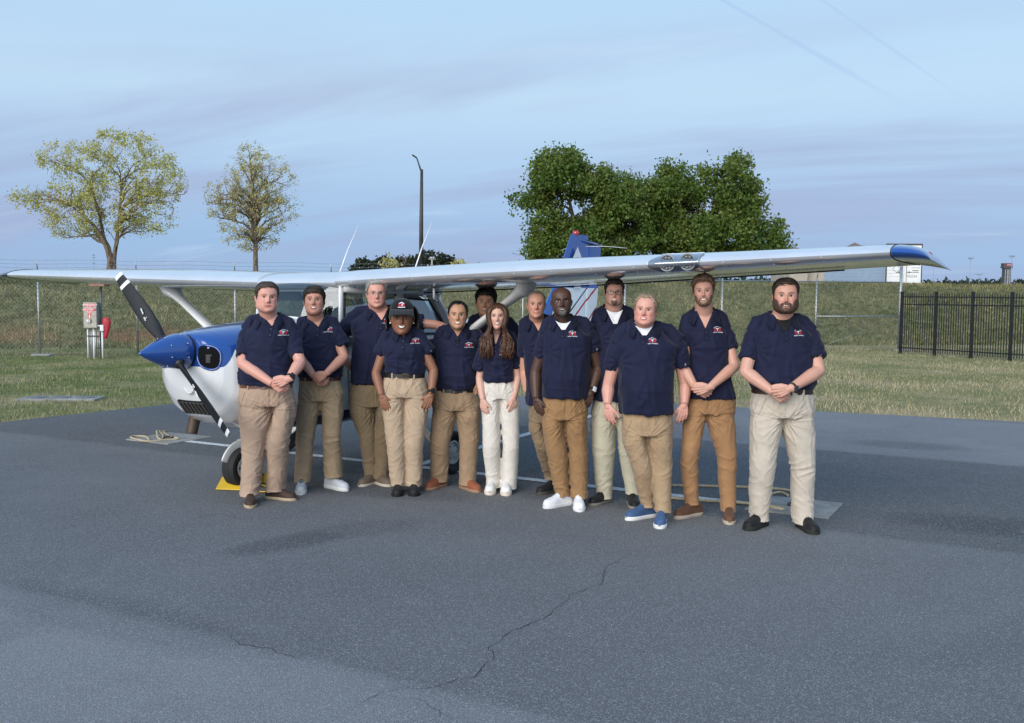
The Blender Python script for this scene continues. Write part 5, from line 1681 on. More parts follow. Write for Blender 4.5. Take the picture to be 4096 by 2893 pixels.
def hairline(th, style):
    """lowest height of the hair at angle th from the front"""
    a = np.abs(th) * 180 / PI
    tabs = {'short': ([0, 25, 42, 58, 70, 84, 96, 110, 140, 180], [.862, .862, .850, .72, .55, .42, .50, .36, .20, .17]),
            'low': ([0, 25, 42, 58, 70, 84, 96, 110, 140, 180], [.79, .78, .74, .66, .54, .42, .48, .34, .20, .17]),
            'high': ([0, 12, 26, 40, 55, 68, 84, 96, 110, 140, 180], [.90, .91, .93, .86, .72, .58, .44, .50, .34, .19, .16]),
            'side': ([0, 30, 50, 62, 74, 86, 98, 112, 140, 180], [.985, .97, .90, .78, .62, .46, .50, .36, .2, .17]),
            'long': ([0, 20, 40, 58, 75, 90, 110, 140, 180], [.875, .84, .72, .52, .30, .12, .05, .02, .0])}
    q = tabs[style]
    return np.interp(a, q[0], q[1])
def hair_mesh(H, style, top, side, seed, messy=1.0, sweep=0.0, strands=520, quiff=0.0, length=.15, thin=.007):
    rng = np.random.RandomState(seed)
    nt, nz = 84, 26
    th = np.linspace(-PI, PI, nt)
    hl = hairline(th, style) + .012 * noise3(np.c_[th * 4, np.full(nt, seed), np.zeros(nt)]) * messy
    u = np.linspace(0, 1, nz)
    TH = np.repeat(th[None], nz, 0); Z = hl[None] + (1.0 - hl[None]) * (1 - (1 - u[:, None]) ** 1.6)
    edge = sstep(u[:, None], 0, .16) + 0 * TH
    def thick(TH, Z):
        k = sstep(Z, .55, .92)
        g = side + (top - side) * k
        g = g + quiff * np.clip(np.cos(TH), 0, 1) ** 2 * sstep(Z, .80, .92)
        q = np.stack([np.sin(TH) * 3.2, np.cos(TH) * 3.2, Z * 7], -1).reshape(-1, 3)
        return g * (1 + .30 * messy * noise3(q, seed).reshape(TH.shape))
    G = .006 + thick(TH, Z) * edge
    mb = MB()
    mb.grid(H.point(TH, Z, G).reshape(nz, nt, 3))
    # strands lying over the shell
    n = strands
    t0 = rng.uniform(-PI, PI, n); h0 = hairline(t0, style)
    z0 = h0 + (1 - h0) * (rng.rand(n) ** .8) * .98 + .01
    k = sstep(z0, .7, .95)
    flow = np.where(rng.rand(n) < .5, 1, -1) * .15 + sweep * k
    for i in range(n):
        m = 4
        tt = np.linspace(0, 1, m)
        L_ = length * (.5 + .8 * rng.rand())
        thp = t0[i] + (flow[i] + rng.normal() * .25 * messy) * tt
        zp = z0[i] - L_ * tt * (1 - .65 * k[i])
        zp = np.maximum(zp, hairline(thp, style) - .035)
        g = .006 + thick(thp, np.clip(zp, 0, 1)) * np.clip((np.clip(zp, 0, 1) - hairline(thp, style)) * 6 + .35, .2, 1) + .008 + .022 * messy * rng.rand() * tt
        P = H.point(thp, zp, g)
        mb.tube(P, np.array([.5, 1, .8, .15]) * thin * (.7 + .7 * rng.rand()), 3, False)
    return mb
def patch_mesh(H, zlo, zhi, tlim, mask, grow, seed, strands=260, nt=60, nz=30, thin=.005, length=.05):
    """beard: shell over part of the face, with short hairs"""
    rng = np.random.RandomState(seed)
    th = np.linspace(-tlim, tlim, nt); z = np.linspace(zlo, zhi, nz)
    TH, Z = np.meshgrid(th, z)
    X = H.point(TH, Z)[..., 0]
    m = mask(X, Z, TH)
    G = -.004 + (grow + .004) * m * (1 + .3 * noise3(np.stack([TH * 9, Z * 40, 0 * Z], -1).reshape(-1, 3), seed).reshape(m.shape))
    P = H.point(TH, Z, G)
    idx = np.arange(nt * nz).reshape(nz, nt)
    F = [(idx[i, j], idx[i, j + 1], idx[i + 1, j + 1], idx[i + 1, j]) for i in range(nz - 1) for j in range(nt - 1) if m[i:i + 2, j:j + 2].max() > .12]
    mb = MB(); mb.add(P.reshape(-1, 3), F)
    ok = 0
    for _ in range(strands * 6):
        if ok >= strands: break
        t, zz = rng.uniform(-tlim, tlim), rng.uniform(zlo, zhi)
        x = float(H.point(t, zz)[0]); mm = float(mask(np.array([x]), np.array([zz]), np.array([t]))[0])
        if mm < .35: continue
        ok += 1
        l = length * (.5 + rng.rand())
        p = np.array([H.point(t + rng.normal() * .02 * q, max(0, zz - l * q), grow * mm + .004 + .010 * q) for q in (0, .5, 1)])
        mb.tube(p, np.array([1, .8, .2]) * thin, 3, False)
    return mb

def hand_geo(mb, W, d, n, side, curl=.35, size=1.0, spread=.10, thumb=.6, thumb_curl=.3):
    """W wrist, d direction of the fingers, n out of the palm, side +1/-1: where the thumb leaves (along cross(d, n) * side)"""
    d = unit(d); n = unit(np.asarray(n, float) - d * (np.asarray(n, float) @ d)); u = np.cross(d, n) * side
    s = size
    nails = []
    palm = []
    fl = (.074, .082, .076, .060)
    base = (.086, .090, .085, .077); off = (.030, .010, -.011, -.030); rad = (.0098, .0100, .0095, .0085)
    for i in range(4):
        p0 = W + u * off[i] * .55 * s + d * .012 * s; p1 = W + d * base[i] * s + u * off[i] * s
        mb.tube([p0, (p0 + p1) / 2 - n * .002, p1], np.array([.0125, .0130, .0115]) * s, 8)
        dir_ = unit(d + u * spread * (1.5 - i) * .5)
        p = p1; ang = 0.
        pts_ = [p - dir_ * .01 * s, p]; 
        for seg, (fr, cu) in enumerate(((.45, .8), (.31, 1.1), (.24, .8))):
            ang += curl * cu * (1 + .10 * i)
            q = dir_ * math.cos(ang) + n * math.sin(ang)
            p = p + q * fl[i] * fr * s; pts_.append(p)
        r = rad[i] * s * np.array([1.08, 1.10, 1.0, .92, .72])
        mb.tube(pts_, r, 8); mb.ell(pts_[-1], r[-1], None, 8, 5)
        nails.append((pts_[-1] - n * r[-1] * .5, q))
    p0 = W + d * .020 * s + u * .020 * s; p1 = W + d * .050 * s + u * (.034 + .012 * thumb) * s + n * .010 * s
    td = unit(d * (1 - .35 * thumb) + u * thumb * .8 + n * .25)
    p2 = p1 + td * .036 * s; td2 = unit(td + d * thumb_curl - u * thumb_curl * .5); p3 = p2 + td2 * .028 * s
    mb.tube([p0, p1, p2, p3], np.array([.0150, .0145, .0112, .0085]) * s, 8); mb.ell(p3, .0085 * s, None, 8, 5)
    nails.append((p3 + u * .004 * s, td2))
    mb.tube([W - d * .03 * s, W, W + d * .030 * s], np.array([.0265, .0255, .026]) * s, 12, True, 0, .72, n)
    return nails

LOGO_TEXT = ['FLIGHT TRAINING']
def person(spec):
    ox, oy, sc = spec['T']
    def px(p): return (ox + p[0] / sc, oy + p[1] / sc)
    label = spec['label']
    # where the shoes stand
    toes, dirs, ank = [], [], []
    SL = spec.get('shoe_len', .29)
    for tx, ty, ang in spec['toes']:
        g = on_ground(*px((tx, ty)))
        a = R(ang) + math.atan2(-g[0], g[1]); dv = np.array([math.sin(a), -math.cos(a), 0])
        toes.append(g); dirs.append(dv); ank.append(g - dv * (SL - .075))
    Yb = spec.get('depth', (ank[0][1] + ank[1][1]) / 2)
    k = Yb / (F_PX * sc)                      # metres per pixel of the zoomed picture
    def w(p, dy=0.0): return at_depth(*px(p), Yb + dy)
    female = spec.get('female', False)
    skin = np.array(spec['skin'])
    base = np.array([(ank[0][0] + ank[1][0]) / 2, Yb, 0])
    tone = spec.get('lip', skin * np.array([.86, .52, .50]))

    # ---------------- head frame
    top, chin = w(spec['head'][0]), w(spec['head'][1])
    HS = np.linalg.norm(top - chin) * spec.get('hscale', .945 if spec.get('hair') and spec['hair']['top'] > .05 else .965)
    yaw, pit, rol = [R(q) for q in spec.get('face', (0, 0, 0))]
    yaw += math.atan2(-base[0], base[1]) * .8
    HR = roty(rol) @ rotz(yaw) @ rotx(pit)
    H = Head(**spec.get('headk', {}))
    lean = spec.get('lean', -.03)
    # anchor: chin front at picture position
    pivot = np.array([0, -.30, .0])
    Hc = chin + np.array([0, lean - .02, 0]) - HR @ (np.array([0, -.34, 0.0]) * HS) + np.array([0, -.10, 0])
    def h2w(p): return (np.asarray(p, float) * HS) @ HR.T + Hc
    # ---------------- torso control
    rows = spec['torso']                       # (y, xl, xr, half depth) bottom to chest, picture units
    SA, SB = [w(p) for p in spec['sh']]        # tops of the shoulders
    Nc = w((spec['neck'][0], spec['neck'][1] - 20 * sc / 1.62)); nw = spec['neck'][2] * k
    n_ = 44; ang = np.arange(n_) * 2 * PI / n_
    def ring(c, hw, hd, e=2.4, fwd=0.0):
        cs, sn = np.cos(ang), np.sin(ang); q = 2 / e
        y = hd * np.sign(sn) * np.abs(sn) ** q
        y = np.where(y < 0, y * (1 + fwd), y * (1 - fwd * .4))
        return np.c_[c[0] + hw * np.sign(cs) * np.abs(cs) ** q, c[1] + y, np.full(n_, c[2])]
    tr = []
    for (yy, xl, xr, hd) in rows:
        c = w(((xl + xr) / 2, yy)); tr.append((c, (xr - xl) / 2 * k, hd, spec.get('belly', .12)))
    shz = (SA[2] + SB[2]) / 2; shc = (SA + SB) / 2; shw = abs(SB[0] - SA[0]) / 2
    chest = tr[-1]
    tr.append((np.array([shc[0], Yb, shz - .090]), shw * .86, chest[2] * .95, .06))
    tr.append((np.array([(shc[0] + Nc[0]) / 2, Yb + .005, shz - .036]), shw * .63, chest[2] * .76, 0))
    tr.append((np.array([Nc[0], Yb + .01, Nc[2] + .004]), nw * 1.30, nw * 1.12, 0))
    def torso(mb, grow=0.0, lo=0):
        mb.loft([ring(c, hw + grow, hd + grow, 2.5, fw) for c, hw, hd, fw in tr[lo:]])
    # ---------------- arms
    arms = []
    for i in (0, 1):
        A = spec['arms'][i]
        S_ = (SA, SB)[i]; sgn = (-1, 1)[i]
        J = S_ + np.array([-sgn * .060, .0, -.078])
        if A is None: arms.append(None); continue
        E_ = w(A['elbow'][:2], A['elbow'][2]); W_ = w(A['wrist'][:2], A['wrist'][2])
        arms.append((J, E_, W_, A, sgn))
    body = MB()
    # head, ears, neck
    zs = np.r_[np.linspace(0, .12, 8)[:-1], np.linspace(.12, .70, 40)[:-1], np.linspace(.70, 1.0, 16)]
    body.loft([h2w(H.ring(z)) for z in zs])
    for sgn in (-1, 1):
        er = roty(sgn * R(10)) @ rotz(sgn * R(-28))
        e_ = MB().ell((0, 0, 0), (.018, .075, .115), er, 14, 9)
        v = e_.arr() + np.array([sgn * (H.w(.45) + .020), .045, .455]); body.add(h2w(v), e_.f)
        e_ = MB().ell((0, 0, 0), (.022, .035, .04), er, 10, 7); v = e_.arr() + np.array([sgn * (H.w(.45) + .008), .015, .375]); body.add(h2w(v), e_.f)
    nb = np.array([Nc[0], Yb + .02, Nc[2] - .05]); nt_ = h2w((0, .10, .16))
    body.tube([nb, nb * .6 + nt_ * .4 + [0, .0, 0], nt_, h2w((0, .10, .34))], [nw * 1.12, nw * .98, nw * .94, nw * .8], 24)
    body.loft([ring(c, max(.03, hw - .014), max(.03, hd - .014), 2.5, fw) for c, hw, hd, fw in tr[2:]])
    hipc = w(spec['crotch'])
    body.tube([tr[2][0], tr[0][0], np.array([hipc[0], Yb, hipc[2] + .1])], [.07, .07, .07], 8)
    for i in (0, 1):
        hp_ = at_depth(*px(spec['legs'][i]['hem'][:2]), ank[i][1])
        mx_ = (spec['crotch'][0] + spec['hip'][1 + i]) / 2; kn_ = spec['legs'][i]['knee']
        body.tube([w((mx_, spec['hip'][0])), w((mx_, spec['crotch'][1] + 25)), w((kn_[0] * .5 + mx_ * .5, kn_[1] * .5 + spec['crotch'][1] * .5)), w(kn_[:2]), hp_ + [0, .01, .06], hp_ * .5 + ank[i] * .5 + [0, 0, .05]], [.045, .036, .030, .028, .024, .022], 8)
    nails = []
    thick = spec.get('arm', 1.0)
    for a in arms:
        if a is None: continue
        J, E_, W_, A, sgn = a
        body.tube([np.array([shc[0] + sgn * shw * .4, Yb, shz - .10]), J], [.036, .040], 10)
        ua = spline([J, (J + E_) / 2, E_], 8)
        body.tube(ua, np.linspace(.050, .041, 8) * thick, 12)
        body.ell(E_, .040 * thick, None, 12, 8)
        fa = np.array([E_ + (W_ - E_) * t for t in np.linspace(0, 1, 9)])
        body.tube(fa, np.interp(np.linspace(0, 1, 9), [0, .25, .6, 1], [.041, .045, .037, .0275]) * thick, 12)
        if A.get('hand'):
            hd_, hn, sd = A['hand'][:3]; kw = A['hand'][3] if len(A['hand']) > 3 else {}
            nails += hand_geo(body, W_, np.array(hd_, float), np.array(hn, float), sd, size=spec.get('hand', 1.0), **kw)
    me = remesh(body, .0042 if not female else .0040, 1, .42)
    v = getv(me) - base
    setv(me, v)
    # colours that belong to the skin itself: lips, cheeks, shaved beard, nails
    hl = ((v + base) - Hc) @ HR / HS
    col = np.repeat(skin[None], len(v), 0)
    x, y, z = hl.T; front = (y < -.15) & (z > -.05) & (z < 1)
    cheek = front * (gs(np.abs(x), z, .19, .37, .10, .10) * .55 + gs(x, z, 0, .37, .06, .06) * .45 + gs(x, z, 0, .07, .1, .06) * .2) * spec.get('flush', .5)
    col = col * (1 - cheek[:, None] * np.array([.02, .34, .30]))
    ear = ((np.abs(x) > H.w(.45)) & (z > .3) & (z < .6)) * .5 * spec.get('flush', .5)
    col = col * (1 - ear[:, None] * np.array([0, .30, .26]))
    mw = H.mw; bend = H.smile * .045 * (np.abs(x) / mw) ** 2
    lip = front * ((np.abs(x) < mw) * sstep(np.abs(z - .232 - bend), .040, .022))
    col = col * (1 - lip[:, None]) + tone * lip[:, None]
    st = spec.get('stubble', 0)
    if st:
        m = front * (z < .33) * sstep(z, .36, .27) * (1 - lip) * (np.abs(x) > -1)
        col = col * (1 - st * m[:, None] * np.array([.55, .52, .45]))
    if spec.get('shave_head'):
        m = sstep(z, .74, .80) * spec['shave_head'] * (1 - 0 * x)
        col = col * (1 - m[:, None] * np.array([.35, .33, .28]))
    if spec.get('nails'):
        for p, q in nails:
            d = np.linalg.norm((v + base) - p, axis=1); m = d < .0098
            col[m] = spec['nails']
    hand_m = np.zeros(len(v))
    setcol(me, np.clip(col, 0, 1))
    me.materials.append(M_SKIN)
    o = link('person', me, None, True)
    o.location = base
    tag(o, label, 'person', 'people lined up in front of the aeroplane')
    def child(mb, name, mats, smooth=True, parent=None):
        mb.v = [q - base for q in mb.v] if parent is None or parent is not o else mb.v
        c = mb.build(name, mats, o if parent is None else parent, smooth)
        return c
    def hmesh(mb):   # head units to person space
        mb.v = [h2w(q) for q in mb.v]; return mb

    # ---------------- face
    smile = H.smile
    def face(xs, zs_, off): return np.stack([xs, -(H.front(xs, zs_) + off), zs_], -1)
    sq = spec.get('squint', .5)
    iris = spec.get('iris', (.06, .035, .02))
    M_IR = colmat('iris', iris)
    for sgn in (-1, 1):
        cx, cz = sgn * .137, .523
        uu = np.linspace(-1, 1, 13); vv = np.linspace(-1, 1, 7)
        U, V = np.meshgrid(uu, vv)
        hh = (.027 * (1 - .62 * sq)) * (1 - np.abs(U) ** 2.2)
        Xs = cx + U * .062; Zs = cz + V * hh + .006 * U * sgn
        e = MB().grid(face(Xs, Zs, .012 + .010 * (1 - U ** 2) * (1 - .4 * V ** 2)))
        eo = child(hmesh(e), 'eye', M_EYEW)
        r = .0285; aa = np.arange(16) * 2 * PI / 16; rr = np.array([0.01, .45, 1.0])
        A_, R_ = np.meshgrid(aa, rr)
        Xi = cx + spec.get('gaze', 0) + r * R_ * np.cos(A_); Zi = cz + np.clip(r * R_ * np.sin(A_), -.030 * (1 - .62 * sq), .027 * (1 - .62 * sq))
        ib = MB(); ib.loft([q for q in face(Xi, Zi, .0255)], False); ib.m = [1 if i < 16 else 0 for i in range(len(ib.f))]
        child(hmesh(ib), 'iris', [M_IR, M_LASH], True).parent = o
        xs = np.linspace(-1, 1, 9)
        lash = face(cx + xs * .066, cz + .032 * (1 - .62 * sq) * (1 - np.abs(xs) ** 2.2) + .006 * xs * sgn + .002, .024 - .010 * xs ** 2)
        lb = MB().tube(lash, np.array([.4, .8, 1, 1, 1, 1, 1, .8, .4]) * (.0070 if female else .0048), 5)
        child(hmesh(lb), 'eyelashes', M_LASH)
        xs = np.linspace(-1, 1, 10); t_ = (xs * sgn + 1) / 2
        bz = .612 + .018 * np.sin(t_ * PI * .8) - .010 * t_ + spec.get('browz', 0)
        br = face(cx + xs * .088 + sgn * .008, bz, .006)
        bb = MB().tube(br, (np.array([.55, .9, 1, 1, 1, .95, .85, .7, .5, .25])[::sgn]) * spec.get('browt', .014), 6, True, 0, .5)
        child(hmesh(bb), 'eyebrow', hairmat(spec.get('browc', spec['hairc'])))
    if smile > .25:
        xs = np.linspace(-1, 1, 15); vv = np.linspace(-1, 1, 4); U, V = np.meshgrid(xs, vv)
        op = spec.get('open', .020)
        wv = H.mw * .90
        Xm = U * wv; c0 = .238 + smile * .045 * U ** 2
        mb = MB().grid(face(Xm, c0 + V * (op + .007) * (1 - U ** 2 * .85) - .004, .0075)); child(hmesh(mb), 'mouth_line', M_LASH)
        Zm = c0 + V * op * (1 - np.abs(U) ** 2.4) + .002
        tb = MB().grid(face(Xm * .92, Zm, .0105)); child(hmesh(tb), 'teeth', M_TEETH)
        M_LP = colmat('lip', tuple(np.round(tone, 3)))
        for sg, rr_ in ((1, .0095), (-1, .0125)):
            lp = face(xs * H.mw * .98, .236 + smile * .045 * xs ** 2 + sg * (op + .010) * (1 - xs ** 2 * .9), .006)
            lb = MB().tube(lp, np.sqrt(np.clip(1 - xs ** 2, .05, 1)) * rr_, 6, True, 0, .7); child(hmesh(lb), 'lip', M_LP)
    else:
        xs = np.linspace(-1, 1, 13)
        mb = MB().tube(face(xs * H.mw * .85, .234 + smile * .03 * xs ** 2 + 0 * xs, .006), np.sqrt(np.clip(1 - xs ** 2, .05, 1)) * .0075, 5); child(hmesh(mb), 'mouth_line', M_LASH)
    nb_ = MB()
    for sgn in (-1, 1): nb_.ell(face(np.array(sgn * .036), np.array(.337), -.002), (.015, .018, .0085), None, 8, 5)
    child(hmesh(nb_), 'nostril', M_LASH)
    # ---------------- hair
    hs = spec.get('hair')
    if hs:
        child(hmesh(hair_mesh(H, **hs)), 'hair', hairmat(spec['hairc']))
    bd = spec.get('beard')
    def beard_mask(kind):
        def full(X, Z, TH):
            ax = np.abs(X)
            edge = .165 + .24 * sstep(ax, .09, .30)
            m = sstep(Z, edge + .03, edge - .025) * sstep(np.abs(TH), 1.72, 1.5)
            m = np.maximum(m, sstep(np.abs(TH), 1.12, 1.28) * sstep(np.abs(TH), 1.70, 1.5) * sstep(Z, .50, .42) * .7)
            mus = sstep(ax, .135, .105) * sstep(Z, .320, .306) * sstep(Z, .262, .274)
            side = sstep(ax, .160, .135) * sstep(ax, .098, .112) * sstep(Z, .300, .285) * .8
            return np.clip(np.maximum(m, np.maximum(mus, side)), 0, 1)
        def goatee(X, Z, TH):
            m = sstep(np.sqrt((X / .140) ** 2 + ((Z - .165) / .165) ** 2), 1.0, .75) * sstep(Z, .322, .306)
            m = m * (1 - .5 * sstep(Z, .20, .26) * sstep(np.abs(X), .12, .09))
            hole = sstep(np.sqrt((X / (H.mw * 1.08)) ** 2 + ((Z - .232) / .060) ** 2), 1.0, .85)
            return np.clip(m * (1 - hole), 0, 1)
        return full if kind == 'full' else goatee
    if bd:
        child(hmesh(patch_mesh(H, 0.0, .52, 1.8, beard_mask(bd[0]), bd[1], 5, bd[3] if len(bd) > 3 else 260)), 'beard', hairmat(bd[2]))
    if spec.get('long_hair'):
        lh = spec['long_hair']; rng = np.random.RandomState(lh['seed'])
        mb = MB()
        zc = w((0, lh['end'] if False else lh['end']))[2]
        for i in range(lh['n']):
            sgn = rng.choice([-1, 1]); u = rng.rand(); back = lh.get('back', .35)
            isb = rng.rand() < back
            th = sgn * (R(48) + u * R(60)) if not isb else sgn * (R(100) + u * R(75))
            g = .05 + .05 * rng.rand()
            root = h2w(H.point(th * .35, .97, .03)); a1 = h2w(H.point(th * .9, .78, g)); a2 = h2w(H.point(th, .42, g + .02 + lh.get('wide', 0) * .6)); a3 = h2w(H.point(th, .12, g + .03 + lh.get('wide', 0)))
            xw = lh['half'] * (.35 + .65 * rng.rand()) * k
            ze = zc + rng.rand() ** 2 * .14
            yfr = lh.get('yfront', -.155) if not isb else lh.get('yback', .06)
            e1 = np.array([a3[0] * .45 + (Nc[0] + sgn * xw) * .55, Yb + yfr * .75, Nc[2] - .02 - .04 * rng.rand()]) if lh.get('front', True) else np.array([a3[0], Yb + .05, Nc[2]])
            e2 = np.array([Nc[0] + sgn * xw, Yb + yfr - .012 * rng.rand(), (Nc[2] + ze) / 2]); e3 = np.array([Nc[0] + sgn * xw * (.92 + .2 * rng.rand()), Yb + yfr + .005, ze])
            P = spline([root, a1, a2, a3, e1, e2, e3], 26)
            wv = lh.get('wave', .012) * sstep(np.linspace(0, 1, 26), .35, .9)
            ph = rng.rand() * 6.28
            P[:, 0] += wv * np.sin(np.linspace(0, 15, 26) + ph); P[:, 1] += wv * .6 * np.cos(np.linspace(0, 13, 26) + ph)
            mb.tube(P, np.interp(np.linspace(0, 1, 26), [0, .1, .8, 1], [.004, .0085, .0075, .0015]) * lh.get('fat', 1), 5, True, 0, .6)
        child(mb, 'hair', hairmat(spec['hairc']))

    # ---------------- polo shirt
    def cuff_pt(J, E_, A):
        c = w(A['cuff'][:2], 0)
        t = float(np.clip(np.linalg.norm((c - J)[[0, 2]]) / max(.05, np.linalg.norm((E_ - J)[[0, 2]])), .3, 1.0))
        return w(A['cuff'][:2], (J[1] - Yb) + (E_[1] - J[1]) * t)
    sh = MB()
    hem = tr[0]
    rr = [ring(c, hw, hd, 2.5, fw) for c, hw, hd, fw in tr]
    if not spec.get('tucked'):
        inner = ring(hem[0] + [0, 0, .0], hem[1] - .012, hem[2] - .012, 2.5, hem[3]); inner2 = ring(hem[0] + [0, 0, .006], hem[1] - .03, hem[2] - .03, 2.5, hem[3])
        rr = [inner2, inner] + rr
    sh.loft(rr)
    for i, a in enumerate(arms):
        S_ = (SA, SB)[i]; sgn = (-1, 1)[i]
        side = np.array([Nc[0] + sgn * nw * 1.0, Yb + .008, Nc[2] - .005])
        sh.tube([side, (side + S_) / 2 + [0, 0, -.012], S_ + [-sgn * .052, 0, -.062]], [.035, .045, .056], 14)
        if a is None:
            sh.ell(S_ + [-sgn * .05, 0, -.08], (.068, .072, .08)); continue
        J, E_, W_, A, _ = a
        C_ = cuff_pt(J, E_, A)
        cw = A['cuff'][2] * k / 2
        d = unit(C_ - J); L_ = np.linalg.norm(C_ - J)
        ux = unit(np.cross(d, [0, 1, 0])); uy = np.cross(ux, d)
        def cr(p, r, f=1.0): return p + r * (np.cos(ang)[:, None] * ux + f * np.sin(ang)[:, None] * uy)
        sh.loft([cr(J - d * .03, .040), cr(J + d * .02, .064), cr(J + d * L_ * .45, .5 * (.074 + cw)), cr(J + d * (L_ - .012), cw), cr(C_, cw * 1.0), cr(C_ + d * .001, cw - .014), cr(C_ - d * .004, cw - .022)])
    me = remesh(sh, .0072, 6)
    v = getv(me); nrm = getn(me)
    P = v - base
    # cloth: soft drape and creases
    q = v * np.array([5.5, 5.5, 2.0]); f1 = noise3(q, spec['seed'])
    zrel = np.clip((v[:, 2] - hem[0][2]) / max(.2, shz - hem[0][2]), 0, 1)
    crease = 1 - np.abs(noise3(np.c_[v[:, 0] * 9, v[:, 1] * 9, v[:, 2] * 3.2 + np.abs(v[:, 0] - Nc[0]) * 6], spec['seed'] + 3)) * 2.2
    crease2 = 1 - np.abs(noise3(np.c_[v[:, 0] * 4 + v[:, 2] * 7, v[:, 1] * 6, v[:, 2] * 12], spec['seed'] + 6)) * 2.4
    low = sstep(zrel, .55, .10)
    amp = .008 * f1 + (.0075 + .006 * low) * np.clip(crease, 0, 1) ** 2 + .008 * low * np.clip(crease2, 0, 1) ** 2 * (1.3 if spec.get('tucked') else .5)
    # pull lines from the armpits
    for i, S_ in enumerate((SA, SB)):
        sgn = (-1, 1)[i]; ap = np.array([S_[0] - sgn * .06, Yb - .06, S_[2] - .20])
        dx, dz = (v[:, 0] - ap[0]) * -sgn, v[:, 2] - ap[2]
        r = np.hypot(dx, dz); th = np.arctan2(dz, dx)
        amp += .005 * np.exp(-(r / .14) ** 2) * np.cos(th * 9 + spec['seed']) * sstep(r, .02, .06) * (v[:, 1] < Yb)
    v = v + nrm * amp[:, None]
    # V of the open placket pressed in, so that the throat shows
    vz = w(spec['vee'])[2]; vx = w(spec['vee'])[0]
    top_hw = nw * .95; zt = Nc[2] + .02
    hwv = np.clip((v[:, 2] - vz) / max(.01, zt - vz), 0, 1.3) * top_hw
    m = sstep(np.abs(v[:, 0] - vx - (Nc[0] - vx) * np.clip((v[:, 2] - vz) / max(.01, zt - vz), 0, 1)), hwv + .007, hwv - .009) * (v[:, 1] < Yb - .0) * (v[:, 2] > vz)
    v[:, 1] += m * .048
    setv(me, v - base)
    me.materials.append(M_NAVY)
    so = link('polo_shirt', me, o, True)
    # front surface lookup
    fv = v; polys = [tuple(p.vertices) for p in me.polygons]
    bvh = BVHTree.FromPolygons([tuple(q) for q in (v - base)], polys)
    def surf(x, z, off=.002, ydef=-.13):
        h = bvh.ray_cast(Vector((x - base[0], -1.2, z - base[2])), Vector((0, 1, 0)))
        return (h[0].y if h[0] is not None else ydef) - off
    def conform(pts, off):
        P_ = np.array(pts, float)
        return np.array([[p[0] - base[0], surf(p[0], p[1], off), p[1] - base[2]] for p in P_])
    # undershirt or throat
    us = spec.get('undershirt')
    if us:
        zt_ = Nc[2] - .010 if us[0] == 'high' else Nc[2] - .022
        g = []
        for t in np.linspace(0, 1, 8):
            zz = vz - .02 + (zt_ - vz + .02) * t
            hwid = top_hw * (.25 + .80 * t); xs = np.linspace(-1, 1, 11)
            dip = .022 * t * (1 - xs ** 2)
            g.append(np.c_[Nc[0] + xs * hwid * .92 - base[0], np.full(11, 0.), zz - dip - base[2]])
        g = np.array(g)
        bb_ = BVHTree.FromPolygons([tuple(q) for q in getv(o.data)], [tuple(p.vertices) for p in o.data.polygons])
        for i in range(8):
            for j in range(11):
                h = bb_.ray_cast(Vector((g[i, j, 0], -1.2, g[i, j, 2])), Vector((0, 1, 0)))
                yb_ = h[0].y if h[0] is not None else 9
                g[i, j, 1] = min(yb_, surf(g[i, j, 0] + base[0], g[i, j, 2] + base[2], 0)) - .009
        MB().grid(g).build('undershirt', us[1], o)
    # collar: stand and fold, open at the front
    col_ = []
    oa = spec.get('collar_open', 34)
    for t in np.linspace(-1, 1, 41):
        a = R(90) + t * R(180 - oa)              # 90 deg = back of the neck
        dirv = np.array([math.cos(a), math.sin(a), 0])
        fr = sstep(abs(t), .55, 1.0)
        c = np.array([Nc[0], Yb + .012, Nc[2]])
        r0 = nw * 1.06; ell = np.array([1, .98, 1])
        zin = .006 - .050 * fr; 
        p_in = c + dirv * ell * (r0 - .002) + [0, -.012 * fr, zin - .012]
        p_top = c + dirv * ell * (r0 + .006) + [0, -.012 * fr, zin + .026 - .010 * fr]
        p_mid = c + dirv * ell * (r0 + .018 + .006 * fr) + [0, -.016 * fr, zin + .006 - .010 * fr]
        p_out = c + dirv * ell * (r0 + .034 + .036 * fr) + [0, -.020 * fr, zin - .036 - .026 * fr]
        col_.append([p_in, p_top, p_mid, p_out])
    cb = np.array(col_)
    # lay the outer edge on the shoulders and chest
    for i in range(41):
        p = cb[i, 3]
        if p[1] < Yb + .02:
            yy = surf(p[0], p[2], .007) + base[1]
            if abs(yy - p[1]) < .12: cb[i, 3, 1] = min(p[1], yy) if yy > Yb - .3 else p[1]
            p = cb[i, 2]; yy = surf(p[0], p[2], .012) + base[1]
            if abs(yy - p[1]) < .10: cb[i, 2, 1] = min(p[1], yy)
        else:
            h = bvh.ray_cast(Vector((p[0] - base[0], p[1] - base[1], 3.)), Vector((0, 0, -1)))
            if h[0] is not None and abs(h[0].z - (p[2] - base[2])) < .08: cb[i, 3, 2] = max(p[2], h[0].z + base[2] + .006)
    cv = MB().grid(cb - base)
    co = cv.build('collar', M_NAVYC, so)
    sd = co.modifiers.new('thickness', 'SOLIDIFY'); sd.thickness = .004; sd.offset = 0
    # placket and buttons
    zp = vz - .005
    zend = vz - spec.get('placket', .09)
    pk = []
    for t in np.linspace(0, 1, 6):
        zz = zp + (zend - zp) * t; pk.append(conform([(vx - .016, zz), (vx, zz), (vx + .016, zz)], .003))
    MB().grid(pk).build('placket', M_NAVYC, so)
    bt = None
    for t in (.25, .8):
        p = conform([(vx, zp + (zend - zp) * t)], .006)[0]
        if bt is None: b_ = bt = MB().tube([[0, -.001, 0], [0, .003, 0]], .0055, 10).build('button', M_BTN, so, 40)
        else: b_ = inst(bt, so)
        b_.location = p
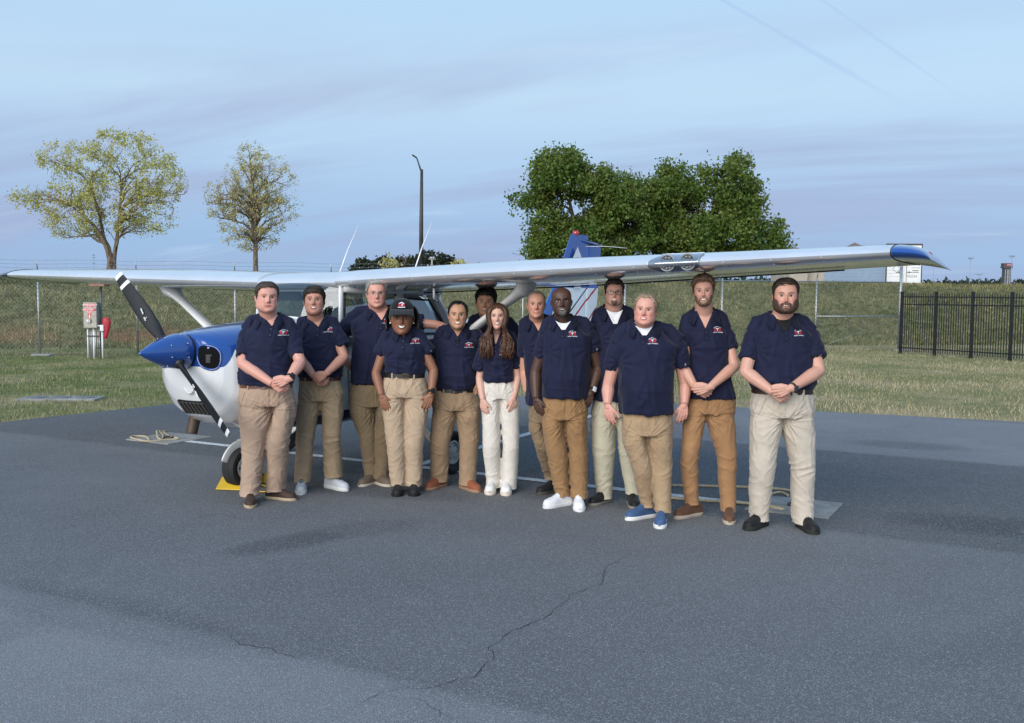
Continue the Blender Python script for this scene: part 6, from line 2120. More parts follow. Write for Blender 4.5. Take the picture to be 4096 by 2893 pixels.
    # badge embroidered on the chest, and the small tag on the sleeve
    if spec.get('logo'):
        lc = w(spec['logo']); s = spec.get('logo_s', .058)
        def on(pts, f, off, mb, mi): mb.add(conform([(lc[0] + a * s, lc[2] + b * s) for a, b in pts], off), f, mi)
        lg = MB()
        for sx in (-1, 1):
            for i in range(3):
                for j in range(3):
                    x0 = sx * (.13 + i * .115); z0 = -.17 + j * .125 - .03 * i
                    g = [(x0, z0), (x0 + sx * .105, z0 - .02), (x0 + sx * .105, z0 + .095), (x0, z0 + .115)]
                    on(g, [(0, 1, 2, 3)], .0022, lg, 0 if (i + j) % 2 == 0 or True else 1)
        on([(-.03, -.20), (.03, -.20), (.035, .02), (.20, .12), (.13, .19), (.03, .10), (.0, .25), (-.05, .10), (-.2, .16), (-.2, .07), (-.04, .02)], [(0, 1, 2, 10), (2, 3, 4, 5), (5, 6, 7), (7, 8, 9, 10), (2, 5, 7, 10)], .0036, lg, 1)
        v_, f_ = text_geo('FLIGHT TRAINING', .165, bold=.02)
        on([(a * .97, b - .36 - .05 * (a * 1.2) ** 2) for a, b in v_], f_, .003, lg, 1)
        n = 15
        for i in range(n):                      # arched top line, too small to read
            if i == 10: continue
            a0 = -.72 + 1.44 * i / (n - 1)
            for d0, d1, h0, h1 in ((-.036, -.012, 0, .085), (-.036, .036, .055, .085), (.012, .036, 0, .055 if i % 2 else .085)):
                g = []
                for aa, hh in ((d0, h0), (d1, h0), (d1, h1), (d0, h1)):
                    al = a0 + aa * 1.15; rad = .66 + hh; g.append((rad * math.sin(al), rad * math.cos(al) - .36))
                on(g, [(0, 1, 2, 3)], .003, lg, 1)
        lg.build('logo', [M_LOGO_R, M_LOGO_W], so, False)
    if arms[1] is not None and spec.get('sleeve_tag', True):
        J, E_, W_, A, _ = arms[1]
        C_ = cuff_pt(J, E_, A); cw = A['cuff'][2] * k / 2
        p = C_ + (J - C_) * .13 + np.array([cw * .30, 0, 0])
        pc = conform([(p[0] - .006, p[2] - .009), (p[0] + .006, p[2] - .009), (p[0] + .006, p[2] + .009), (p[0] - .006, p[2] + .009)], .002)
        MB().add(pc, [(0, 1, 2, 3)]).build('sleeve_tag', pm('tag_grey', (.24, .26, .30), .8) if 'tag_grey' not in bpy.data.materials else bpy.data.materials['tag_grey'], so, False)

    # ---------------- trousers
    M_TR = colmat('trouser_twill', tuple(spec['pants']), rough=.88, var=.08, bscale=520, sheen=.1)
    tb = MB()
    wy, wl, wr, wd = spec['waist']
    cw_ = w(((wl + wr) / 2, wy)); ww = (wr - wl) / 2 * k
    hy, hl_, hr_ = spec['hip']; chp = w(((hl_ + hr_) / 2, hy)); hw_ = (hr_ - hl_) / 2 * k
    cro = w(spec['crotch'])
    crl = w((spec['crotch'][0], spec['crotch'][1]))
    hipd = spec.get('hipd', wd * 1.02)
    tb.loft([ring(cw_ + [0, 0, .0], ww, wd, 2.4), ring((cw_ + chp) / 2, (ww * .45 + hw_ * .55), (wd + hipd) / 2, 2.4, .02), ring(chp, hw_, hipd, 2.5), ring(np.array([chp[0], Yb, cro[2] + .035]), hw_ * .97, hipd * .94, 2.6)])
    for i in (0, 1):
        L_ = spec['legs'][i]; sgn = (-1, 1)[i]
        kx, ky, kw = L_['knee']; hx, hyy, hw2 = L_['hem']
        K = w((kx, ky), -.015); A_ = ank[i]
        hemc = at_depth(*px((hx * .72 + (A_[0] / at_depth(*px((hx, hyy)), A_[1])[0] * 0 + hx) * .28, hyy + 10)), A_[1] + .0); hemc[0] = hemc[0] * .6 + A_[0] * .4
        outer = chp[0] + sgn * hw_ * .985
        inner = cro[0] + sgn * .004
        thc = np.array([(outer + inner) / 2, Yb, cro[2] - .02]); thw = abs(outer - inner) / 2
        up = np.array([thc[0] - sgn * .01, Yb, cro[2] + .12])
        rk = kw * k / 2; rh = hw2 * k / 2 * (A_[1] / Yb)
        mid = thc * .5 + K * .5 + [0, .0, 0]
        calf = K * .52 + hemc * .48 + [0, .018, 0]
        st = [(up, thw * .92, hipd * .82), (thc, thw, hipd * .90), (mid, (thw + rk) / 2, (hipd * .86 + rk * 1.15) / 2), (K, rk, rk * 1.12), (calf, (rk * .45 + rh * .55), (rk + rh) / 2 * 1.12), (hemc + [0, .01, .03], rh * .98, rh * 1.18), (hemc, rh, rh * 1.22)]
        R_ = [ring(c, a_, b_, 2.15) for c, a_, b_ in st]
        # dense rings so that the surface is smooth
        fine = spline(np.array([r_.ravel() for r_ in R_]), 26).reshape(26, n_, 3)
        low = fine[-1].copy(); c = low.mean(0)
        tb.loft(np.concatenate([fine, [(low - c) * .86 + c + [0, 0, -.001], (low - c) * .70 + c + [0, 0, .005]]]))
    me = remesh(tb, .0072, 2)
    v = getv(me); nrm = getn(me)
    sd_ = spec['seed'] + 20
    zc_ = cro[2]
    zk = np.mean([w(spec['legs'][i]['knee'][:2])[2] for i in (0, 1)])
    zh = np.mean([w(spec['legs'][i]['hem'][:2])[2] for i in (0, 1)])
    z = v[:, 2]
    def ridge(P_, s, p=1.4):
        P_ = np.asarray(P_, float); q = P_ + .35 * np.c_[noise3(P_ * .7, s + 40), noise3(P_ * .7, s + 41), noise3(P_ * .7, s + 42)]
        return np.clip(1 - np.abs(noise3(q, s)) * 3.4, 0, 1) ** p
    wk = spec.get('wrinkle', 1.0) * 1.2
    # stacked folds towards the hem, slanting creases at the knees, rays from the crotch
    sgn_leg = np.where(v[:, 0] > cro[0], 1, -1)
    amp = .0045 * noise3(v * [6, 6, 2.2], sd_)
    msk = np.clip(noise3(v * [5, 5, 6], sd_ + 9) * 1.6 + .55, 0, 1.2)
    amp += wk * msk * .0105 * sstep(z, zk - .10, zh + .02) * (ridge(np.c_[v[:, 0] * 8 + z * 8 * sgn_leg, v[:, 1] * 6, z * 9], sd_ + 1) - .35)
    amp += wk * msk * .0070 * np.exp(-((z - zk) / .12) ** 2) * (ridge(np.c_[v[:, 0] * 6 - z * 9 * sgn_leg, v[:, 1] * 5, z * 8], sd_ + 2) - .35)
    dx, dz = v[:, 0] - cro[0], z - (zc_ + .02); r = np.hypot(dx, dz); th = np.arctan2(dz, dx)
    amp += wk * .0085 * np.exp(-((r - .06) / .13) ** 2) * (ridge(np.c_[np.cos(th) * 3.2, np.sin(th) * 7.0, r * 4], sd_ + 4) - .3) * sstep(r, .015, .05)
    amp += wk * .0055 * sstep(z, zk, zc_) * (ridge(np.c_[v[:, 0] * 10, v[:, 1] * 8, z * 2.6], sd_ + 5) - .3)
    amp += wk * .0035 * (ridge(np.c_[v[:, 0] * 13 + z * 6 * sgn_leg, v[:, 1] * 10, z * 7], sd_ + 7, 2.2) - .15)
    v = v + nrm * amp[:, None]
    # crease line up the front of the fly
    if not female:
        fly = np.exp(-((v[:, 0] - cro[0]) / .006) ** 2) * (z > zc_ + .02) * (v[:, 1] < Yb); v[:, 1] += fly * .005
    setv(me, v - base); me.materials.append(M_TR)
    po = link('trousers', me, o, True)
    pbv = BVHTree.FromPolygons([tuple(q) for q in (v - base)], [tuple(p.vertices) for p in me.polygons])
    # slanted pocket seams
    ps = MB()
    for sgn in (-1, 1):
        pts_ = []
        for t in np.linspace(0, 1, 7):
            xx = chp[0] + sgn * (ww * .72 + .045 * t); zz = cw_[2] - .045 - .13 * t
            h = pbv.ray_cast(Vector((xx - base[0], -1, zz - base[2])), Vector((0, 1, 0)))
            if h[0] is not None: pts_.append(np.array([xx - base[0], h[0].y - .0006, zz - base[2]]))
        if len(pts_) > 2: ps.tube(pts_, .0022, 4, False)
    if ps.v: ps.build('pocket_seam', colmat('seam', tuple(np.array(spec['pants']) * .55)), po)
    # belt
    bl = spec.get('belt')
    if bl:
        bh = .036; off = .006
        MBt = pm('belt_%d' % spec['seed'], bl[0], .4, 0, .15, 20, .2, 120)
        rg = [ring(cw_ + [0, 0, z_ - .018], ww + off + o_, wd + off + o_, 2.4) for z_, o_ in ((0, -.004), (0, 0), (bh, 0), (bh, -.004))]
        bo = MB().loft(np.array(rg) - base, False).build('belt', MBt, o, 40)
        fy = -(wd + off) - .004
        bm = bl[1]
        fr = MB()
        X0 = cw_[0] - base[0] + bl[2] * k; Z0 = cw_[2] - base[2]
        a = .024
        fr.tube([[X0 - a, fy, Z0 - .019], [X0 + a, fy, Z0 - .019], [X0 + a, fy, Z0 + .019], [X0 - a, fy, Z0 + .019], [X0 - a, fy, Z0 - .019]], .0035, 5)
        fr.build('buckle', bm, bo, 40)
        lp = None
        for xx in (-.55, .55):
            yy = -(wd + off + .003) * (1 - abs(xx) ** 2.4) ** (1 / 2.4)
            l_ = MB().bevbox((cw_[0] - base[0] + xx * ww, yy, Z0), (.013, .007, .052), .002, rotz(xx * .55)).build('belt_loop', M_TR, po, 40)
    # ---------------- shoes
    sk = spec['shoe']
    M_UP = colmat('shoe_upper', tuple(sk['c']), rough=.6, var=.12, sheen=.05); M_SO = colmat('shoe_sole', tuple(sk['s']), rough=.75, var=.08, sheen=0)
    M_LC = colmat('shoe_lace', tuple(sk.get('l', sk['c'])), rough=.8)
    fat = sk.get('fat', 1.0); shh = sk.get('h', .024)
    for i in (0, 1):
        dv = dirs[i]; sv = np.array([-dv[1], dv[0], 0]) * 1.0
        heel = toes[i] - dv * SL
        def fw(t, y, z_): return heel + dv * (t * SL) + sv * y + np.array([0, 0, z_]) - base
        T_ = np.array([0, .04, .15, .30, .45, .60, .72, .84, .93, 1.0])
        Wd = np.array([.020, .031, .0365, .036, .037, .044, .0475, .044, .033, .012]) * fat
        out = []
        for t, wd_ in zip(T_, Wd): out.append((t, wd_))
        def outline(sc_, z_, d=0): return np.array([fw(t, wd_ * sc_ + d, z_) for t, wd_ in out] + [fw(t, -wd_ * sc_ - d, z_) for t, wd_ in out[::-1]])
        s_ = MB().loft([outline(1.02, .0), outline(1.09, .005), outline(1.11, shh * .8), outline(1.06, shh), ])
        u = MB(); rings = []
        hgt = np.interp(T_, [0, .04, .15, .30, .42, .60, .80, .93, 1.0], [.055, .085, .102, .104, .092, .070, .055, .044, .012])
        for t, wd_, hh in zip(T_, Wd, hgt):
            a = np.linspace(0, PI, 15)
            rings.append([fw(t + (.02 if t < .01 else 0), wd_ * 1.0 * np.sign(np.cos(q)) * abs(np.cos(q)) ** (.72), shh * .7 + hh * np.sin(q) ** .85) for q in a])
        u.loft(spline(np.array(rings).reshape(10, -1), 24).reshape(24, 15, 3))
        so_ = u.build('shoe', M_UP, o, 60)
        s_.build('sole', M_SO, so_, 50)
        if sk.get('laces', True):
            lc_ = MB()
            for j, t in enumerate((.50, .565, .63)):
                hh = float(np.interp(t, T_, hgt)) + shh * .7 + .002; wj = .026 - .002 * j
                lc_.tube([fw(t, -wj, hh - .014), fw(t + .01, -wj * .5, hh - .002), fw(t + .012, 0, hh + .002), fw(t + .01, wj * .5, hh - .002), fw(t, wj, hh - .014)], .0035, 5)
            lc_.build('laces', M_LC, so_)
    # ---------------- worn things
    for wtc in spec.get('watch', []):
        i, band, facec, size = wtc
        J, E_, W_, A, sgn = arms[i]
        d = unit(W_ - E_); c = W_ - d * .022
        ux = unit(np.cross(d, [0, 1, 0])); uy = np.cross(ux, d)
        a = np.linspace(0, 2 * PI, 25)
        G = [c + d * s_ + .0320 * (np.cos(a)[:, None] * ux + np.sin(a)[:, None] * uy) for s_ in (-.010, 0, .010)]
        wb = MB().grid(np.array(G)); wb.v = [q - base for q in wb.v]
        wo = wb.build('wristwatch', colmat('strap', band), o)
        sdm = wo.modifiers.new('thickness', 'SOLIDIFY'); sdm.thickness = .003
        nrm_ = unit(-uy if uy[1] > 0 else uy); nrm_ = unit(nrm_ * .9 + ux * .45 * np.sign(ux[0]) * sgn * (1 if ux[0] > 0 else 1))
        fb = MB().bevbox((0, 0, 0), (size, size * 1.15, .011), .004)
        tz = nrm_; tx_ = unit(np.cross(d, tz)); M_ = np.stack([tx_, np.cross(tz, tx_), tz], 1)
        fb.v = [q @ M_.T + (c + tz * .035 - base) for q in fb.v]
        fb.build('watch_case', colmat('watch_case', facec), wo, 40)
    if spec.get('ring') is not None:
        pass
    gl = spec.get('glasses')
    if gl:
        fr = MB(); ln = MB(); thin_ = gl == 'thin'
        for sgn in (-1, 1):
            cx, cz = sgn * .142, .515; a = np.linspace(0, 2 * PI, 29)
            rx, rz = .108, .070
            lx = cx + rx * np.sign(np.cos(a)) * np.abs(np.cos(a)) ** .6; lz = cz + rz * np.sign(np.sin(a)) * np.abs(np.sin(a)) ** .6
            yy = -(H.front(np.array(.05), np.array(.53)) + .075) + .25 * (np.abs(lx)) ** 2
            lp = np.stack([lx, yy, lz], -1)
            fr.tube(lp, .0045 if thin_ else .0085, 5, False)
            c = lp[:-1].mean(0); ln.add(np.vstack([lp[:-1], c]), [(i, (i + 1) % 28, 28) for i in range(28)])
            p0 = np.array([cx + sgn * rx, yy[0], cz + .03]); fr.tube([p0, [sgn * (H.w(.5) + .02), -.2, .53], [sgn * (H.w(.5) + .025), .06, .52]], .006 if thin_ else .008, 5)
        y0 = -(H.front(np.array(.05), np.array(.53)) + .075)
        fr.tube([[-.036, y0, .53], [0, y0 - .012, .545], [.036, y0, .53]], .005 if thin_ else .009, 5)
        fo = child(hmesh(fr), 'eyeglasses', M_WIRE if thin_ else M_GLASSF)
        ln = hmesh(ln); ln.v = [q - base for q in ln.v]; ln.build('lens', M_SPECT, fo)
    if spec.get('earrings'):
        e = MB()
        for sgn in (-1, 1): e.ell((sgn * (H.w(.4) + .03), -.01, .345), .024, None, 8, 6)
        child(hmesh(e), 'earrings', pm('pearl', (.75, .73, .70), .2))
    if spec.get('cap'):
        M_CAP = mat_cloth('cap_twill', (.008, .008, .009), .85, .15)
        cp = MB(); rows_ = []
        th = np.linspace(-PI, PI, 49)
        for t in np.linspace(0, 1, 12):
            z0 = .745 + .03 * np.cos(th) * 0 - .06 * sstep(np.abs(th), 1.2, 2.6)
            zz = z0 + (1.0 - z0) * (1 - (1 - t) ** 1.7)
            rows_.append(H.point(th, zz, .030 + .060 * sstep(np.full_like(th, t), 0, .8) + .035 * np.clip(np.cos(th), 0, 1) * sstep(np.full_like(th, t), .0, .4) * sstep(np.full_like(th, t), 1, .5)))
        cp.grid(rows_)
        co_ = child(hmesh(cp), 'cap', M_CAP)
        vs = MB(); a = np.linspace(-1.05, 1.05, 25); rows_ = []
        for t in np.linspace(0, 1, 8):
            b0 = H.point(a, np.full(25, .750), .050)
            ext = t * .36 * np.cos(a * .95) ** .8
            rows_.append(np.stack([b0[:, 0] * (1 + .10 * t), b0[:, 1] - ext, b0[:, 2] - .20 * t ** 1.3 + .055 * (1 - (a / 1.05) ** 2) * t - .03 * (a / 1.05) ** 2 * t], -1))
        vs.grid(rows_)
        vo = child(hmesh(vs), 'visor', M_CAP); vo.parent = co_
        s_ = vo.modifiers.new('thickness', 'SOLIDIFY'); s_.thickness = .004
        lg = MB()
        def capp(x_, z_):
            x_ *= .62; z_ = .86 + (z_ - .86) * .62
            th_ = math.asin(max(-.9, min(.9, x_ / .40)))
            return H.point(th_, z_, .150)
        for sx in (-1, 1):
            q = [capp(sx * .02, .835), capp(sx * .115, .825), capp(sx * .115, .895), capp(sx * .02, .905)]; lg.add(q, [(0, 1, 2, 3)], 0)
        q = [capp(a_, .815) for a_ in (-.125, 0, .125)] + [capp(a_, .795) for a_ in (.125, 0, -.125)]; lg.add(q, [(0, 1, 4, 5), (1, 2, 3, 4)], 1)
        q = [capp(a_, .925 - abs(a_) * .3 + .012) for a_ in (-.11, 0, .11)] + [capp(a_, .912 - abs(a_) * .3) for a_ in (.11, 0, -.11)]; lg.add(q, [(0, 1, 4, 5), (1, 2, 3, 4)], 1)
        q = [capp(-.01, .83), capp(.02, .90), capp(.05, .87)]; lg.add(q, [(0, 1, 2)], 1)
        hmesh(lg); lg.v = [q_ - base for q_ in lg.v]
        lg.build('cap_logo', [M_LOGO_R, M_LOGO_W], co_, False)
    return dict(obj=o, base=base, w=w, surf=surf, k=k, Yb=Yb, conform=conform)
# ------------------------------------------------------------------ the thirteen people, from left to right
TA = (900, 1080, 973 / 600); TB = (1300, 1080, 973 / 600); TC = (1700, 1080, 939 / 550); TD = (2050, 1080, 973 / 600); TE = (2350, 1080, 885 / 600); TF = (2800, 1050, 861 / 600)
FAIR = (.56, .31, .23); PINK = (.58, .30, .23); RUDDY = (.50, .25, .175); TAN = (.50, .27, .175); OLIVE = (.46, .255, .16)
def hang(sgn, d=None, back=.8, **k):
    n = (-sgn * (1 - back) - sgn * .2, back, 0)
    return (d or (-sgn * .12, -.08, -1), n, -sgn, dict(dict(curl=.38, thumb=.45), **k))
PEOPLE = []
def P_(**k): PEOPLE.append(k)
P_(T=TA, seed=1, label='heavyset person at the far left with clasped hands, black watch and brown shoes', skin=PINK, flush=.9,
   toes=[(165, 1548, 0), (462, 1497, 58)], head=((300, 78), (306, 276)), face=(10, -2, 3), headk=dict(jaw=1.10, full=1.1, smile=.12, wide=1.04), squint=.75, hairc=(.050, .034, .022),
   hair=dict(style='short', top=.050, side=.007, seed=1, messy=.6, sweep=.5), browt=.014, browc=(.12, .10, .07),
   neck=(296, 322, 55), vee=(322, 360), sh=[(103, 338), (472, 345)], torso=[(734, 104, 430, .150), (690, 94, 440, .172), (480, 128, 446, .150)], tucked=True, logo=(400, 402),
   arms=[dict(elbow=(112, 605, -.13), wrist=(308, 738, -.240), cuff=(128, 562, 112), hand=((.85, -.02, -.42), (0, 1, .1), 1, dict(curl=.75, thumb=.2))),
         dict(elbow=(488, 600, -.13), wrist=(414, 708, -.282), cuff=(470, 560, 88), hand=((-.90, .0, -.34), (.1, 1, .1), -1, dict(curl=.75, thumb=.25)))],
   arm=1.12, hand=1.04, waist=(745, 103, 432, .150), hip=(850, 88, 462), crotch=(320, 905), legs=[dict(knee=(188, 1140, 156), hem=(153, 1452, 126)), dict(knee=(345, 1120, 140), hem=(335, 1420, 126))],
   pants=(.36, .255, .185), belt=((.10, .035, .02), M_CHROME, 8), shoe=dict(c=(.045, .026, .019), s=(.42, .33, .22)), watch=[(1, (.008, .008, .009), (.01, .01, .012), .042)])
P_(T=TA, seed=2, label='grinning person with dark swept fringe, folded hands and grey running shoes', skin=RUDDY, flush=.7,
   toes=[(488, 1462, -4), (797, 1436, 42)], head=((595, 94), (598, 288)), face=(0, -9, 0), headk=dict(smile=.8, jaw=1.02, full=.3), squint=.8, hairc=(.026, .016, .010),
   hair=dict(style='low', top=.060, side=.022, seed=2, messy=.9, sweep=.9, length=.2), browt=.015, open=.022,
   neck=(596, 336, 54), vee=(618, 364), sh=[(455, 332), (748, 328)], torso=[(688, 478, 748, .122), (620, 480, 756, .130), (470, 488, 742, .130)], tucked=True, logo=(683, 383),
   arms=[dict(elbow=(490, 570, -.10), wrist=(578, 690, -.200), cuff=(484, 500, 84), hand=((.72, -.02, -.62), (.1, 1, .1), 1, dict(curl=.7, thumb=.2))),
         dict(elbow=(772, 565, -.10), wrist=(656, 672, -.245), cuff=(768, 495, 86), hand=((-.78, 0, -.46), (.1, 1, 0), -1, dict(curl=.6, thumb=.3)))],
   waist=(700, 478, 748, .122), hip=(800, 462, 770), crotch=(622, 872), legs=[dict(knee=(517, 1110, 116), hem=(503, 1366, 108)), dict(knee=(692, 1085, 116), hem=(714, 1332, 124))],
   pants=(.325, .235, .145), belt=((.075, .022, .014), M_CHROME, 5), shoe=dict(c=(.46, .48, .50), s=(.62, .62, .60), l=(.01, .01, .012), h=.032))
P_(T=TB, seed=3, label='grey haired person in thin glasses stretching one arm out behind the neighbours', skin=PINK, flush=.9,
   toes=[(222, 1408, -42), (428, 1408, 36)], head=((350, 56), (352, 246)), face=(4, 2, 0), headk=dict(smile=.3, full=.6, jaw=1.04), squint=.6, hairc=(.27, .26, .245), open=.008,
   hair=dict(style='short', top=.060, side=.036, seed=3, messy=.75, sweep=-.4), browt=.014, glasses='thin',
   neck=(362, 270, 60), vee=(378, 322), sh=[(128, 272), (575, 282)], torso=[(730, 164, 425, .150), (620, 172, 432, .165), (430, 185, 470, .150)], logo=(416, 326),
   arms=[dict(elbow=(48, 500, .08), wrist=(122, 588, -.03), cuff=(86, 430, 96), hand=((.80, -.1, -.58), (.2, .95, .2), 1, dict(curl=.25, thumb=.3, spread=.22))),
         dict(elbow=(720, 356, -.01), wrist=(862, 410, .03), cuff=(640, 338, 104))],
   waist=(738, 175, 420, .148), hip=(810, 160, 432), crotch=(336, 905), legs=[dict(knee=(278, 1080, 116), hem=(285, 1332, 98)), dict(knee=(382, 1080, 112), hem=(384, 1342, 98))],
   pants=(.185, .135, .080), shoe=dict(c=(.13, .095, .07), s=(.48, .43, .36), laces=False))
P_(T=TB, seed=4, label='smiling person in a black cap with hands resting on the thighs', skin=(.25, .115, .068), female=True, lip=np.array([.17, .045, .04]), flush=.3,
   toes=[(465, 1474, -4), (580, 1472, 4)], shoe_len=.25, head=((512, 200), (510, 417)), face=(0, 0, 0), headk=dict(smile=1.0, jaw=.92, full=.4, wide=1.0, nose=.9, mw=.125), squint=.35, hairc=(.006, .005, .005), open=.026, hscale=.98,
   hair=dict(style='low', top=.012, side=.016, seed=4, messy=.4, strands=200), cap=True, earrings=True, browt=.012, browc=(.012, .008, .006),
   long_hair=dict(seed=4, n=110, end=560, half=100, back=1.0, yback=.08, wide=.13, wave=.006, front=False, fat=1.25), nails=(.72, .66, .62),
   neck=(510, 405, 40), vee=(517, 436), collar_open=20, sh=[(350, 424), (668, 422)], torso=[(668, 390, 642, .112), (630, 394, 642, .116), (525, 378, 648, .135)], tucked=True, logo=(593, 456), placket=.10,
   arms=[dict(elbow=(330, 672, -.02), wrist=(366, 812, -.10), cuff=(342, 552, 76), hand=((.34, -.08, -.93), (.15, 1, -.05), 1, dict(curl=.18, thumb=.7, spread=.14))),
         dict(elbow=(706, 652, -.02), wrist=(688, 806, -.10), cuff=(690, 532, 74), hand=((-.36, -.08, -.92), (-.15, 1, -.05), -1, dict(curl=.18, thumb=.7, spread=.14)))],
   arm=.95, hand=.95, waist=(682, 387, 644, .114), hip=(795, 364, 678), crotch=(519, 850), legs=[dict(knee=(460, 1130, 120), hem=(472, 1388, 104)), dict(knee=(580, 1130, 116), hem=(581, 1392, 108))],
   pants=(.40, .30, .205), belt=((.007, .007, .008), M_GOLD, 18), shoe=dict(c=(.009, .009, .010), s=(.012, .012, .012), laces=False), watch=[(1, (.008, .008, .009), (.008, .008, .009), .038)])
P_(T=TC, seed=5, label='shorter grinning person with cropped black hair, hands in pockets, tan leather shoes', skin=OLIVE, flush=.35,
   toes=[(6, 1506, -38), (372, 1522, 34)], head=((228, 211), (228, 401)), face=(0, 0, 1), headk=dict(smile=1.0, full=.5, jaw=1.0, mw=.125), squint=.4, hairc=(.008, .007, .007), open=.026,
   hair=dict(style='high', top=.032, side=.022, seed=5, messy=.25, strands=300, length=.08), browt=.015,
   neck=(226, 408, 50), vee=(226, 452), sh=[(62, 418), (392, 420)], torso=[(803, 78, 342, .148), (730, 70, 354, .165), (560, 78, 360, .145)], tucked=True, logo=(305, 506),
   arms=[dict(elbow=(40, 640, .04), wrist=(80, 800, -.06), cuff=(56, 580, 94), hand=((.45, -.05, -.88), (.3, .9, 0), 1, dict(curl=.3, thumb=.7))),
         dict(elbow=(396, 640, .04), wrist=(352, 790, -.06), cuff=(386, 580, 92), hand=((-.45, -.05, -.88), (-.3, .9, 0), -1, dict(curl=.3, thumb=.7)))],
   waist=(815, 75, 340, .148), hip=(920, 48, 384), crotch=(214, 978), legs=[dict(knee=(102, 1180, 138), hem=(92, 1432, 126)), dict(knee=(302, 1180, 134), hem=(292, 1456, 120))],
   pants=(.28, .19, .115), belt=((.008, .008, .009), M_DARK, 5), shoe=dict(c=(.24, .075, .035), s=(.30, .19, .12), laces=False))
P_(T=TC, seed=6, label='dark haired person leaning out from behind the wing strut with a hand on it', skin=TAN, flush=.6, depth=9.15,
   toes=[(462, 1456, -4), (585, 1456, 4)], head=((392, 120), (404, 313)), face=(-3, 0, 5), headk=dict(smile=.55, jaw=1.0), squint=.55, hairc=(.008, .007, .006), open=.014, mw=.10,
   hair=dict(style='low', top=.08, side=.034, seed=6, messy=1.1, sweep=.4), browt=.017,
   neck=(432, 326, 50), vee=(425, 372), sh=[(285, 352), (655, 372)], torso=[(800, 400, 620, .13), (650, 368, 640, .14), (480, 325, 640, .14)],
   arms=[dict(elbow=(250, 485, -.05), wrist=(288, 402, -.26), cuff=(258, 455, 78), hand=((.85, -.05, -.12), (.1, .3, -1), 1, dict(curl=.5, thumb=.3))), dict(elbow=(668, 560, .02), wrist=(650, 720, 0), cuff=(664, 520, 80))],
   waist=(800, 425, 610, .12), hip=(900, 425, 610), crotch=(518, 960), legs=[dict(knee=(470, 1180, 80), hem=(468, 1400, 76)), dict(knee=(578, 1180, 80), hem=(588, 1400, 76))],
   pants=(.20, .15, .09), shoe=dict(c=(.02, .02, .02), s=(.03, .03, .03), fat=.9))
P_(T=TC, seed=7, label='smiling person with long wavy brown hair in cream wide-leg trousers and white platform sneakers', skin=(.60, .36, .28), female=True, flush=.55, lip=np.array([.42, .15, .14]),
   toes=[(440, 1540, -5), (558, 1546, 5)], shoe_len=.25, head=((498, 226), (495, 403)), face=(0, 0, 0), headk=dict(smile=.95, jaw=.86, wide=.96, nose=.85), squint=.25, hairc=(.078, .036, .019), open=.022,
   hair=dict(style='long', top=.04, side=.055, seed=7, messy=.5, strands=420, length=.3, thin=.009), browt=.013, browc=(.03, .017, .011),
   long_hair=dict(seed=7, n=210, end=602, half=104, back=.4, wave=.017, fat=1.25), nails=(.72, .62, .60),
   neck=(492, 440, 31), vee=(483, 506), sh=[(362, 476), (642, 472)], torso=[(760, 402, 606, .094), (700, 405, 606, .100), (600, 400, 610, .122)], tucked=True, logo=(540, 556), placket=.07, collar_open=40,
   arms=[dict(elbow=(372, 740, .0), wrist=(393, 884, -.08), cuff=(366, 680, 80), hand=((.16, -.08, -1), (.5, .85, 0), 1, dict(curl=.28, thumb=.5))),
         dict(elbow=(632, 730, .0), wrist=(609, 870, -.08), cuff=(640, 668, 78), hand=((-.12, -.08, -1), (-.5, .85, 0), -1, dict(curl=.28, thumb=.5)))],
   arm=.80, hand=.90, waist=(752, 402, 606, .094), hip=(890, 388, 648), crotch=(511, 890), legs=[dict(knee=(455, 1190, 122), hem=(473, 1476, 96)), dict(knee=(586, 1190, 114), hem=(590, 1482, 112))], wrinkle=.7,
   pants=(.60, .56, .50), shoe=dict(c=(.66, .64, .60), s=(.62, .54, .46), l=(.7, .7, .68), h=.036))
P_(T=TD, seed=8, label='lean person with close-cropped grey hair and open collar behind the bald bearded one', skin=(.54, .28, .195), flush=.9, depth=8.38,
   toes=[(158, 1458, -48), (380, 1474, 8)], head=((148, 133), (152, 313)), face=(2, 0, 0), headk=dict(smile=.3, jaw=.98, wide=.97, nose=1.1), squint=.15, hairc=(.22, .18, .14), open=.010,
   hair=dict(style='high', top=.012, side=.012, seed=8, messy=.2, strands=160, length=.05), browt=.013, stubble=.12,
   neck=(160, 332, 50), vee=(166, 392), sh=[(42, 352), (305, 348)], torso=[(868, 92, 300, .120), (700, 86, 308, .130), (480, 66, 300, .130)],
   arms=[dict(elbow=(78, 650, .08), wrist=(92, 790, .06), cuff=(74, 560, 80)), dict(elbow=(290, 620, .05), wrist=(285, 780, .02), cuff=(290, 540, 80))],
   waist=(850, 108, 296, .118), hip=(950, 104, 312), crotch=(212, 1010), legs=[dict(knee=(203, 1150, 112), hem=(226, 1348, 86)), dict(knee=(335, 1150, 100), hem=(368, 1365, 82))],
   pants=(.205, .145, .085), shoe=dict(c=(.010, .010, .011), s=(.06, .055, .045)))
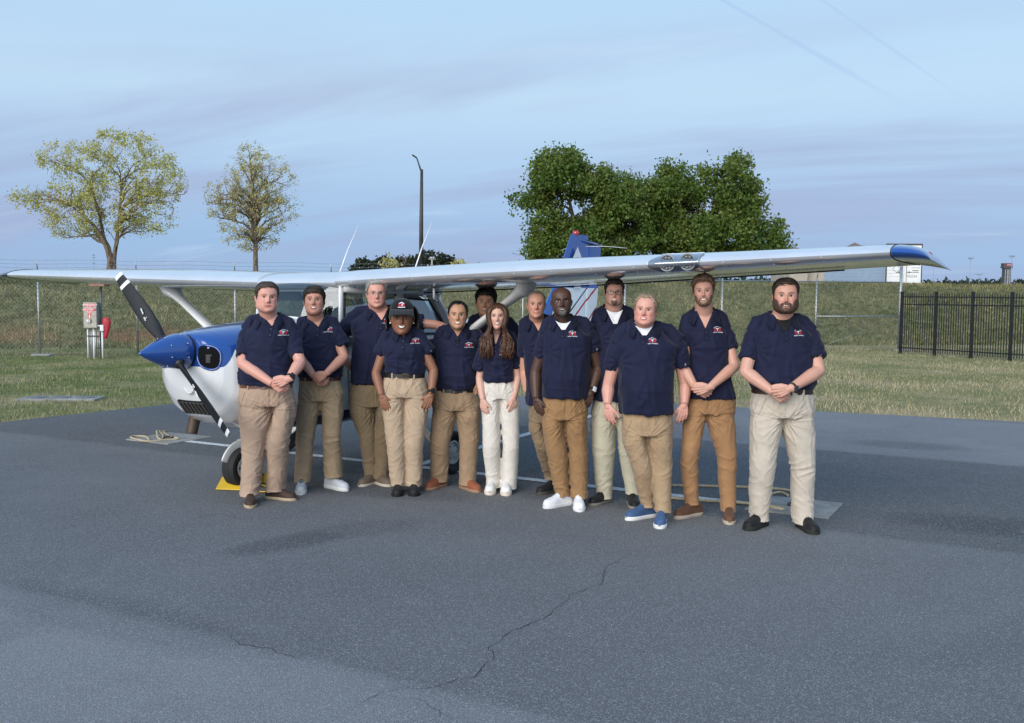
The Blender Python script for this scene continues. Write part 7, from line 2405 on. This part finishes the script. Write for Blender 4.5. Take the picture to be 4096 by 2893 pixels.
P_(T=TD, seed=9, label='bald person with a grey goatee, brown trousers and plain white sneakers', skin=(.078, .040, .028), lip=np.array([.11, .048, .04]), flush=.1,
   toes=[(202, 1548, -52), (437, 1572, 4)], head=((312, 114), (318, 298)), face=(3, 0, -2), headk=dict(smile=.45, full=.5, nose=1.15, wide=1.02, mw=.11), squint=.5, hairc=(.008, .007, .007), open=.010, hscale=1.0,
   beard=('goatee', .026, (.115, .11, .105), 380), stubble=.25, browt=.015, iris=(.02, .012, .01),
   neck=(326, 330, 54), vee=(318, 368), sh=[(176, 362), (534, 342)], torso=[(822, 190, 478, .160), (700, 194, 496, .175), (520, 202, 505, .150)], logo=(382, 409), undershirt=('low', M_WHITE_T),
   arms=[dict(elbow=(148, 665, .02), wrist=(152, 832, -.05), cuff=(172, 568, 78), hand=((.26, -.1, -.95), (.6, .7, 0), 1, dict(curl=.35, thumb=.5))),
         dict(elbow=(560, 640, .02), wrist=(512, 792, -.06), cuff=(536, 528, 96), hand=((-.38, -.06, -.9), (-.2, 1, 0), -1, dict(curl=.40, thumb=.5)))],
   arm=1.08, hand=1.06, waist=(820, 195, 475, .150), hip=(900, 190, 492), crotch=(336, 990), legs=[dict(knee=(286, 1180, 138), hem=(312, 1452, 98)), dict(knee=(428, 1170, 126), hem=(440, 1462, 112))],
   pants=(.27, .155, .070), shoe=dict(c=(.72, .72, .73), s=(.68, .68, .68), l=(.75, .75, .75), h=.030), watch=[(1, (.010, .010, .011), (.62, .64, .66), .036)])
P_(T=TD, seed=10, label='person in dark framed glasses with dark goatee, white undershirt and pale stone trousers', skin=FAIR, flush=.6,
   toes=[(502, 1532, -36), (800, 1556, 10)], head=((650, 60), (648, 231)), face=(0, -2, 0), headk=dict(smile=.85, full=.8, jaw=1.06, wide=1.03), squint=.45, hairc=(.030, .018, .012), open=.020,
   hair=dict(style='short', top=.080, side=.010, seed=10, messy=.7, sweep=.3, quiff=.03), browt=.015, glasses='dark', beard=('goatee', .008, (.13, .075, .05), 240), stubble=.25,
   neck=(656, 268, 58), vee=(652, 330), sh=[(512, 288), (802, 288)], torso=[(838, 520, 790, .150), (700, 520, 790, .158), (450, 522, 780, .145)], logo=(738, 364), undershirt=('high', M_WHITE_T),
   arms=[dict(elbow=(512, 560, .06), wrist=(520, 720, .06), cuff=(512, 480, 84)), dict(elbow=(800, 560, .05), wrist=(795, 720, .05), cuff=(800, 480, 84))],
   waist=(840, 525, 790, .145), hip=(930, 505, 802), crotch=(668, 972), legs=[dict(knee=(592, 1170, 148), hem=(592, 1468, 106)), dict(knee=(752, 1170, 132), hem=(788, 1442, 96))], wrinkle=.6,
   pants=(.45, .42, .315), shoe=dict(c=(.010, .010, .011), s=(.20, .19, .165)))
P_(T=TE, seed=11, label='stout person with thin blond hair, untucked shirt and blue shoes with white soles', skin=PINK, flush=1.0,
   toes=[(226, 1478, -52), (424, 1530, -4)], head=((318, 141), (313, 326)), face=(-7, 0, 4), headk=dict(smile=.75, full=1.0, jaw=1.08, wide=1.03), squint=.7, hairc=(.27, .20, .14), open=.018,
   hair=dict(style='high', top=.040, side=.030, seed=11, messy=.6, strands=360, length=.1), browt=.012, browc=(.28, .19, .13),
   neck=(326, 336, 58), vee=(312, 366), sh=[(134, 388), (575, 370)], torso=[(840, 194, 502, .170), (700, 188, 506, .188), (520, 182, 508, .160)], logo=(370, 413), undershirt=('high', M_WHITE_T),
   arms=[dict(elbow=(122, 690, .02), wrist=(118, 792, -.04), cuff=(136, 588, 78), hand=((.14, -.12, -1), (.55, .8, 0), 1, dict(curl=.32, thumb=.55))),
         dict(elbow=(576, 680, .02), wrist=(571, 790, -.04), cuff=(556, 572, 102), hand=((-.14, -.08, -1), (-.15, 1, 0), -1, dict(curl=.42, thumb=.55)))],
   arm=1.12, hand=1.04, waist=(840, 205, 498, .155), hip=(920, 204, 504), crotch=(346, 995), legs=[dict(knee=(326, 1180, 126), hem=(352, 1385, 88)), dict(knee=(436, 1170, 122), hem=(447, 1418, 102))], wrinkle=.8,
   pants=(.34, .235, .14), shoe=dict(c=(.045, .095, .20), s=(.70, .70, .68), l=(.05, .10, .21), h=.030))
P_(T=TE, seed=12, label='tall slim young person with tousled light brown hair, short beard and brown suede boots', skin=FAIR, flush=.5,
   toes=[(512, 1470, -46), (838, 1506, 2)], head=((668, 34), (664, 214)), face=(-3, 0, -3), headk=dict(smile=.9, jaw=.96, wide=.98), squint=.55, hairc=(.14, .082, .048), open=.020,
   hair=dict(style='short', top=.085, side=.014, seed=12, messy=1.7, sweep=.2, quiff=.05, length=.18, strands=620), browt=.015, beard=('full', .002, (.17, .10, .062), 180), stubble=.25,
   neck=(688, 262, 54), vee=(682, 342), collar_open=42, sh=[(538, 305), (852, 300)], torso=[(752, 604, 870, .120), (640, 600, 846, .125), (450, 588, 832, .135)], logo=(750, 348),
   arms=[dict(elbow=(562, 575, -.08), wrist=(640, 700, -.190), cuff=(548, 480, 82), hand=((.85, 0, -.40), (0, 1, .1), 1, dict(curl=.6, thumb=.25))),
         dict(elbow=(868, 568, -.10), wrist=(722, 692, -.235), cuff=(850, 472, 88), hand=((-.92, 0, -.26), (0, 1, .1), -1, dict(curl=.6, thumb=.35)))],
   waist=(756, 604, 870, .120), hip=(830, 566, 872), crotch=(697, 872), legs=[dict(knee=(602, 1110, 108), hem=(606, 1372, 88)), dict(knee=(822, 1110, 112), hem=(832, 1410, 92))],
   pants=(.30, .165, .078), shoe=dict(c=(.105, .050, .028), s=(.40, .34, .27), h=.028))
P_(T=TF, seed=13, label='broad person with a full dark beard, stone trousers and black sneakers at the right end', skin=FAIR, flush=.9,
   toes=[(262, 1542, -30), (668, 1566, 26)], head=((462, 92), (460, 292)), face=(0, 0, 0), headk=dict(smile=.65, full=.9, jaw=1.06, wide=1.03), squint=.6, hairc=(.030, .019, .013), open=.014,
   hair=dict(style='short', top=.050, side=.008, seed=13, messy=.4, sweep=.8), browt=.015, beard=('full', .026, (.075, .040, .025), 620), stubble=.15,
   neck=(462, 322, 60), vee=(464, 376), sh=[(266, 350), (674, 344)], torso=[(720, 300, 640, .152), (670, 284, 648, .172), (500, 290, 644, .152)], tucked=True, logo=(535, 398), undershirt=('high', M_BLACK_T),
   arms=[dict(elbow=(262, 628, -.13), wrist=(418, 744, -.240), cuff=(270, 558, 98), hand=((.82, -.02, -.44), (0, 1, .1), 1, dict(curl=.7, thumb=.2))),
         dict(elbow=(682, 622, -.13), wrist=(520, 724, -.285), cuff=(668, 550, 106), hand=((-.92, 0, -.30), (.1, 1, .1), -1, dict(curl=.7, thumb=.3)))],
   arm=1.12, hand=1.05, waist=(735, 302, 640, .152), hip=(850, 288, 660), crotch=(466, 910), legs=[dict(knee=(356, 1190, 142), hem=(335, 1468, 110)), dict(knee=(590, 1190, 134), hem=(592, 1486, 122))], wrinkle=1.15,
   pants=(.47, .41, .335), belt=((.028, .014, .010), M_CHROME, 6), shoe=dict(c=(.010, .010, .011), s=(.022, .026, .022), fat=1.08, h=.032), watch=[(1, (.04, .025, .018), (.03, .03, .035), .038)])
CREW = [person(p) for p in PEOPLE]

# sunglasses hooked in the open collar of the short man
def sunglasses():
    c = CREW[4]; w = c['w']
    p = w((228, 462)); y = c['surf'](p[0], p[2], .012) + c['base'][1]
    m = pm('black_lens', (.006, .006, .007), .12)
    t = empty('sunglasses', (p[0], y, p[2]), 0, 'black sunglasses hanging folded from the open collar of the man with hands in pockets', 'sunglasses')
    MB().bevbox((.002, -.004, -.034), (.040, .010, .044), .008, roty(.05)).build('lens', m, t, 40)
    MB().tube([[-.004, 0, -.012], [-.002, -.006, .004], [.008, -.004, .010], [.010, .01, .0]], .004, 6).build('temple', M_DARK, t)
    MB().bevbox((0, -.003, -.006), (.026, .010, .012), .003).build('bridge', M_DARK, t, 40)
sunglasses()
